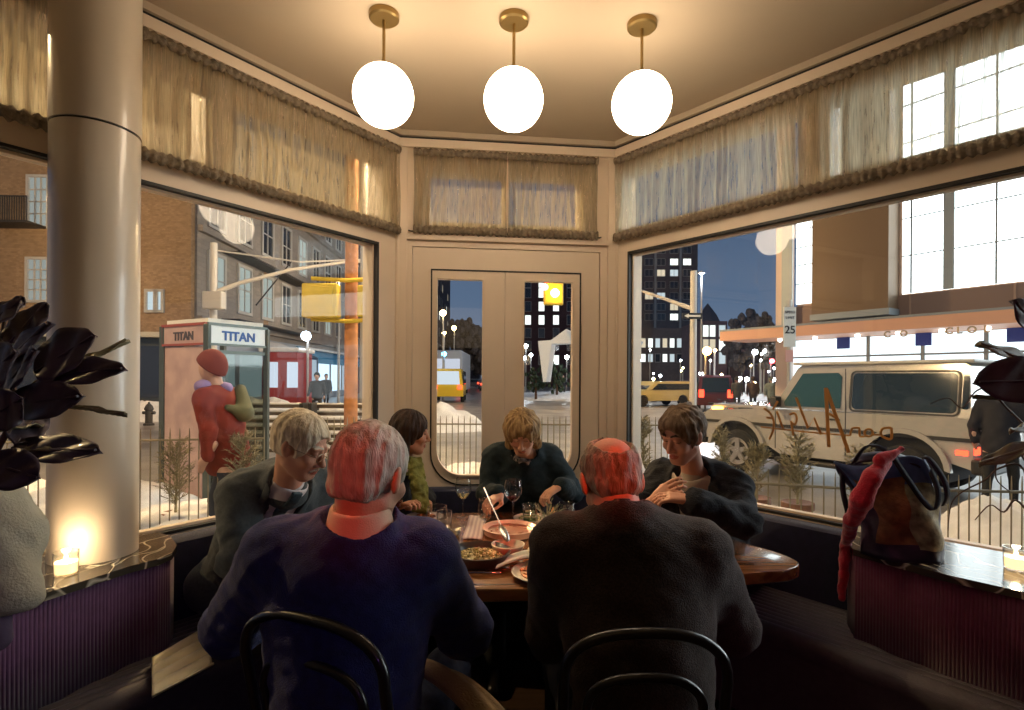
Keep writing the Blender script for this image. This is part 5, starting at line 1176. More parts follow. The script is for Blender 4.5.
cp_obj(o_, 'shoulder_bag', lambda p: smin(sd_caps(p, W_(.12, -.13, 1.44), W_(.0, -.22, 1.25), .05, .08), sd_caps(p, W_(.0, -.22, 1.25), W_(-.10, -.15, 1.30), .05, .03), .04), W_(0, -.1, 1.3), .5, mat('olive_bag', (.10, .10, .05), .8))
walker((P(317, 400, 20).x, 20, GZ), 1.80, 3.0, (.035, .035, .04), (.03, .03, .035), 'pedestrian in a dark zipped jacket standing left of the orange pole', .035, (.03, .03, .03))
walker((P(326, 400, 27).x, 27, GZ), 1.8, 2.6, (.02, .02, .025), (.03, .03, .035), 'dark clad pedestrian farther off under the blue awning', .05)
walker((P(362, 400, 27).x, 27, GZ), 1.8, 2.8, (.15, .03, .03), (.03, .03, .035), 'pedestrian in dark red by the blue awning, right of the orange pole', .05)
walker((P(563, 390, 45).x, 45, GZ), 1.95, 3.1, (.015, .015, .02), (.02, .02, .03), 'lone pedestrian in black walking past the white arch', .05)
for px, Y, c1, l in ((737, 26, (.07, .065, .05), 'pedestrian in a long grey coat beside the parked bicycles'), (753, 26, (.09, .055, .035), 'pedestrian in a brown coat, middle of three seen from behind'), (771, 25, (.17, .20, .17), 'pedestrian in a pale green hooded coat, right of three')):
    walker((P(px, 400, Y).x, Y, GZ), 1.78, .3, c1, (.03, .025, .02), l, .05, (c1[0]*.8, c1[1]*.8, c1[2]*.8))
walker((P(1000, 400, 6.6).x, 6.6, GZ), 1.72, .9, (.018, .018, .024), (.02, .02, .02), 'person in a dark winter coat standing behind the off-road car', .025, (.05, .06, .35), lean=.05)

# --- off-road car parked in front of the right window
paint = mat('champagne_car_paint', (.45, .415, .36), .25, .35, coat=.8, var=.03); trimb = mat('dark_car_trim', (.03, .028, .025), .5); cgl = mat('tinted_car_glass', (.02, .03, .03), .04, coat=.5, spec=.8); chrome = mat('alloy_wheel', (.55, .52, .48), .3, .9); rub = mat('tyre_rubber', (.02, .02, .02), .8)
cd_ = V((-.55, .835)).normalized(); cn = V((cd_.y, -cd_.x))       # cn points away from camera side? chosen so local y=0 is the near side
O_ = V((5.86, 6.85)); MC = Matrix(((cd_.x, cn.x, 0, O_.x), (cd_.y, cn.y, 0, O_.y), (0, 0, 1, GZ), (0, 0, 0, 1)))
t = thing('off_road_car', (O_.x, O_.y, GZ), 'boxy champagne coloured off-road car parked outside the right window', 'car')
W2 = 1.72
def sideprism(mb, poly, y0, y1): # poly in (s,z) along car
    vs = [MC @ V((a, y0, b_)) for a, b_ in poly]+[MC @ V((a, y1, b_)) for a, b_ in poly]; n = len(poly)
    mb.add(vs, [tuple(range(n)), tuple(range(n, 2*n))[::-1]]+[(i, n+i, n+(i+1) % n, (i+1) % n) for i in range(n)])
def arcpts(cx, cz, r, a0, a1, n=12): return [(cx+r*math.cos(a0+(a1-a0)*k/n), cz+r*math.sin(a0+(a1-a0)*k/n)) for k in range(n+1)]
RW, FW = .78, 3.34
low = [(0.0, .55), (.0, 1.12), (.05, 1.16), (2.72, 1.16), (2.78, 1.16), (3.95, 1.08), (4.05, 1.0), (4.08, .55)]+arcpts(FW, .42, .50, .35, pi-.35)[::1]+[(2.55, .42), (1.4, .42)]+arcpts(RW, .42, .50, .35, pi-.35)+[(.0, .50)]
mb = MB(); sideprism(mb, low, 0, W2); mb.build('body_shell', paint, t)
cab = [(.02, 1.16), (.06, 1.84), (.12, 1.90), (2.22, 1.89), (2.30, 1.83), (2.66, 1.18)]
mb = MB()
vs = []; 
for yy, ins in ((0.0, 0), (W2, 0)):
    for a, b_ in cab: vs.append(MC @ V((a, (yy+.09*(b_-1.16)/.7*(1 if yy < 1 else -1)), b_)))
n = len(cab); mb.add(vs, [tuple(range(n)), tuple(range(n, 2*n))[::-1]]+[(i, n+i, n+(i+1) % n, (i+1) % n) for i in range(n)]); cabo = mb.build('cabin', paint, t)
def win(poly, nm, m_, yoff=-.004, th=.012, par=None):
    loop = poly; mb = MB(); vs, fs = plate_bm([loop], 0, th)
    mb.add([MC @ V((a, .09*(b_-1.16)/.7+yoff-th+c_, b_)) for a, c_, b_ in vs], fs); return mb.build(nm, m_, par or t)
win(rect(.18, 1.44, 1.22, 1.75, .06, .06, .06), 'rear_side_window', cgl); win([(1.60, 1.22), (2.46, 1.22), (2.48, 1.28), (2.20, 1.75), (1.66, 1.76), (1.60, 1.70)], 'front_door_window', mat('teal_lit_car_glass', (.03, .075, .08), .05, coat=.5), -.006)
win(rect(.055, .12, 1.28, 1.72, .02, .02, .02), 'quarter_window', cgl)
for L_, nm in ((rect(.14, 1.48, 1.18, 1.79, .08, .08, .08), 'window_seal'),): 
    mb = MB(); vs, fs = plate_bm([L_, inset(L_, .025)], 0, .01); mb.add([MC @ V((a, .09*(b_-1.16)/.7-.018+c_, b_)) for a, c_, b_ in vs], fs); mb.build(nm, trimb, t)
mb = MB(); mb.box((0.0, -.02, .86), (4.02, .0, .91), MC); mb.build('side_strip', trimb, t)
mb = MB(); mb.box((1.52, -.006, .5), (1.532, .002, 1.82), MC); mb.box((2.62, -.006, .5), (2.632, .002, 1.14), MC); mb.build('door_gap', trimb, t)
mb = MB(); mb.rbox((1.60, -.03, 1.03), (1.76, -.004, 1.06), .008, MC); mb.build('door_handle', trimb, t)
mb = MB(); mb.rbox((-.0, .02, 1.885), (2.35, W2-.1, 1.93), .02, MC); mb.build('roof_skin', mat('snow_dusted_roof', (.55, .52, .46), .5), t)
mb = MB(); mb.rbox((2.85, .12, 1.12), (3.95, W2-.12, 1.20), .04, MC, 3); mb.build('hood', paint, t)
mb = MB(); mb.rbox((3.10, .02, 1.085), (3.34, .10, 1.15), .01, MC); mb.build('hood_vent', trimb, t)
for cx in (RW, FW):
    mb = MB(); pts = arcpts(cx, .42, .50, .1, pi-.1, 16); pts2 = arcpts(cx, .42, .565, .05, pi-.05, 16)[::-1]; sideprism(mb, pts+pts2, -.07, .02); mb.build('wheel_arch_flare', paint, t)
    for yy in (.10, W2-.12):
        Mw = MC @ Matrix.Translation((cx, yy, .375)) @ Matrix.Rotation(pi/2, 4, 'X'); c0 = Mw @ V((0, 0, 0)); M3 = Mw.to_3x3()
        mb = MB(); mb.lathe(c0, [(.22, -.11), (.34, -.115), (.372, -.08), (.375, .08), (.34, .115), (.24, .12), (.22, .09)], 36, M3, cap=False); w_o = mb.build('wheel_tyre', rub, t, True)
        mb = MB(); mb.lathe(c0, [(.0005, .05), (.212, .055), (.235, .112), (.245, .118), (.225, .118), (.212, .07), (.0005, .052)], 30, M3)
        for k in range(5):
            a = 2*pi*k/5+.3; 
            pr_ = [(.05*math.cos(a+1.2), .05*math.sin(a+1.2)), (.05*math.cos(a-1.2), .05*math.sin(a-1.2)), (.225*math.cos(a-.17), .225*math.sin(a-.17)), (.225*math.cos(a+.17), .225*math.sin(a+.17))]
            mb.prism(pr_, .07, .10, Mw)
        mb.lathe(c0, [(.06, .07), (.055, .115), (.0005, .12)], 16, M3); mb.build('rim', chrome, w_o, True); mb = MB(); mb.lathe(c0, [(.205, .066), (.0005, .068)], 24, M3); mb.build('brake_disc', trimb, w_o)
    mb = MB(); sideprism(mb, arcpts(cx, .42, .49, .0, pi, 14), .05, W2-.05); mb.build('wheel_well', rub, t)
mb = MB(); mb.rbox((3.98, -.03, .45), (4.20, W2+.03, .70), .04, MC); mb.build('front_bumper', trimb, t)
mb = MB(); mb.rbox((-.20, -.03, .45), (.03, W2+.03, .66), .04, MC); mb.build('rear_bumper', trimb, t)
mb = MB(); mb.rbox((1.35, -.09, .30), (2.6, .05, .37), .02, MC); mb.build('running_board', trimb, t)
red_l = emis('red_tail_light', (1, .05, .02), 6); org_l = emis('amber_indicator', (1, .42, .08), 9)
for yy in (.02, W2-.16): mb = MB(); mb.rbox((-.03, yy, .70), (.02, yy+.14, .80), .01, MC); mb.build('tail_light', red_l, t)
mb = MB(); mb.rbox((.05, -.03, .69), (.18, .0, .75), .008, MC); mb.build('side_marker', red_l, t)
mb = MB(); mb.rbox((3.72, .04, 1.08), (3.90, .15, 1.145), .015, MC); mb.build('indicator', org_l, t)
for yy in (.22, W2-.34):
    c0 = MC @ V((4.09, yy, .88)); mb = MB(); mb.ell(c0, .09, seg=16, ring=10); mb.build('headlight', mat('headlight_glass', (.7, .7, .65), .1), t, True)
mb = MB(); mb.rbox((2.50, -.20, 1.20), (2.62, -.02, 1.38), .03, MC); mb.build('wing_mirror', trimb, t)
c0 = MC @ V((-.14, W2/2, .95)); Mw = MC @ Matrix.Rotation(-pi/2, 4, 'Y'); mb = MB(); mb.lathe(c0, [(.0005, .12), (.30, .12), (.37, .08), (.38, -.08), (.33, -.10)], 32, Mw.to_3x3()); mb.build('spare_wheel_cover', paint, t, True)
mb = MB(); mb.rbox((.3, .15, .28), (3.8, W2-.15, .5), .02, MC); mb.build('chassis', rub, t)

# --- generic cars farther off
def car(loc, face, k, body_m, label, kind_='car', name='parked_car', van=False, lights=None):
    t = thing(name, V(loc), label, kind_); c, s = math.cos(face), math.sin(face); M = Matrix.Translation(V(loc)) @ Matrix.Rotation(face, 4, 'Z') @ Matrix.Scale(k, 4)
    Hh = 1.9 if van else 1.5; prof = [(-2.2, .35), (-2.25, .9), (-2.1, Hh*.95), (-1.9, Hh), (1.2 if van else .5, Hh), (1.75 if van else 1.1, 1.0), (2.1, .92), (2.25, .75), (2.25, .35)]
    prof2 = arcpts(1.4, .35, .36, 0, pi, 8); prof3 = arcpts(-1.4, .35, .36, 0, pi, 8)
    def sp(mb, poly, y0, y1, tp=0):
        vs = [M @ V((a, y0+tp*max(0, b_-.9), b_)) for a, b_ in poly]+[M @ V((a, y1-tp*max(0, b_-.9), b_)) for a, b_ in poly]; n = len(poly); mb.add(vs, [tuple(range(n)), tuple(range(n, 2*n))[::-1]]+[(i, n+i, n+(i+1) % n, (i+1) % n) for i in range(n)])
    mb = MB(); sp(mb, prof+prof2+prof3, -.88, .88, .16); mb.build('body_shell', body_m, t)
    for sg in (-1, 1):
        mb = MB(); y = sg*.89; sp(mb, [(-1.9, 1.0), (-1.85, Hh-.12), (.9 if van else .35, Hh-.12), (1.4 if van else .85, 1.02)], y-.02, y+.02) if False else sp(mb, [(-1.9, 1.0), (-1.85, Hh-.14), (.9 if van else .35, Hh-.14), (1.35 if van else .8, 1.02)], min(y*.93, y)-.01, max(y*.93, y)-.0); mb.build('side_window', cgl, t)
    mb = MB(); mb.arr([M @ V(q) for q in ((-2.27, -.68, 1.02), (-2.27, .68, 1.02), (-2.14, .62, Hh-.14), (-2.14, -.62, Hh-.14))], [(0, 1, 2, 3)]); mb.build('rear_window', cgl if not lights == 'van' else emis('lit_van_rear_glass', (.8, .9, 1), .9), t, solid=.02)
    a = 1.75 if van else 1.1; b0 = 1.2 if van else .5
    mb = MB(); mb.arr([M @ V(q) for q in ((a+.01, -.7, 1.03), (a+.01, .7, 1.03), (b0+.06, .62, Hh-.1), (b0+.06, -.62, Hh-.1))], [(0, 1, 2, 3)]); mb.build('windscreen', cgl, t, solid=.02)
    for x in (-1.4, 1.4):
        for y in (-.8, .8):
            Mw = M @ Matrix.Translation((x, y, .33)) @ Matrix.Rotation(pi/2, 4, 'X'); mb = MB(); mb.lathe(Mw @ V((0, 0, 0)), [(.0005, -.1), (.30, -.1), (.33, -.06), (.33, .06), (.30, .1), (.0005, .1)], 20, Mw.to_3x3()); mb.build('wheel', rub, t, True)
    for y in (-.68, .68):
        mb = MB(); mb.rbox((-2.30, y-.12, .75), (-2.22, y+.12, 1.15 if name == 'parked_suv' else .98), .02, M); mb.build('tail_light', red_l, t)
        mb = MB(); mb.ell(M @ V((2.25, y, .68)), .10*k, seg=10, ring=6); mb.build('headlight', emis('car_headlight', (1, .95, .85), 14), t)
    return t, M
yel = mat('taxi_yellow', (.72, .52, .03), .4, coat=.4); 
pv = P(450, 392, 38); t_, M_ = car((pv.x, 38, GZ), pi/2+.05, 1.18, yel, 'yellow taxi van driving away in the left door pane', 'taxi', 'taxi_van', True, 'van')
pv = P(430, 392, 52); 
t = thing('white_bus', (P(446, 380, 50).x, 50, GZ), 'white bus on the avenue beyond the yellow taxi van', 'bus'); mb = MB(); x0, x1 = P(434, 380, 50).x, P(462, 380, 50).x; mb.rbox((x0, 50, GZ+.4), (x1, 60, GZ+4.2), .15); mb.build('bus_body', mat('pale_bus_paint', (.5, .5, .5), .4), t)
mb = MB(); mb.rbox((x0+.2, 49.95, GZ+2.0), (x1-.2, 50.02, GZ+3.4), .05); mb.build('rear_window', emis('lit_bus_window', (.8, .85, 1), .8), t)
for x in (x0+.3, x1-.3):
    for yy in (51.5, 58): mb = MB(); mb.lathe((x, yy, GZ+.5), [(.0005, -.15), (.5, -.15), (.5, .15), (.0005, .15)], 16, Matrix.Rotation(pi/2, 3, 'Y')); mb.build('wheel', rub, t)
    mb = MB(); mb.rbox((x-.12, 49.9, GZ+1.0), (x+.12, 50, GZ+1.5), .03); mb.build('tail_light', red_l, t)
pv = P(655, 384, 33); car((pv.x, 33, GZ), pi+.35, 1.0, mat('pale_yellow_cab_paint', (.60, .50, .22), .4, coat=.4), 'pale yellow cab at the crossing in the right window', 'taxi', 'taxi_cab')
pv = P(713, 390, 29); car((pv.x, 29, GZ), pi/2-.30, .98, mat('maroon_car_paint', (.10, .02, .025), .35, coat=.5), 'maroon car with lit tail lights beyond the bicycles', 'car', 'parked_suv', True)
for px, Y, fc, l in ((487, 70, 1.6, 'dark car with red tail lights far down the avenue'), (474, 82, 1.6, 'distant car, smallest on the avenue'), (676, 40, 3.3, 'silver car behind the white traffic pole'), (690, 48, 3.3, 'dark car at the far crossing, right of the cab')):
    pv = P(px, 390, Y); car((pv.x, Y, GZ), fc, 1, mat('car_grey_%d' % px, (.12, .12, .13), .35, coat=.4), l, 'car', 'distant_car')
# bicycles
def bike(px, Y, face, label):
    b0 = P(px, 395, Y); t = thing('bicycle', (b0.x, Y, GZ), label, 'bicycle'); M = Matrix.Translation((b0.x, Y, GZ)) @ Matrix.Rotation(face, 4, 'Z')
    for x in (-.52, .52): mb = MB(); mb.tube([M @ V((x+.33*math.cos(a), 0, .34+.33*math.sin(a))) for a in np.linspace(0, 2*pi, 21)], .022, 6); [mb.tube([M @ V((x, 0, .34)), M @ V((x+.32*math.cos(a), 0, .34+.32*math.sin(a)))], .006, 3) for a in np.linspace(0, 2*pi, 9)[:-1]]; mb.build('wheel', rub, t)
    mb = MB(); 
    for a, b_ in (((-.52, .34), (-.08, .33)), ((-.08, .33), (-.2, .85)), ((-.52, .34), (-.18, .8)), ((-.18, .8), (.36, .84)), ((-.08, .33), (.38, .78)), ((.52, .34), (.36, .95))): mb.tube([M @ V((a[0], 0, a[1])), M @ V((b_[0], 0, b_[1]))], .02, 6)
    mb.build('frame', chrome, t); mb = MB(); mb.tube([M @ V((.30, -.25, 1.0)), M @ V((.36, 0, .97)), M @ V((.30, .25, 1.0))], .014, 6); mb.build('handlebar', trimb, t); mb = MB(); mb.ell(M @ V((-.22, 0, .9)), (.13, .07, .03), seg=10, ring=6); mb.build('saddle', trimb, t)
bike(717, 17, .5, 'parked bicycle behind the hood of the off-road car, left one'); bike(731, 17.5, .2, 'parked bicycle nearest the pedestrian in the long grey coat')

# --- buildings
def bmat(nm, c1, c2, sc, rough=.9, brick=True, mortar=None):
    m = bpy.data.materials.new(nm); m.use_nodes = True; nt = m.node_tree; b = nt.nodes['Principled BSDF']; N = nt.nodes.new; K = nt.links.new; b.inputs['Roughness'].default_value = rough
    tc = N('ShaderNodeTexCoord'); sx_ = N('ShaderNodeSeparateXYZ'); K(tc.outputs['Object'], sx_.inputs[0]); ad = N('ShaderNodeMath'); K(sx_.outputs['X'], ad.inputs[0]); K(sx_.outputs['Y'], ad.inputs[1]); cx = N('ShaderNodeCombineXYZ'); K(ad.outputs[0], cx.inputs[0]); K(sx_.outputs['Z'], cx.inputs[1])
    bt_ = N('ShaderNodeTexBrick'); bt_.inputs['Scale'].default_value = sc; bt_.inputs['Color1'].default_value = (*c1, 1); bt_.inputs['Color2'].default_value = (*c2, 1); bt_.inputs['Mortar'].default_value = (*(mortar or tuple(x*.75 for x in c1)), 1); bt_.inputs['Mortar Size'].default_value = .012; K(cx.outputs[0], bt_.inputs['Vector'])
    n = N('ShaderNodeTexNoise'); n.inputs['Scale'].default_value = .6; n.inputs['Detail'].default_value = 6; K(tc.outputs['Object'], n.inputs['Vector']); mr = N('ShaderNodeMapRange'); mr.inputs['To Min'].default_value = .7; mr.inputs['To Max'].default_value = 1.25; K(n.outputs['Fac'], mr.inputs[0])
    mx = N('ShaderNodeMix'); mx.data_type = 'RGBA'; mx.blend_type = 'MULTIPLY'; mx.inputs[0].default_value = 1; K(bt_.outputs['Color'], mx.inputs[6]); cb = N('ShaderNodeCombineColor'); [K(mr.outputs[0], cb.inputs[i]) for i in range(3)]; K(cb.outputs[0], mx.inputs[7]); K(mx.outputs[2], b.inputs['Base Color']); return m
wlit = [emis('lit_window_cool', (.80, .93, 1), .8), emis('lit_window_warm', (1, .85, .62), .8), emis('lit_window_white', (.95, 1, .97), 1.6)]
wdark = mat('dark_window_glass', (.03, .035, .045), .12, spec=.8); wfr = mat('pale_window_frame', (.42, .40, .36), .7)
class Facade:
    def __init__(s, name, A, D, L, z1, depth, m, label, z0=GZ, cat='building', toward=None):
        s.A = V(A); s.D = V(D).normalized(); n = V((-s.D.y, s.D.x)); mid = s.A+s.D*L/2
        if n.dot(-mid) < 0: n = -n
        s.n = n; s.M = wall_matrix(s.A, s.D, n); s.t = thing(name, (mid.x, mid.y, z0), label, cat); s.L = L
        mb = MB(); mb.box((0, -depth, z0), (L, 0, z1), s.M); mb.build('wall', m, s.t); s.z1 = z1
    def box(s, nm, s0, s1, z0, z1, n0, n1, m, par=None): mb = MB(); mb.box((s0, n0, z0), (s1, n1, z1), s.M); return mb.build(nm, m, par or s.t)
    def win(s, s0, s1, z0, z1, m, frame=.08, bars=(1, 1), proud=.03, fm=None):
        L = rect(s0-frame, s1+frame, z0-frame, z1+frame); mb = MB(); plate(mb, [L, rect(s0, s1, z0, z1)], 0, .10, s.M)
        for k in range(1, bars[0]): x = s0+(s1-s0)*k/bars[0]; mb.box((x-.03, .02, z0), (x+.03, .07, z1), s.M)
        for k in range(1, bars[1]): z = z0+(z1-z0)*k/bars[1]; mb.box((s0, .02, z-.03), (s1, .07, z+.03), s.M)
        f_ = mb.build('window', fm or wfr, s.t); mb = MB(); mb.box((s0, .005, z0), (s1, .02, z1), s.M); mb.build('pane', m, f_)
    def at(s, px, py): return PW(px, py, s.A, s.D)
brickO = bmat('tan_brick', (.34, .22, .12), (.25, .155, .08), 3.2); stoneG = bmat('grey_limestone', (.30, .26, .22), (.25, .22, .19), 1.2); brickD = bmat('dark_umber_brick', (.13, .085, .075), (.10, .07, .065), 2)
# tan brick building, left
FB = Facade('brick_building', (-14.3, 24), (-1, -.02), 26, 17, 8, brickO, 'tan brick apartment building filling the left window, behind the column')
for (a, b_, c, d_) in ((30, 48, 178, 226), (29, 48, 260, 300), (148, 156, 292, 310), (157, 162, 292, 310)):
    s0, z1 = FB.at(b_, c); s1, z0 = FB.at(a, d_); FB.win(min(s0, s1), max(s0, s1), z0, z1, wlit[0] if a > 100 else emis('dim_lit_window', (.8, .88, .85), .38), .12, (3, 4) if a < 60 else (1, 1))
for k in range(3):
    for z in (5.0, 8.7): FB.win(15.5+k*2.9, 16.6+k*2.9, z, z+1.9, wdark, .12, (2, 3))
s0, z0 = FB.at(162, 335); s1, z1 = FB.at(0, 335); FB.box('shop_cornice', 0, 20, z0-.12, z0+.10, 0, .5, mat('cream_shop_cornice', (.5, .46, .36), .7)); FB.box('shop_front', .3, 20, GZ, z0-.15, 0, .08, mat('dark_shopfront', (.05, .055, .05), .4))
for k in range(7): FB.box('shop_window', .8+k*2.7, 3.0+k*2.7, .5, z0-.5, .08, .12, emis('dim_shop_glow', (.6, .75, .72), .22) if k % 2 else wdark)
# fire escape left of the column
t = FB.t; s0, z0 = FB.at(48, 226); s1, z1 = FB.at(0, 222)
mb = MB(); mb.box((s0, .1, z0-.15), (s1, 1.1, z0-.05), FB.M)
for k in range(22): x = s0+(s1-s0)*k/21; mb.box((x-.015, 1.08, z0-.1), (x+.015, 1.11, z0+.95), FB.M)
mb.box((s0, 1.07, z0+.93), (s1, 1.12, z0+.98), FB.M); mb.build('fire_escape', mat('black_fire_escape', (.03, .025, .02), .6), t)
# grey stone building along the avenue
FG = Facade('stone_building', (-14.2, 24.3), (-.035, 1), 27, 22, 12, stoneG, 'grey limestone building with tall windows, behind the traffic pole')
rr = random.Random(11)
for k in range(9):
    for j, z in enumerate((4.9, 8.6, 12.3, 16.0)):
        s_ = 1.0+k*2.9; m_ = wdark
        if (k, j) in ((0, 2), (1, 0), (2, 0), (0, 0), (4, 1), (6, 0)): m_ = wlit[2] if (k, j) == (0, 2) else emis('soft_lit_window', (.75, .85, .8), .55)
        FG.win(s_, s_+1.35, z, z+2.3, m_, .16, (2, 2))
for z in (3.9, 8.0, 11.7, 15.4): FG.box('string_course', 0, 27, z, z+.28, 0, .25, stoneG)
FG.box('storefront_band', .2, 26.8, GZ, 3.6, 0, .06, mat('shop_interior_wall', (.35, .38, .42), .6))
for k in range(8): FG.box('shop_window', .8+k*3.2, 3.4+k*3.2, .3, 2.7, .06, .1, emis('bright_shop_window', (.62, .82, 1), 1.5) if k in (2, 3, 5, 6) else emis('pale_shop_window', (.6, .75, .9), .6))
for s0, s1, l, c_ in ((12, 26.5, 'blue', (.04, .22, .42)), (5.5, 9.5, 'white', (.5, .5, .5))):
    mb = MB(); vs = [FG.M @ V(q) for q in ((s0, .1, 3.5), (s1, .1, 3.5), (s1, 1.6, 2.75), (s0, 1.6, 2.75), (s0, 1.6, 2.35), (s1, 1.6, 2.35))]; mb.arr(vs, [(0, 1, 2, 3), (3, 2, 5, 4)]); mb.build('awning', mat('%s_awning_cloth' % l, c_, .8), FG.t, solid=.05)
FG.box('awning_snow', 12, 26.5, 3.3, 3.42, .15, 1.0, snow)
mb = MB(); 
for k in range(14): x = 2+k*1.7; mb.tube([FG.M @ V((x, .9, 7.6-.0)), FG.M @ V((x+1.7, .9, 7.6))], .03, 4)
mb.tube([FG.M @ V((4, .9, 5.2)), FG.M @ V((9, .9, 8.6))], .05, 4); mb.box((2, .1, 7.5), (12, 1.0, 7.56), FG.M); mb.box((2, .1, 4.2), (12, 1.0, 4.26), FG.M); mb.build('fire_escape', MATS['black_fire_escape'], FG.t)
# red street vestibule
Y_ = 27; x0, x1 = P(262, 380, Y_).x, P(297, 380, Y_).x; t = thing('red_kiosk', (x0, Y_, GZ), 'red kiosk with a snowy roof behind the phone booth', 'kiosk'); zt = P(280, 352, Y_).z
mb = MB(); mb.box((x0, Y_, GZ), (x1, Y_+2, zt)); mb.build('kiosk_wall', mat('red_painted_kiosk', (.34, .03, .03), .5, emit=(.5, .03, .03), estr=.0), t)
mb = MB(); mb.rbox((x0-.15, Y_-.15, zt), (x1+.15, Y_+2.1, zt+.22), .08); mb.build('roof', snow, t)
for k in range(2): xa = x0+.25+k*1.0; mb = MB(); mb.rbox((xa, Y_-.03, .9), (xa+.55, Y_+.01, zt-.5), .02); mb.build('window', emis('kiosk_window', (.75, .85, 1), .9), t)
# avenue blocks down the street (left side)
for i, (ya, yb, pyx, l) in enumerate(((52, 75, 150, 'dim apartment block beyond the limestone building'), (76, 105, 225, 'dark apartment block on the left of the avenue, seen in the left door pane'), (106, 150, 300, 'second dark apartment block down the avenue'))):
    x_a = -14.3-.04*(ya-24)+(0, 1.2, 1.6)[i]; z1 = (20, 33, 30)[i]; fc = Facade('apartment_block', (x_a, ya), (-.03, 1), yb-ya, z1, 12, brickD, l)
    for k in range(int((yb-ya)/3.4)):
        for j in range(int(z1/3.6)-1):
            if rr.random() < .5: fc.win(1+k*3.4, 2.3+k*3.4, 3.6+j*3.6, 5.3+j*3.6, wlit[rr.randrange(3)] if rr.random() < .3 else wdark, .1)
x0, x1 = P(464, 380, 170).x, P(479, 380, 170).x; fc = Facade('tall_tower', (x0, 170), (1, 0), x1-x0, P(470, 325, 170).z, 10, brickD, 'slim dark tower with lit windows at the end of the avenue')
for py in (332, 338, 344, 352, 360): fc.win(1.0, 2.0, P(470, py, 170).z-.8, P(470, py, 170).z, wlit[0], .1); fc.win(2.7, 3.6, P(470, py, 170).z-.8, P(470, py, 170).z, wlit[0 if py < 350 else 1], .1)
# dark apartment building behind the arch (right door pane)
Y_ = 105; x0, x1 = P(521, 380, Y_).x, P(600, 380, Y_).x; fc = Facade('brick_tower', (x0, Y_), (1, 0), x1-x0, 27, 10, bmat('maroon_brick', (.11, .055, .055), (.09, .045, .045), 1), 'dark red brick apartment building behind the white arch')
for px in (528, 541.5, 556, 570):
    for py in (283, 293, 306.5, 320, 333, 346, 360):
        s_, z_ = fc.at(px, py); litp = (px, py) in ((541.5, 283), (541.5, 293), (541.5, 306.5), (556, 306.5), (528, 320), (541.5, 320), (556, 320), (556, 360)); fc.win(s_-.55, s_+.55, z_-.9, z_+.9, wlit[2] if litp else wdark, .08)
# tall grey apartment building, right window
Y_ = 110; x0, x1 = P(600, 380, Y_).x, P(697, 380, Y_).x; fc = Facade('apartment_tower', (x0, Y_), (1, 0), x1-x0, 31, 14, bmat('grey_brown_brick', (.15, .12, .12), (.12, .10, .10), 1), 'tall grey apartment building with scattered lit windows, right window')
lits = {(637, 268), (637, 281), (661, 273), (674, 262), (674, 274), (687, 265), (649, 296), (661, 297), (674, 308), (637, 317), (674, 317)}
for px in (637, 649, 661, 674, 687):
    for py in (250, 262, 273, 285, 296, 307, 317):
        s_, z_ = fc.at(px, py); L_on = any(abs(a-px) < 2 and abs(b_-py) < 5 for a, b_ in lits); fc.win(s_-.8, s_+.8, z_-.65, z_+.65, wlit[rr.randrange(3)] if L_on else wdark, .08, (2, 1))
    fc.box('balcony_column', fc.at(px+6, 300)[0]-.2, fc.at(px+6, 300)[0]+.2, 8, 30, 0, .3, wfr) if px in (649, 674) else None
Y_ = 84; x0, x1 = P(626, 380, Y_).x, P(703, 380, Y_).x; fc = Facade('row_building', (x0, Y_), (1, 0), x1-x0, P(660, 328, Y_).z, 8, bmat('brown_stone', (.16, .12, .11), (.13, .10, .09), 1), 'low brownstone row with a line of lit windows')
for k in range(9): px = 636+k*7.2; s_, z_ = fc.at(px, 343); fc.win(s_-.35, s_+.35, z_-.7, z_+.7, wlit[k % 3], .08); s_, z_ = fc.at(px, 358); fc.win(s_-.35, s_+.35, z_-.6, z_+.6, wlit[(k+1) % 3] if k % 3 else wdark, .08)
Y_ = 72; x0, x1 = P(700, 380, Y_).x, P(727, 380, Y_).x; zt = P(710, 321, Y_).z; vm = bmat('dusky_victorian_brick', (.15, .09, .10), (.12, .075, .085), 1); fc = Facade('victorian_building', (x0, Y_), (1, 0), x1-x0, zt, 8, vm, 'dusky victorian building with a pointed turret roof')
for px, py in ((706, 331), (712, 331), (722, 331), (706, 345), (712, 345), (722, 345), (722, 358)): s_, z_ = fc.at(px, py); fc.win(s_-.42, s_+.42, z_-.75, z_+.75, wlit[(px+py) % 3], .08)
mb = MB(); cx_, rz = (x0+x1)/2-.4, P(709, 302, Y_).z; mb.lathe((cx_, Y_+1.2, 0), [(1.7, zt), (1.25, zt+.9), (.25, rz-.3), (.02, rz)], 8); mb.build('turret_roof', mat('slate_roof', (.06, .05, .06), .7), fc.t)
for i, (p0, p1, pt, Y_, l) in enumerate(((727, 746, 331, 78, 'low dark building right of the turret'), (744, 768, 344, 70, 'long dark low block left of the speed limit sign'), (762, 800, 330, 88, 'farthest dark roofline behind the store canopy'))):
    x0, x1 = P(p0, 380, Y_).x, P(p1, 380, Y_).x; fc = Facade('distant_block', (x0, Y_), (1, 0), x1-x0, P(750, pt, Y_).z, 8, vm, l)
    for k in range(3): s_ = (x1-x0)*(k+.5)/3; fc.win(s_-.4, s_+.4, 3.5, 4.8, wlit[k] if (k+i) % 2 else wdark, .08)
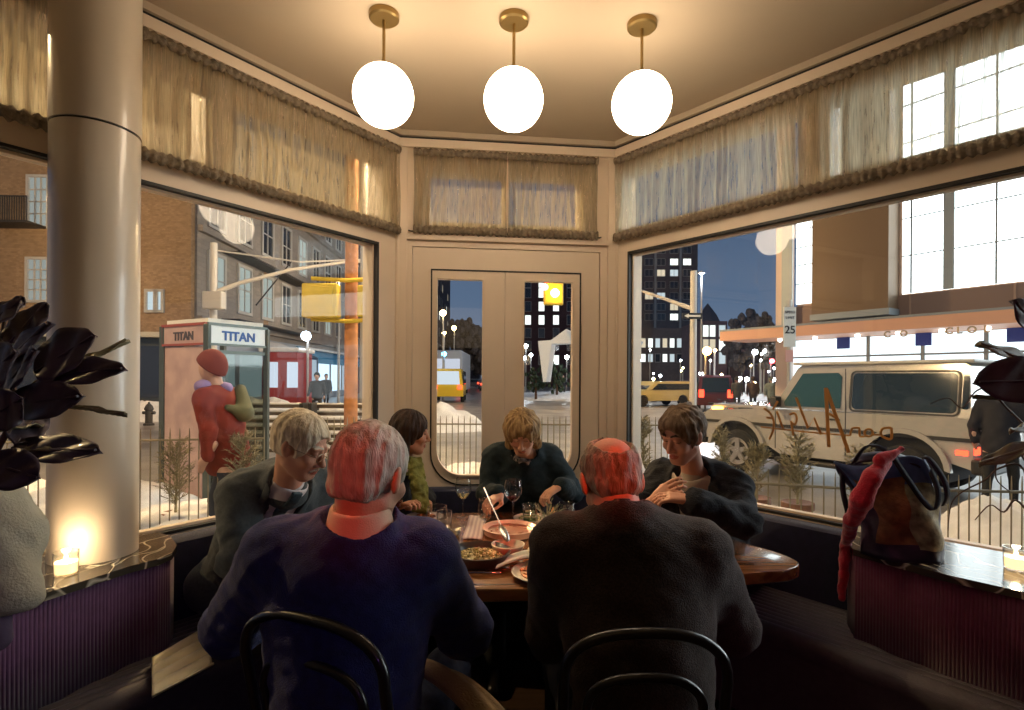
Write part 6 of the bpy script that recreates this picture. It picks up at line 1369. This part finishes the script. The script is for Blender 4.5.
# big lit store on the right
tanp = mat('tan_stone_panel', (.42, .27, .19), .7, var=.08, vscale=2); nS = V((.835, .55)); A_ = V((20.04, 13.2)); dSt = V((-.55, .835))
meshp = mat('brown_ribbed_metal_screen', (.19, .125, .075), .5, .3, bump=.4, bscale=20, stretch=(.3, .3, 8))
FS_ = Facade('department_store', A_-dSt.normalized()*16, dSt, 16+13.2, 16, 10, tanp, 'large brightly lit department store across the street, right window')
glow = emis('bright_store_window', (.88, .97, 1), 4.5); glow2 = emis('ground_floor_store_window', (.80, .92, 1), 1.9); mull = mat('grey_mullion', (.30, .33, .34), .5, .2)
def srect(px0, py0, px1, py1, nm, m, n0=0, n1=.05):
    a, z1 = FS_.at(px0, py0); b_, z0 = FS_.at(px1, py1); FS_.box(nm, min(a, b_), max(a, b_), min(z0, z1), max(z0, z1), n0, n1, m)
z_sill = FS_.at(905, 294)[1]; z_hd = FS_.at(905, 196)[1]; s_a = FS_.at(903, 250)[0]; s_b = FS_.at(823, 250)[0]; s_c = FS_.at(797, 250)[0]; 
FS_.box('upper_glazing', .2, s_a, z_sill, 15.5, 0, .05, glow); FS_.box('upper_glazing', s_b+.05, s_c, FS_.at(810, 303)[1], FS_.at(810, 214)[1], 0, .05, glow)
zz = np.linspace(z_sill, z_sill+7.2, 6)
for z in zz[1:]: FS_.box('mullion', .2, s_a, z-.022, z+.022, .05, .07, mull)
s_m = FS_.at(950, 250)[0]; s_n = FS_.at(997, 250)[0]; gp = (s_m-s_n)
FS_.box('mullion', s_m-.16, s_m+.16, z_sill, 15.5, .05, .14, mull)
for s_ in (s_n, s_n-gp, s_n-2*gp, s_n-3*gp, s_m+gp*.9): 
    if 0 < s_ < s_a: FS_.box('mullion', s_-.03, s_+.03, z_sill, 15.5, .05, .08, mull)
for py in (228, 246, 264, 283): z_ = FS_.at(810, py)[1]; FS_.box('mullion', s_b, s_c, z_-.025, z_+.025, .05, .08, mull)
s0_ = FS_.at(823, 250)[0]; s1_ = FS_.at(899, 250)[0]; zb = FS_.at(860, 313)[1]; FS_.box('metal_screen', min(s0_, s1_), max(s0_, s1_), zb, 15, .05, .9, meshp); FS_.box('screen_base', min(s0_, s1_)-.05, max(s0_, s1_)+.05, zb-.25, zb, .0, .95, mull)
zsp = FS_.at(905, 322)[1]; FS_.box('spandrel', .1, s_c+.6, zsp, z_sill-.05, 0, .06, mat('brown_spandrel_panel', (.26, .17, .13), .7))
for k in range(9): FS_.box('panel_joint', .8+k*3.0, .86+k*3.0, zsp, z_sill-.05, .06, .09, tanp)
zc = FS_.at(905, 331)[1]; s_k = FS_.at(748, 345)[0]
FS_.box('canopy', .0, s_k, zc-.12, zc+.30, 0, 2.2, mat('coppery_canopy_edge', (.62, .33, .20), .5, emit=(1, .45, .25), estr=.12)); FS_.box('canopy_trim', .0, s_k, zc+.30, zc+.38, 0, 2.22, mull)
FS_.box('shopfront_glazing', .2, s_c+.4, GZ+.5, zc-.15, 0, .05, glow2)
for k in range(15): FS_.box('shopfront_mullion', .3+k*1.85, .42+k*1.85, GZ, zc-.12, .05, .12, mull)
FS_.box('shopfront_mullion', .2, s_c+.4, 2.4, 2.47, .05, .12, mull)
FS_.box('stone_pier', s_c+.12, s_c+.80, GZ, FS_.at(790, 216)[1]+6, 0, .3, mat('pale_lit_stone', (.62, .48, .40), .7)); FS_.box('dark_pilaster', s_c+.02, s_c+.5, zc+.5, 12, .3, .36, mull)
mb = MB()
for ch, px in (('C', 974), ('L', 984), ('O', 996), ('C', 914), ('O', 930), ('L', 1010)): s_ = FS_.at(px, 335)[0]; text_mesh(mb, ch, FS_.M @ Matrix.Translation((s_, 2.24, zc-.36)), -.0+.30, .02, mirror=True, bold=.01)
mb.build('canopy_lettering', mat('dull_brass_letters', (.45, .32, .2), .4, .5), FS_.t)
for px in (795, 830, 872, 912, 955, 1000): s_ = FS_.at(px, 335)[0]; mb = MB(); mb.ell(FS_.M @ V((s_, 1.2, zc-.16)), .09, seg=10, ring=6); mb.build('downlight', emis('canopy_downlight', (1, .97, .9), 14), FS_.t)
for px in (845, 925, 1018): s_ = FS_.at(px, 346)[0]; mb = MB(); mb.box((s_-.25, .12, 2.75), (s_+.25, .16, 3.25), FS_.M); mb.build('hanging_sign', mat('blue_shop_sign', (.03, .06, .35), .5), FS_.t)

# --- poles, signs, signals
galv = mat('galvanised_steel', (.45, .43, .40), .5, .3); whp = mat('pale_painted_pole', (.62, .57, .50), .5)
def pole(px, Y, ztop, r, m, label, name='street_pole', cat='pole', arm=None, ba=None):
    x = P(px, 380, Y).x; t = thing(name, (x, Y, GZ), label, cat); mb = MB(); mb.tube([(x, Y, GZ), (x, Y, ztop)], [r*1.15, r], 12); mb.build('pole', m, t, True)
    if arm: mb = MB(); mb.tube(arm, [r*.75-(r*.35)*i/(len(arm)-1) for i in range(len(arm))], 10); mb.build('mast_arm', m, t, True)
    return t, x
t, x = pole(213, 14, P(213, 243, 14).z, .085, whp, 'pale traffic pole with a long curved mast arm over the phone booth', 'traffic_pole', 'traffic pole', [P(213, 293, 14), P(240, 283, 14.2), P(290, 270, 14.5), P(345, 262, 15), P(395, 260, 15.5)])
mb = MB(); q = P(213, 296, 13.9); mb.rbox((q.x-.18, 13.7, q.z-.35), (q.x+.32, 13.95, q.z+.1), .03); mb.build('clamp_box', whp, t)
mb = MB(); mb.tube([P(213, 250, 14), P(300, 262, 14.5), P(395, 258, 15.5)], .022, 6); mb.tube([P(395, 248, 15), P(400, 262, 15)], .02, 6); mb.build('tie_rod', whp, t)
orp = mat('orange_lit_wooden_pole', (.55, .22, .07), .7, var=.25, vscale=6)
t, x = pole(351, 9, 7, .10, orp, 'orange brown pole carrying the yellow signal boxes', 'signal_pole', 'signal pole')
ysig = mat('yellow_signal_housing', (.66, .47, .05), .5, var=.08, emit=(.7, .45, .05), estr=.06)
for (p0, p1, yt, yb, Y) in ((304, 339, 284, 318, 8.7), (359, 384, 286, 318, 8.8)):
    a, b_ = P(p0, yt, Y), P(p1, yb, Y); mb = MB(); mb.rbox((a.x, Y-.12, b_.z), (b_.x, Y+.12, a.z), .03, None, 3); so = mb.build('signal_housing', ysig, t, True)
    mb = MB(); mb.rbox((a.x+.06, Y-.14, b_.z+.06), (b_.x-.06, Y-.11, a.z-.06), .015); mb.build('back_cover', ysig, so, True)
for py in (280, 320): mb = MB(); a, b_ = P(315, py, 9), P(380, py+1, 9); mb.tube([(a.x, 8.85, a.z), (x, 8.8, a.z-.04), (b_.x, 8.85, a.z)], .035, 8); mb.build('signal_bracket', ysig, t, True)
t, x = pole(364, 10, 7.2, .075, galv, 'grey steel pole just right of the orange pole')
t, x = pole(374, 16, 4.4, .04, whp, 'thin pole with a small red and white sign, left window edge', 'sign_pole', 'sign pole'); mb = MB(); q = P(372, 343, 15.9); mb.rbox((q.x-.16, 15.85, q.z-.16), (q.x+.16, 15.9, q.z+.16), .01); mb.build('sign_panel', mat('red_white_sign', (.6, .2, .18), .5), t)
t, x = pole(693, 12, P(693, 271, 12).z, .07, whp, 'pale traffic pole with mast arm and one way sign, right window', 'traffic_pole', 'traffic pole', [P(693, 309, 12), P(665, 299, 13), P(625, 285, 15)])
a, b_ = P(682, 313, 11.8), P(702, 319, 11.8); mb = MB(); mb.rbox((a.x, 11.78, b_.z), (b_.x, 11.82, a.z), .008); sp_ = mb.build('one_way_sign', mat('black_sign_face', (.03, .03, .03), .5), t)
mb = MB(); zc_ = (a.z+b_.z)/2; X0, X1 = a.x+.04, b_.x-.04; mb.prism([(X0, zc_), (X0+.10, zc_+.05), (X0+.10, zc_+.022), (X1, zc_+.022), (X1, zc_-.022), (X0+.10, zc_-.022), (X0+.10, zc_-.05)], 0, .006, Matrix(((1, 0, 0, 0), (0, 0, -1, 11.778), (0, 1, 0, 0), (0, 0, 0, 1)))); ar = mb.build('arrow', mat('white_arrow', (.8, .78, .7), .5), sp_)
mb = MB(); mb.tube([P(702, 271, 12), P(693, 276, 12)], .02, 6); mb.build('finial', galv, t)
t, x = pole(789, 12.6, P(788, 300, 12.6).z, .045, galv, 'thin steel pole carrying the white 25 speed limit sign', 'sign_pole', 'sign pole')
a, b_ = P(783.5, 307, 12.4), P(795.5, 347, 12.4); mb = MB(); mb.rbox((a.x, 12.38, b_.z), (b_.x, 12.41, a.z), .005); sp_ = mb.build('speed_limit_sign', mat('white_reflective_sign', (.68, .72, .70), .5), t)
TM = lambda z: Matrix(((1, 0, 0, (a.x+b_.x)/2), (0, -1, 0, 12.374), (0, 0, 1, z), (0, 0, 0, 1))); ink = mat('black_sign_ink', (.02, .02, .02), .6)
hh = a.z-b_.z; mb = MB(); text_mesh(mb, '25', TM(b_.z+hh*.34), .25, .002, bold=.003)
for tx, f_ in (('SPEED', .84), ('LIMIT', .70)): text_mesh(mb, tx, TM(b_.z+hh*f_), .085, .002)
mb.build('sign_lettering', ink, sp_)
a2, b2 = P(785, 350, 12.4), P(793, 362, 12.4); mb = MB(); mb.rbox((a2.x, 12.38, b2.z), (b2.x, 12.41, a2.z), .005); mb.build('small_parking_sign', mat('pinkish_sign', (.6, .35, .32), .5), t)
# traffic lights (lit)
def glowlamp(px, py, Y, r, m, label, name='street_lamp', cat='street lamp', group=None, housing=None, pole_=True):
    c_ = P(px, py, Y); t = thing(name, (c_.x, Y, GZ), label, cat, group); mb = MB(); mb.ell(c_, r, seg=12, ring=8); mb.build('lamp_globe', m, t, True)
    if pole_: mb = MB(); mb.tube([(c_.x, Y+r, GZ), (c_.x, Y+r, c_.z)], .06, 6); mb.build('lamp_post', galv, t)
    return t
sod = emis('sodium_lamp', (1, .70, .30), 60); wht = emis('white_lamp', (.85, .92, 1), 45); blu = emis('blue_lamp', (.1, .5, 1), 25); redl = emis('red_signal', (1, .04, .05), 40); yll = emis('amber_signal', (1, .65, .08), 45)
t = thing('traffic_light', P(553, 290, 16), 'yellow traffic light glowing above the arch in the right door pane', 'traffic light'); c_ = P(553, 291, 16); mb = MB(); mb.rbox((c_.x-.28, 15.9, c_.z-.42), (c_.x+.30, 16.1, c_.z+.45), .04); mb.build('signal_housing', ysig, t)
for px, py, m_, r in ((555, 293, yll, .13), (545, 287, redl, .10)): mb = MB(); mb.ell(P(px, py, 15.85), r, seg=16, ring=10); mb.build('signal_lens', m_, t, True)
mb = MB(); mb.tube([P(553, 268, 16.1), P(553, 284, 16.1)], .03, 6); mb.tube([P(553, 268, 16.1), P(620, 262, 16.1)], .04, 6); q = P(620, 262, 16.1); mb.tube([(q.x, 16.1, GZ), (q.x, 16.1, q.z)], .08, 8); mb.build('mast', galv, t)
for px, py, Y, r, m, l in ((443, 313, 40, .22, sod, 'brightest warm street lamp, high in the left door pane'), (454, 328, 60, .24, sod, 'warm street lamp second along the avenue'), (444, 333, 55, .18, sod, 'warm street lamp left of the blue sign light'), (467, 344, 85, .26, sod, 'warm street lamp above the far end of the avenue'), (470, 352, 100, .26, sod, 'smallest warm street lamp, above the distant cars'), (444, 354, 45, .20, blu, 'blue light beside the white bus'),
                           (526, 346, 60, .22, wht, 'white lamp at the left of the door pane with the arch'), (524, 358, 60, .20, wht, 'lower white lamp left of the arch leg'), (531, 355, 62, .20, wht, 'white lamp touching the arch leg'), (567, 357, 60, .22, wht, 'white lamp seen through the arch opening'), (707, 351, 30, .24, emis('orange_signal_glow', (1, .45, .08), 50), 'bright orange light right of the one way sign'), (755, 352, 50, .24, wht, 'white street lamp over the three pedestrians'), (778, 330, 40, .18, wht, 'white lamp at the tip of the store canopy'), (772, 361, 45, .20, redl, 'red traffic light left of the speed limit sign'), (306, 336, 27.5, .24, emis('cool_shop_lamp', (.65, .8, 1), 30), 'cool lamp glowing above the red kiosk')): glowlamp(px, py, Y, r, m, l)
rr = random.Random(5)
for i in range(26): px = rr.uniform(632, 776); py = rr.uniform(350, 384); glowlamp(px, py, rr.uniform(45, 75), rr.uniform(.10, .19), wht if rr.random() < .7 else sod, 'small lamp glowing in the busy distant crossing', 'distant_lamp', 'lamp', 'tiny lamps at the distant crossing', pole_=True)
# arch sculpture
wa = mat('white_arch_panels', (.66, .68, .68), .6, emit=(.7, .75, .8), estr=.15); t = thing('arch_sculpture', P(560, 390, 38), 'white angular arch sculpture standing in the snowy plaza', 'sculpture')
def slab(pts, nm, Y=38, th=1.2):
    mb = MB(); q = [P(a, b_, Y) for a, b_ in pts]; n = len(q); vs = [(p.x, Y, p.z) for p in q]+[(p.x*1.0+.4, Y+th, p.z) for p in q]; mb.arr(vs, [tuple(range(n)), tuple(range(n, 2*n))[::-1]]+[(i, n+i, n+(i+1) % n, (i+1) % n) for i in range(n)]); mb.build(nm, wa, t)
slab([(538, 341), (552, 340), (546, 382), (543, 382)], 'arch_leg'); slab([(551, 340), (566, 329), (574, 336), (570, 343), (552, 344)], 'arch_beam'); slab([(566, 329), (576, 334), (586, 380), (582, 382), (572, 345)], 'arch_leg'); slab([(625, 338), (642, 341), (630, 358), (625, 360)], 'arch_wing', 36)
# shrubs and trees by the plaza
bush = mat('dark_evergreen_foliage', (.03, .05, .03), .9, var=.4, vscale=5); bare = mat('bare_brown_crown', (.09, .07, .06), .9, var=.4, vscale=5)
def blob_tree(px, Y, w, h, z0, m, label, name='distant_tree', cat='tree', n=160):
    c_ = P(px, 380, Y); t = thing(name, (c_.x, Y, GZ), label, cat); rr = random.Random(px); mb = MB(); mb.tube([(c_.x, Y, GZ), (c_.x, Y, z0+h*.5)], [.12, .05], 6); mb.build('trunk', stemm, t)
    mb = MB()
    for i in range(n):
        a = rr.uniform(0, 2*pi); b_ = rr.uniform(-1, 1); q = rr.random()**.4; p = V((c_.x+w*q*math.cos(a)*math.sqrt(1-b_*b_), Y+w*q*math.sin(a)*math.sqrt(1-b_*b_), z0+h/2+h/2*b_*q)); mb.ell(p, (w*.14, w*.14, h*.07), seg=6, ring=4, amp=.5, fr=2)
    mb.build('crown', m, t)
blob_tree(536, 40, .9, 2.2, .2, bush, 'dark evergreen bush left of the arch leg', 'evergreen_bush', 'bush', 60); blob_tree(557, 42, 1.0, 2.6, .2, bush, 'dark evergreen bush beneath the arch beam', 'evergreen_bush', 'bush', 60)
for px, Y, l in ((487, 80, 'bare street tree at the right of the left door pane'), (476, 95, 'bare street tree before the slim tower'), (463, 70, 'bare street tree behind the yellow taxi van'), (750, 60, 'bare tree behind the three pedestrians')): blob_tree(px, Y, 3.0, 7, 2.0, bare, l)
# hydrant
hx = P(149, 400, 18); t = thing('fire_hydrant', (hx.x, 18, GZ), 'small dark fire hydrant in the snow left of the phone booth', 'hydrant'); mb = MB(); mb.lathe((hx.x, 18, GZ), [(.16, 0), (.16, .06), (.11, .08), (.11, .5), (.14, .52), (.14, .56), (.10, .66), (.03, .74), (.03, .78)], 14); mb.build('hydrant_body', mat('dark_hydrant_iron', (.05, .045, .04), .6), t, True)
mb = MB(); mb.tube([(hx.x-.2, 18, GZ+.42), (hx.x+.2, 18, GZ+.42)], .055, 8); mb.build('outlet_caps', MATS['dark_hydrant_iron'], t)
# snowy slatted benches behind the grey-suited man
for px, l in ((356, 'snow dusted slatted bench outside, left of the door wall'), (268, 'snow dusted slatted bench outside, behind the phone booth')):
    Y_ = 9.5; c_ = P(px, 400, Y_); t = thing('slatted_bench', (c_.x, Y_, GZ), l, 'bench'); mb = MB()
    for k in range(7): z = GZ+.32+k*.13; mb.rbox((c_.x-.75, Y_-.03, z), (c_.x+.75, Y_+.03, z+.06), .01)
    mb.build('slats', mat('dark_bench_slats', (.12, .09, .06), .6), t); mb = MB()
    for k in range(7): z = GZ+.38+k*.13; mb.rbox((c_.x-.75, Y_-.04, z), (c_.x+.75, Y_+.04, z+.03), .01)
    mb.build('snow_cover', snow, t, kind='stuff')
    for x in (-.7, .7): mb = MB(); mb.box((c_.x+x-.03, Y_-.3, GZ), (c_.x+x+.03, Y_+.06, GZ+1.2)); mb.build('bench_leg', trimb, t)
# --- gold lettering on the right window glass (seen from inside, reversed)
goldp = mat('gold_leaf_lettering', (.42, .19, .045), .45, .2)
def wp(X, Y): s_, z_ = PW(750+X/6.4, 380+Y/6.4, *(V((MR @ V((0, -.045, 0)))[:2]), DR)); return MR @ V((s_, -.045, z_))
t = thing('window_lettering', wp(500, 300), 'gold reversed restaurant lettering painted on the right window glass', 'lettering')
strokes = dict(letter_a=[([(485, 50), (495, 240), (505, 430)], 9), ([(490, 60), (560, 260), (632, 465)], 9), ([(505, 215), (550, 240)], 7)], letter_n=[([(455, 350), (410, 243), (372, 308), (295, 112)], 7)], letter_g=[([(252, 222), (285, 213), (299, 245), (287, 285), (262, 268)], 6), ([(262, 262), (278, 355)], 6)], letter_i=[([(170, 200), (212, 312)], 6), ], letter_e=[([(88, 180), (130, 215), (152, 270), (145, 330), (122, 380)], 6), ([(105, 240), (150, 245)], 6), ([(178, 135), (145, 190)], 6)],
  underline=[([(70, 300), (350, 332), (640, 356)], 4)], word_bar=[([(640, 356), (654, 312), (690, 306), (700, 312), (703, 358), (730, 362)], 5), ([(760+26*math.cos(a), 338+24*math.sin(a)) for a in np.linspace(0, 2*pi, 13)], 5), ([(730, 362), (740, 355)], 5), ([(905, 305), (903, 375), (856, 366), (836, 342), (850, 312), (905, 305)], 6), ([(790, 350), (836, 352)], 4)])
for nm, ss in strokes.items():
    mb = MB()
    for pts, w_ in ss:
        q = [wp(*p) for p in pts]; q = catmull(q) if len(q) > 3 and nm != 'letter_n' else q; r = w_/6.4/540*2.45*1.3
        mb.tube(q, r, 8)
    # flatten onto the glass
    inv = MR.inverted(); vs = []
    for v in mb.v: l_ = inv @ V(v); l_.y = -.045+(l_.y+.045)*.12; vs.append(tuple(MR @ l_))
    mb.v = vs; mb.build(nm, goldp, t)

# --- light outside: street lamps and shop light
def lamp(x, y, z, e, c, label, size=.15):
    t = thing('street_lamp', (x, y, GZ), label, 'street lamp'); mb = MB(); mb.tube([(x, y, GZ), (x, y, z+.3)], [.09, .06], 8); mb.build('lamp_post', galv, t, True)
    mb = MB(); mb.ell((x, y, z+.32), (.22, .22, .09), seg=16, ring=8); mb.build('lamp_hood', galv, t, True); l = light('street_lamp_light', 'POINT', (x, y, z-.05), e, c, size); return t
SOD = (1, .68, .34)

def fill_lamp(M, s, z, e, label, d=.55):  # added lamps out of view, to backlight the curtains and brighten the snow
    c0 = M @ V((s, -.15, z)); c1 = M @ V((s, -d, z+.1)); t = thing('added_fill_lamp', (c0.x, c0.y, z), label, 'added lamp', 'added fill lamps on the outer wall')
    mb = MB(); mb.tube([c0, (c0+c1)/2+V((0, 0, .22)), c1+V((0, 0, .1))], .015, 8); mb.build('arm', trimb, t, True); mb = MB(); mb.lathe(c1, [(.15, -.02), (.12, .06), (.03, .11), (.0005, .12)], 24); mb.build('shade', trimb, t, True, solid=.004)
    light('added_fill_light', 'POINT', c1+V((0, 0, .0)), e, (1, .83, .57), .06)
for M_, s_, e_, l_ in ((ML, .9, 380, 'added unseen lamp outside above the left window, nearer the corner'), (ML, 2.6, 420, 'added unseen lamp outside above the left window, nearer the column'), (MF, LF/2, 400, 'added unseen lamp outside above the glazed double door'), (MR, .9, 170, 'added unseen lamp outside above the right window, nearer the corner'), (MR, 2.6, 230, 'added unseen lamp outside above the right window, nearer the tote bag')): fill_lamp(M_, s_, 3.35, e_, l_)
lamp(-6.6, 3.6, 5.2, 1500, SOD, 'sodium street lamp above the left window pavement')
lamp(-1.80, 9.5, 6.5, 3800, SOD, 'sodium street lamp between left window and door')
lamp(-17.6, 17, 7.5, 3000, (1, .66, .34), 'sodium street lamp lighting the tan brick building')
lamp(-10.6, 33, 7, 700, (1, .8, .6), 'white street lamp before the limestone building')
lamp(4.2, 26, 8, 6000, SOD, 'tall sodium street lamp over the crossing')
lamp(14, 40, 9, 8000, (.9, .93, 1), 'tall white street lamp over the snowy plaza')
light('store_spill', 'AREA', FS_.M @ V((12, 2.4, 3.0)), 900, (.85, .95, 1), 6, aim=(6, 8, 0))

light('bar_neon_red', 'SPOT', (-.55, -.9, 2.35), 75, (1, .07, .03), .05, spot=.20, aim=(-.34, 1.25, 1.22))
light('bar_neon_red', 'SPOT', (.75, -.7, 2.6), 190, (1, .07, .03), .05, spot=.17, aim=(.26, 1.46, 1.26))
light('rear_room_purple', 'SPOT', (.3, -1.0, 2.0), 6, (.45, .16, 1.0), .05, spot=.9, aim=(-1.5, 1.4, .35))
light('rear_room_violet', 'SPOT', (.2, -1.0, 2.0), 13, (.9, .10, .35), .05, spot=.9, aim=(1.7, 1.5, .45))
light('ceiling_fill_light', 'AREA', (0, -1.0, 2.2), 6, (1, .72, .44), 1.6, aim=(0, -.6, 3))  # added fill behind the camera to even out the ceiling, no fixture
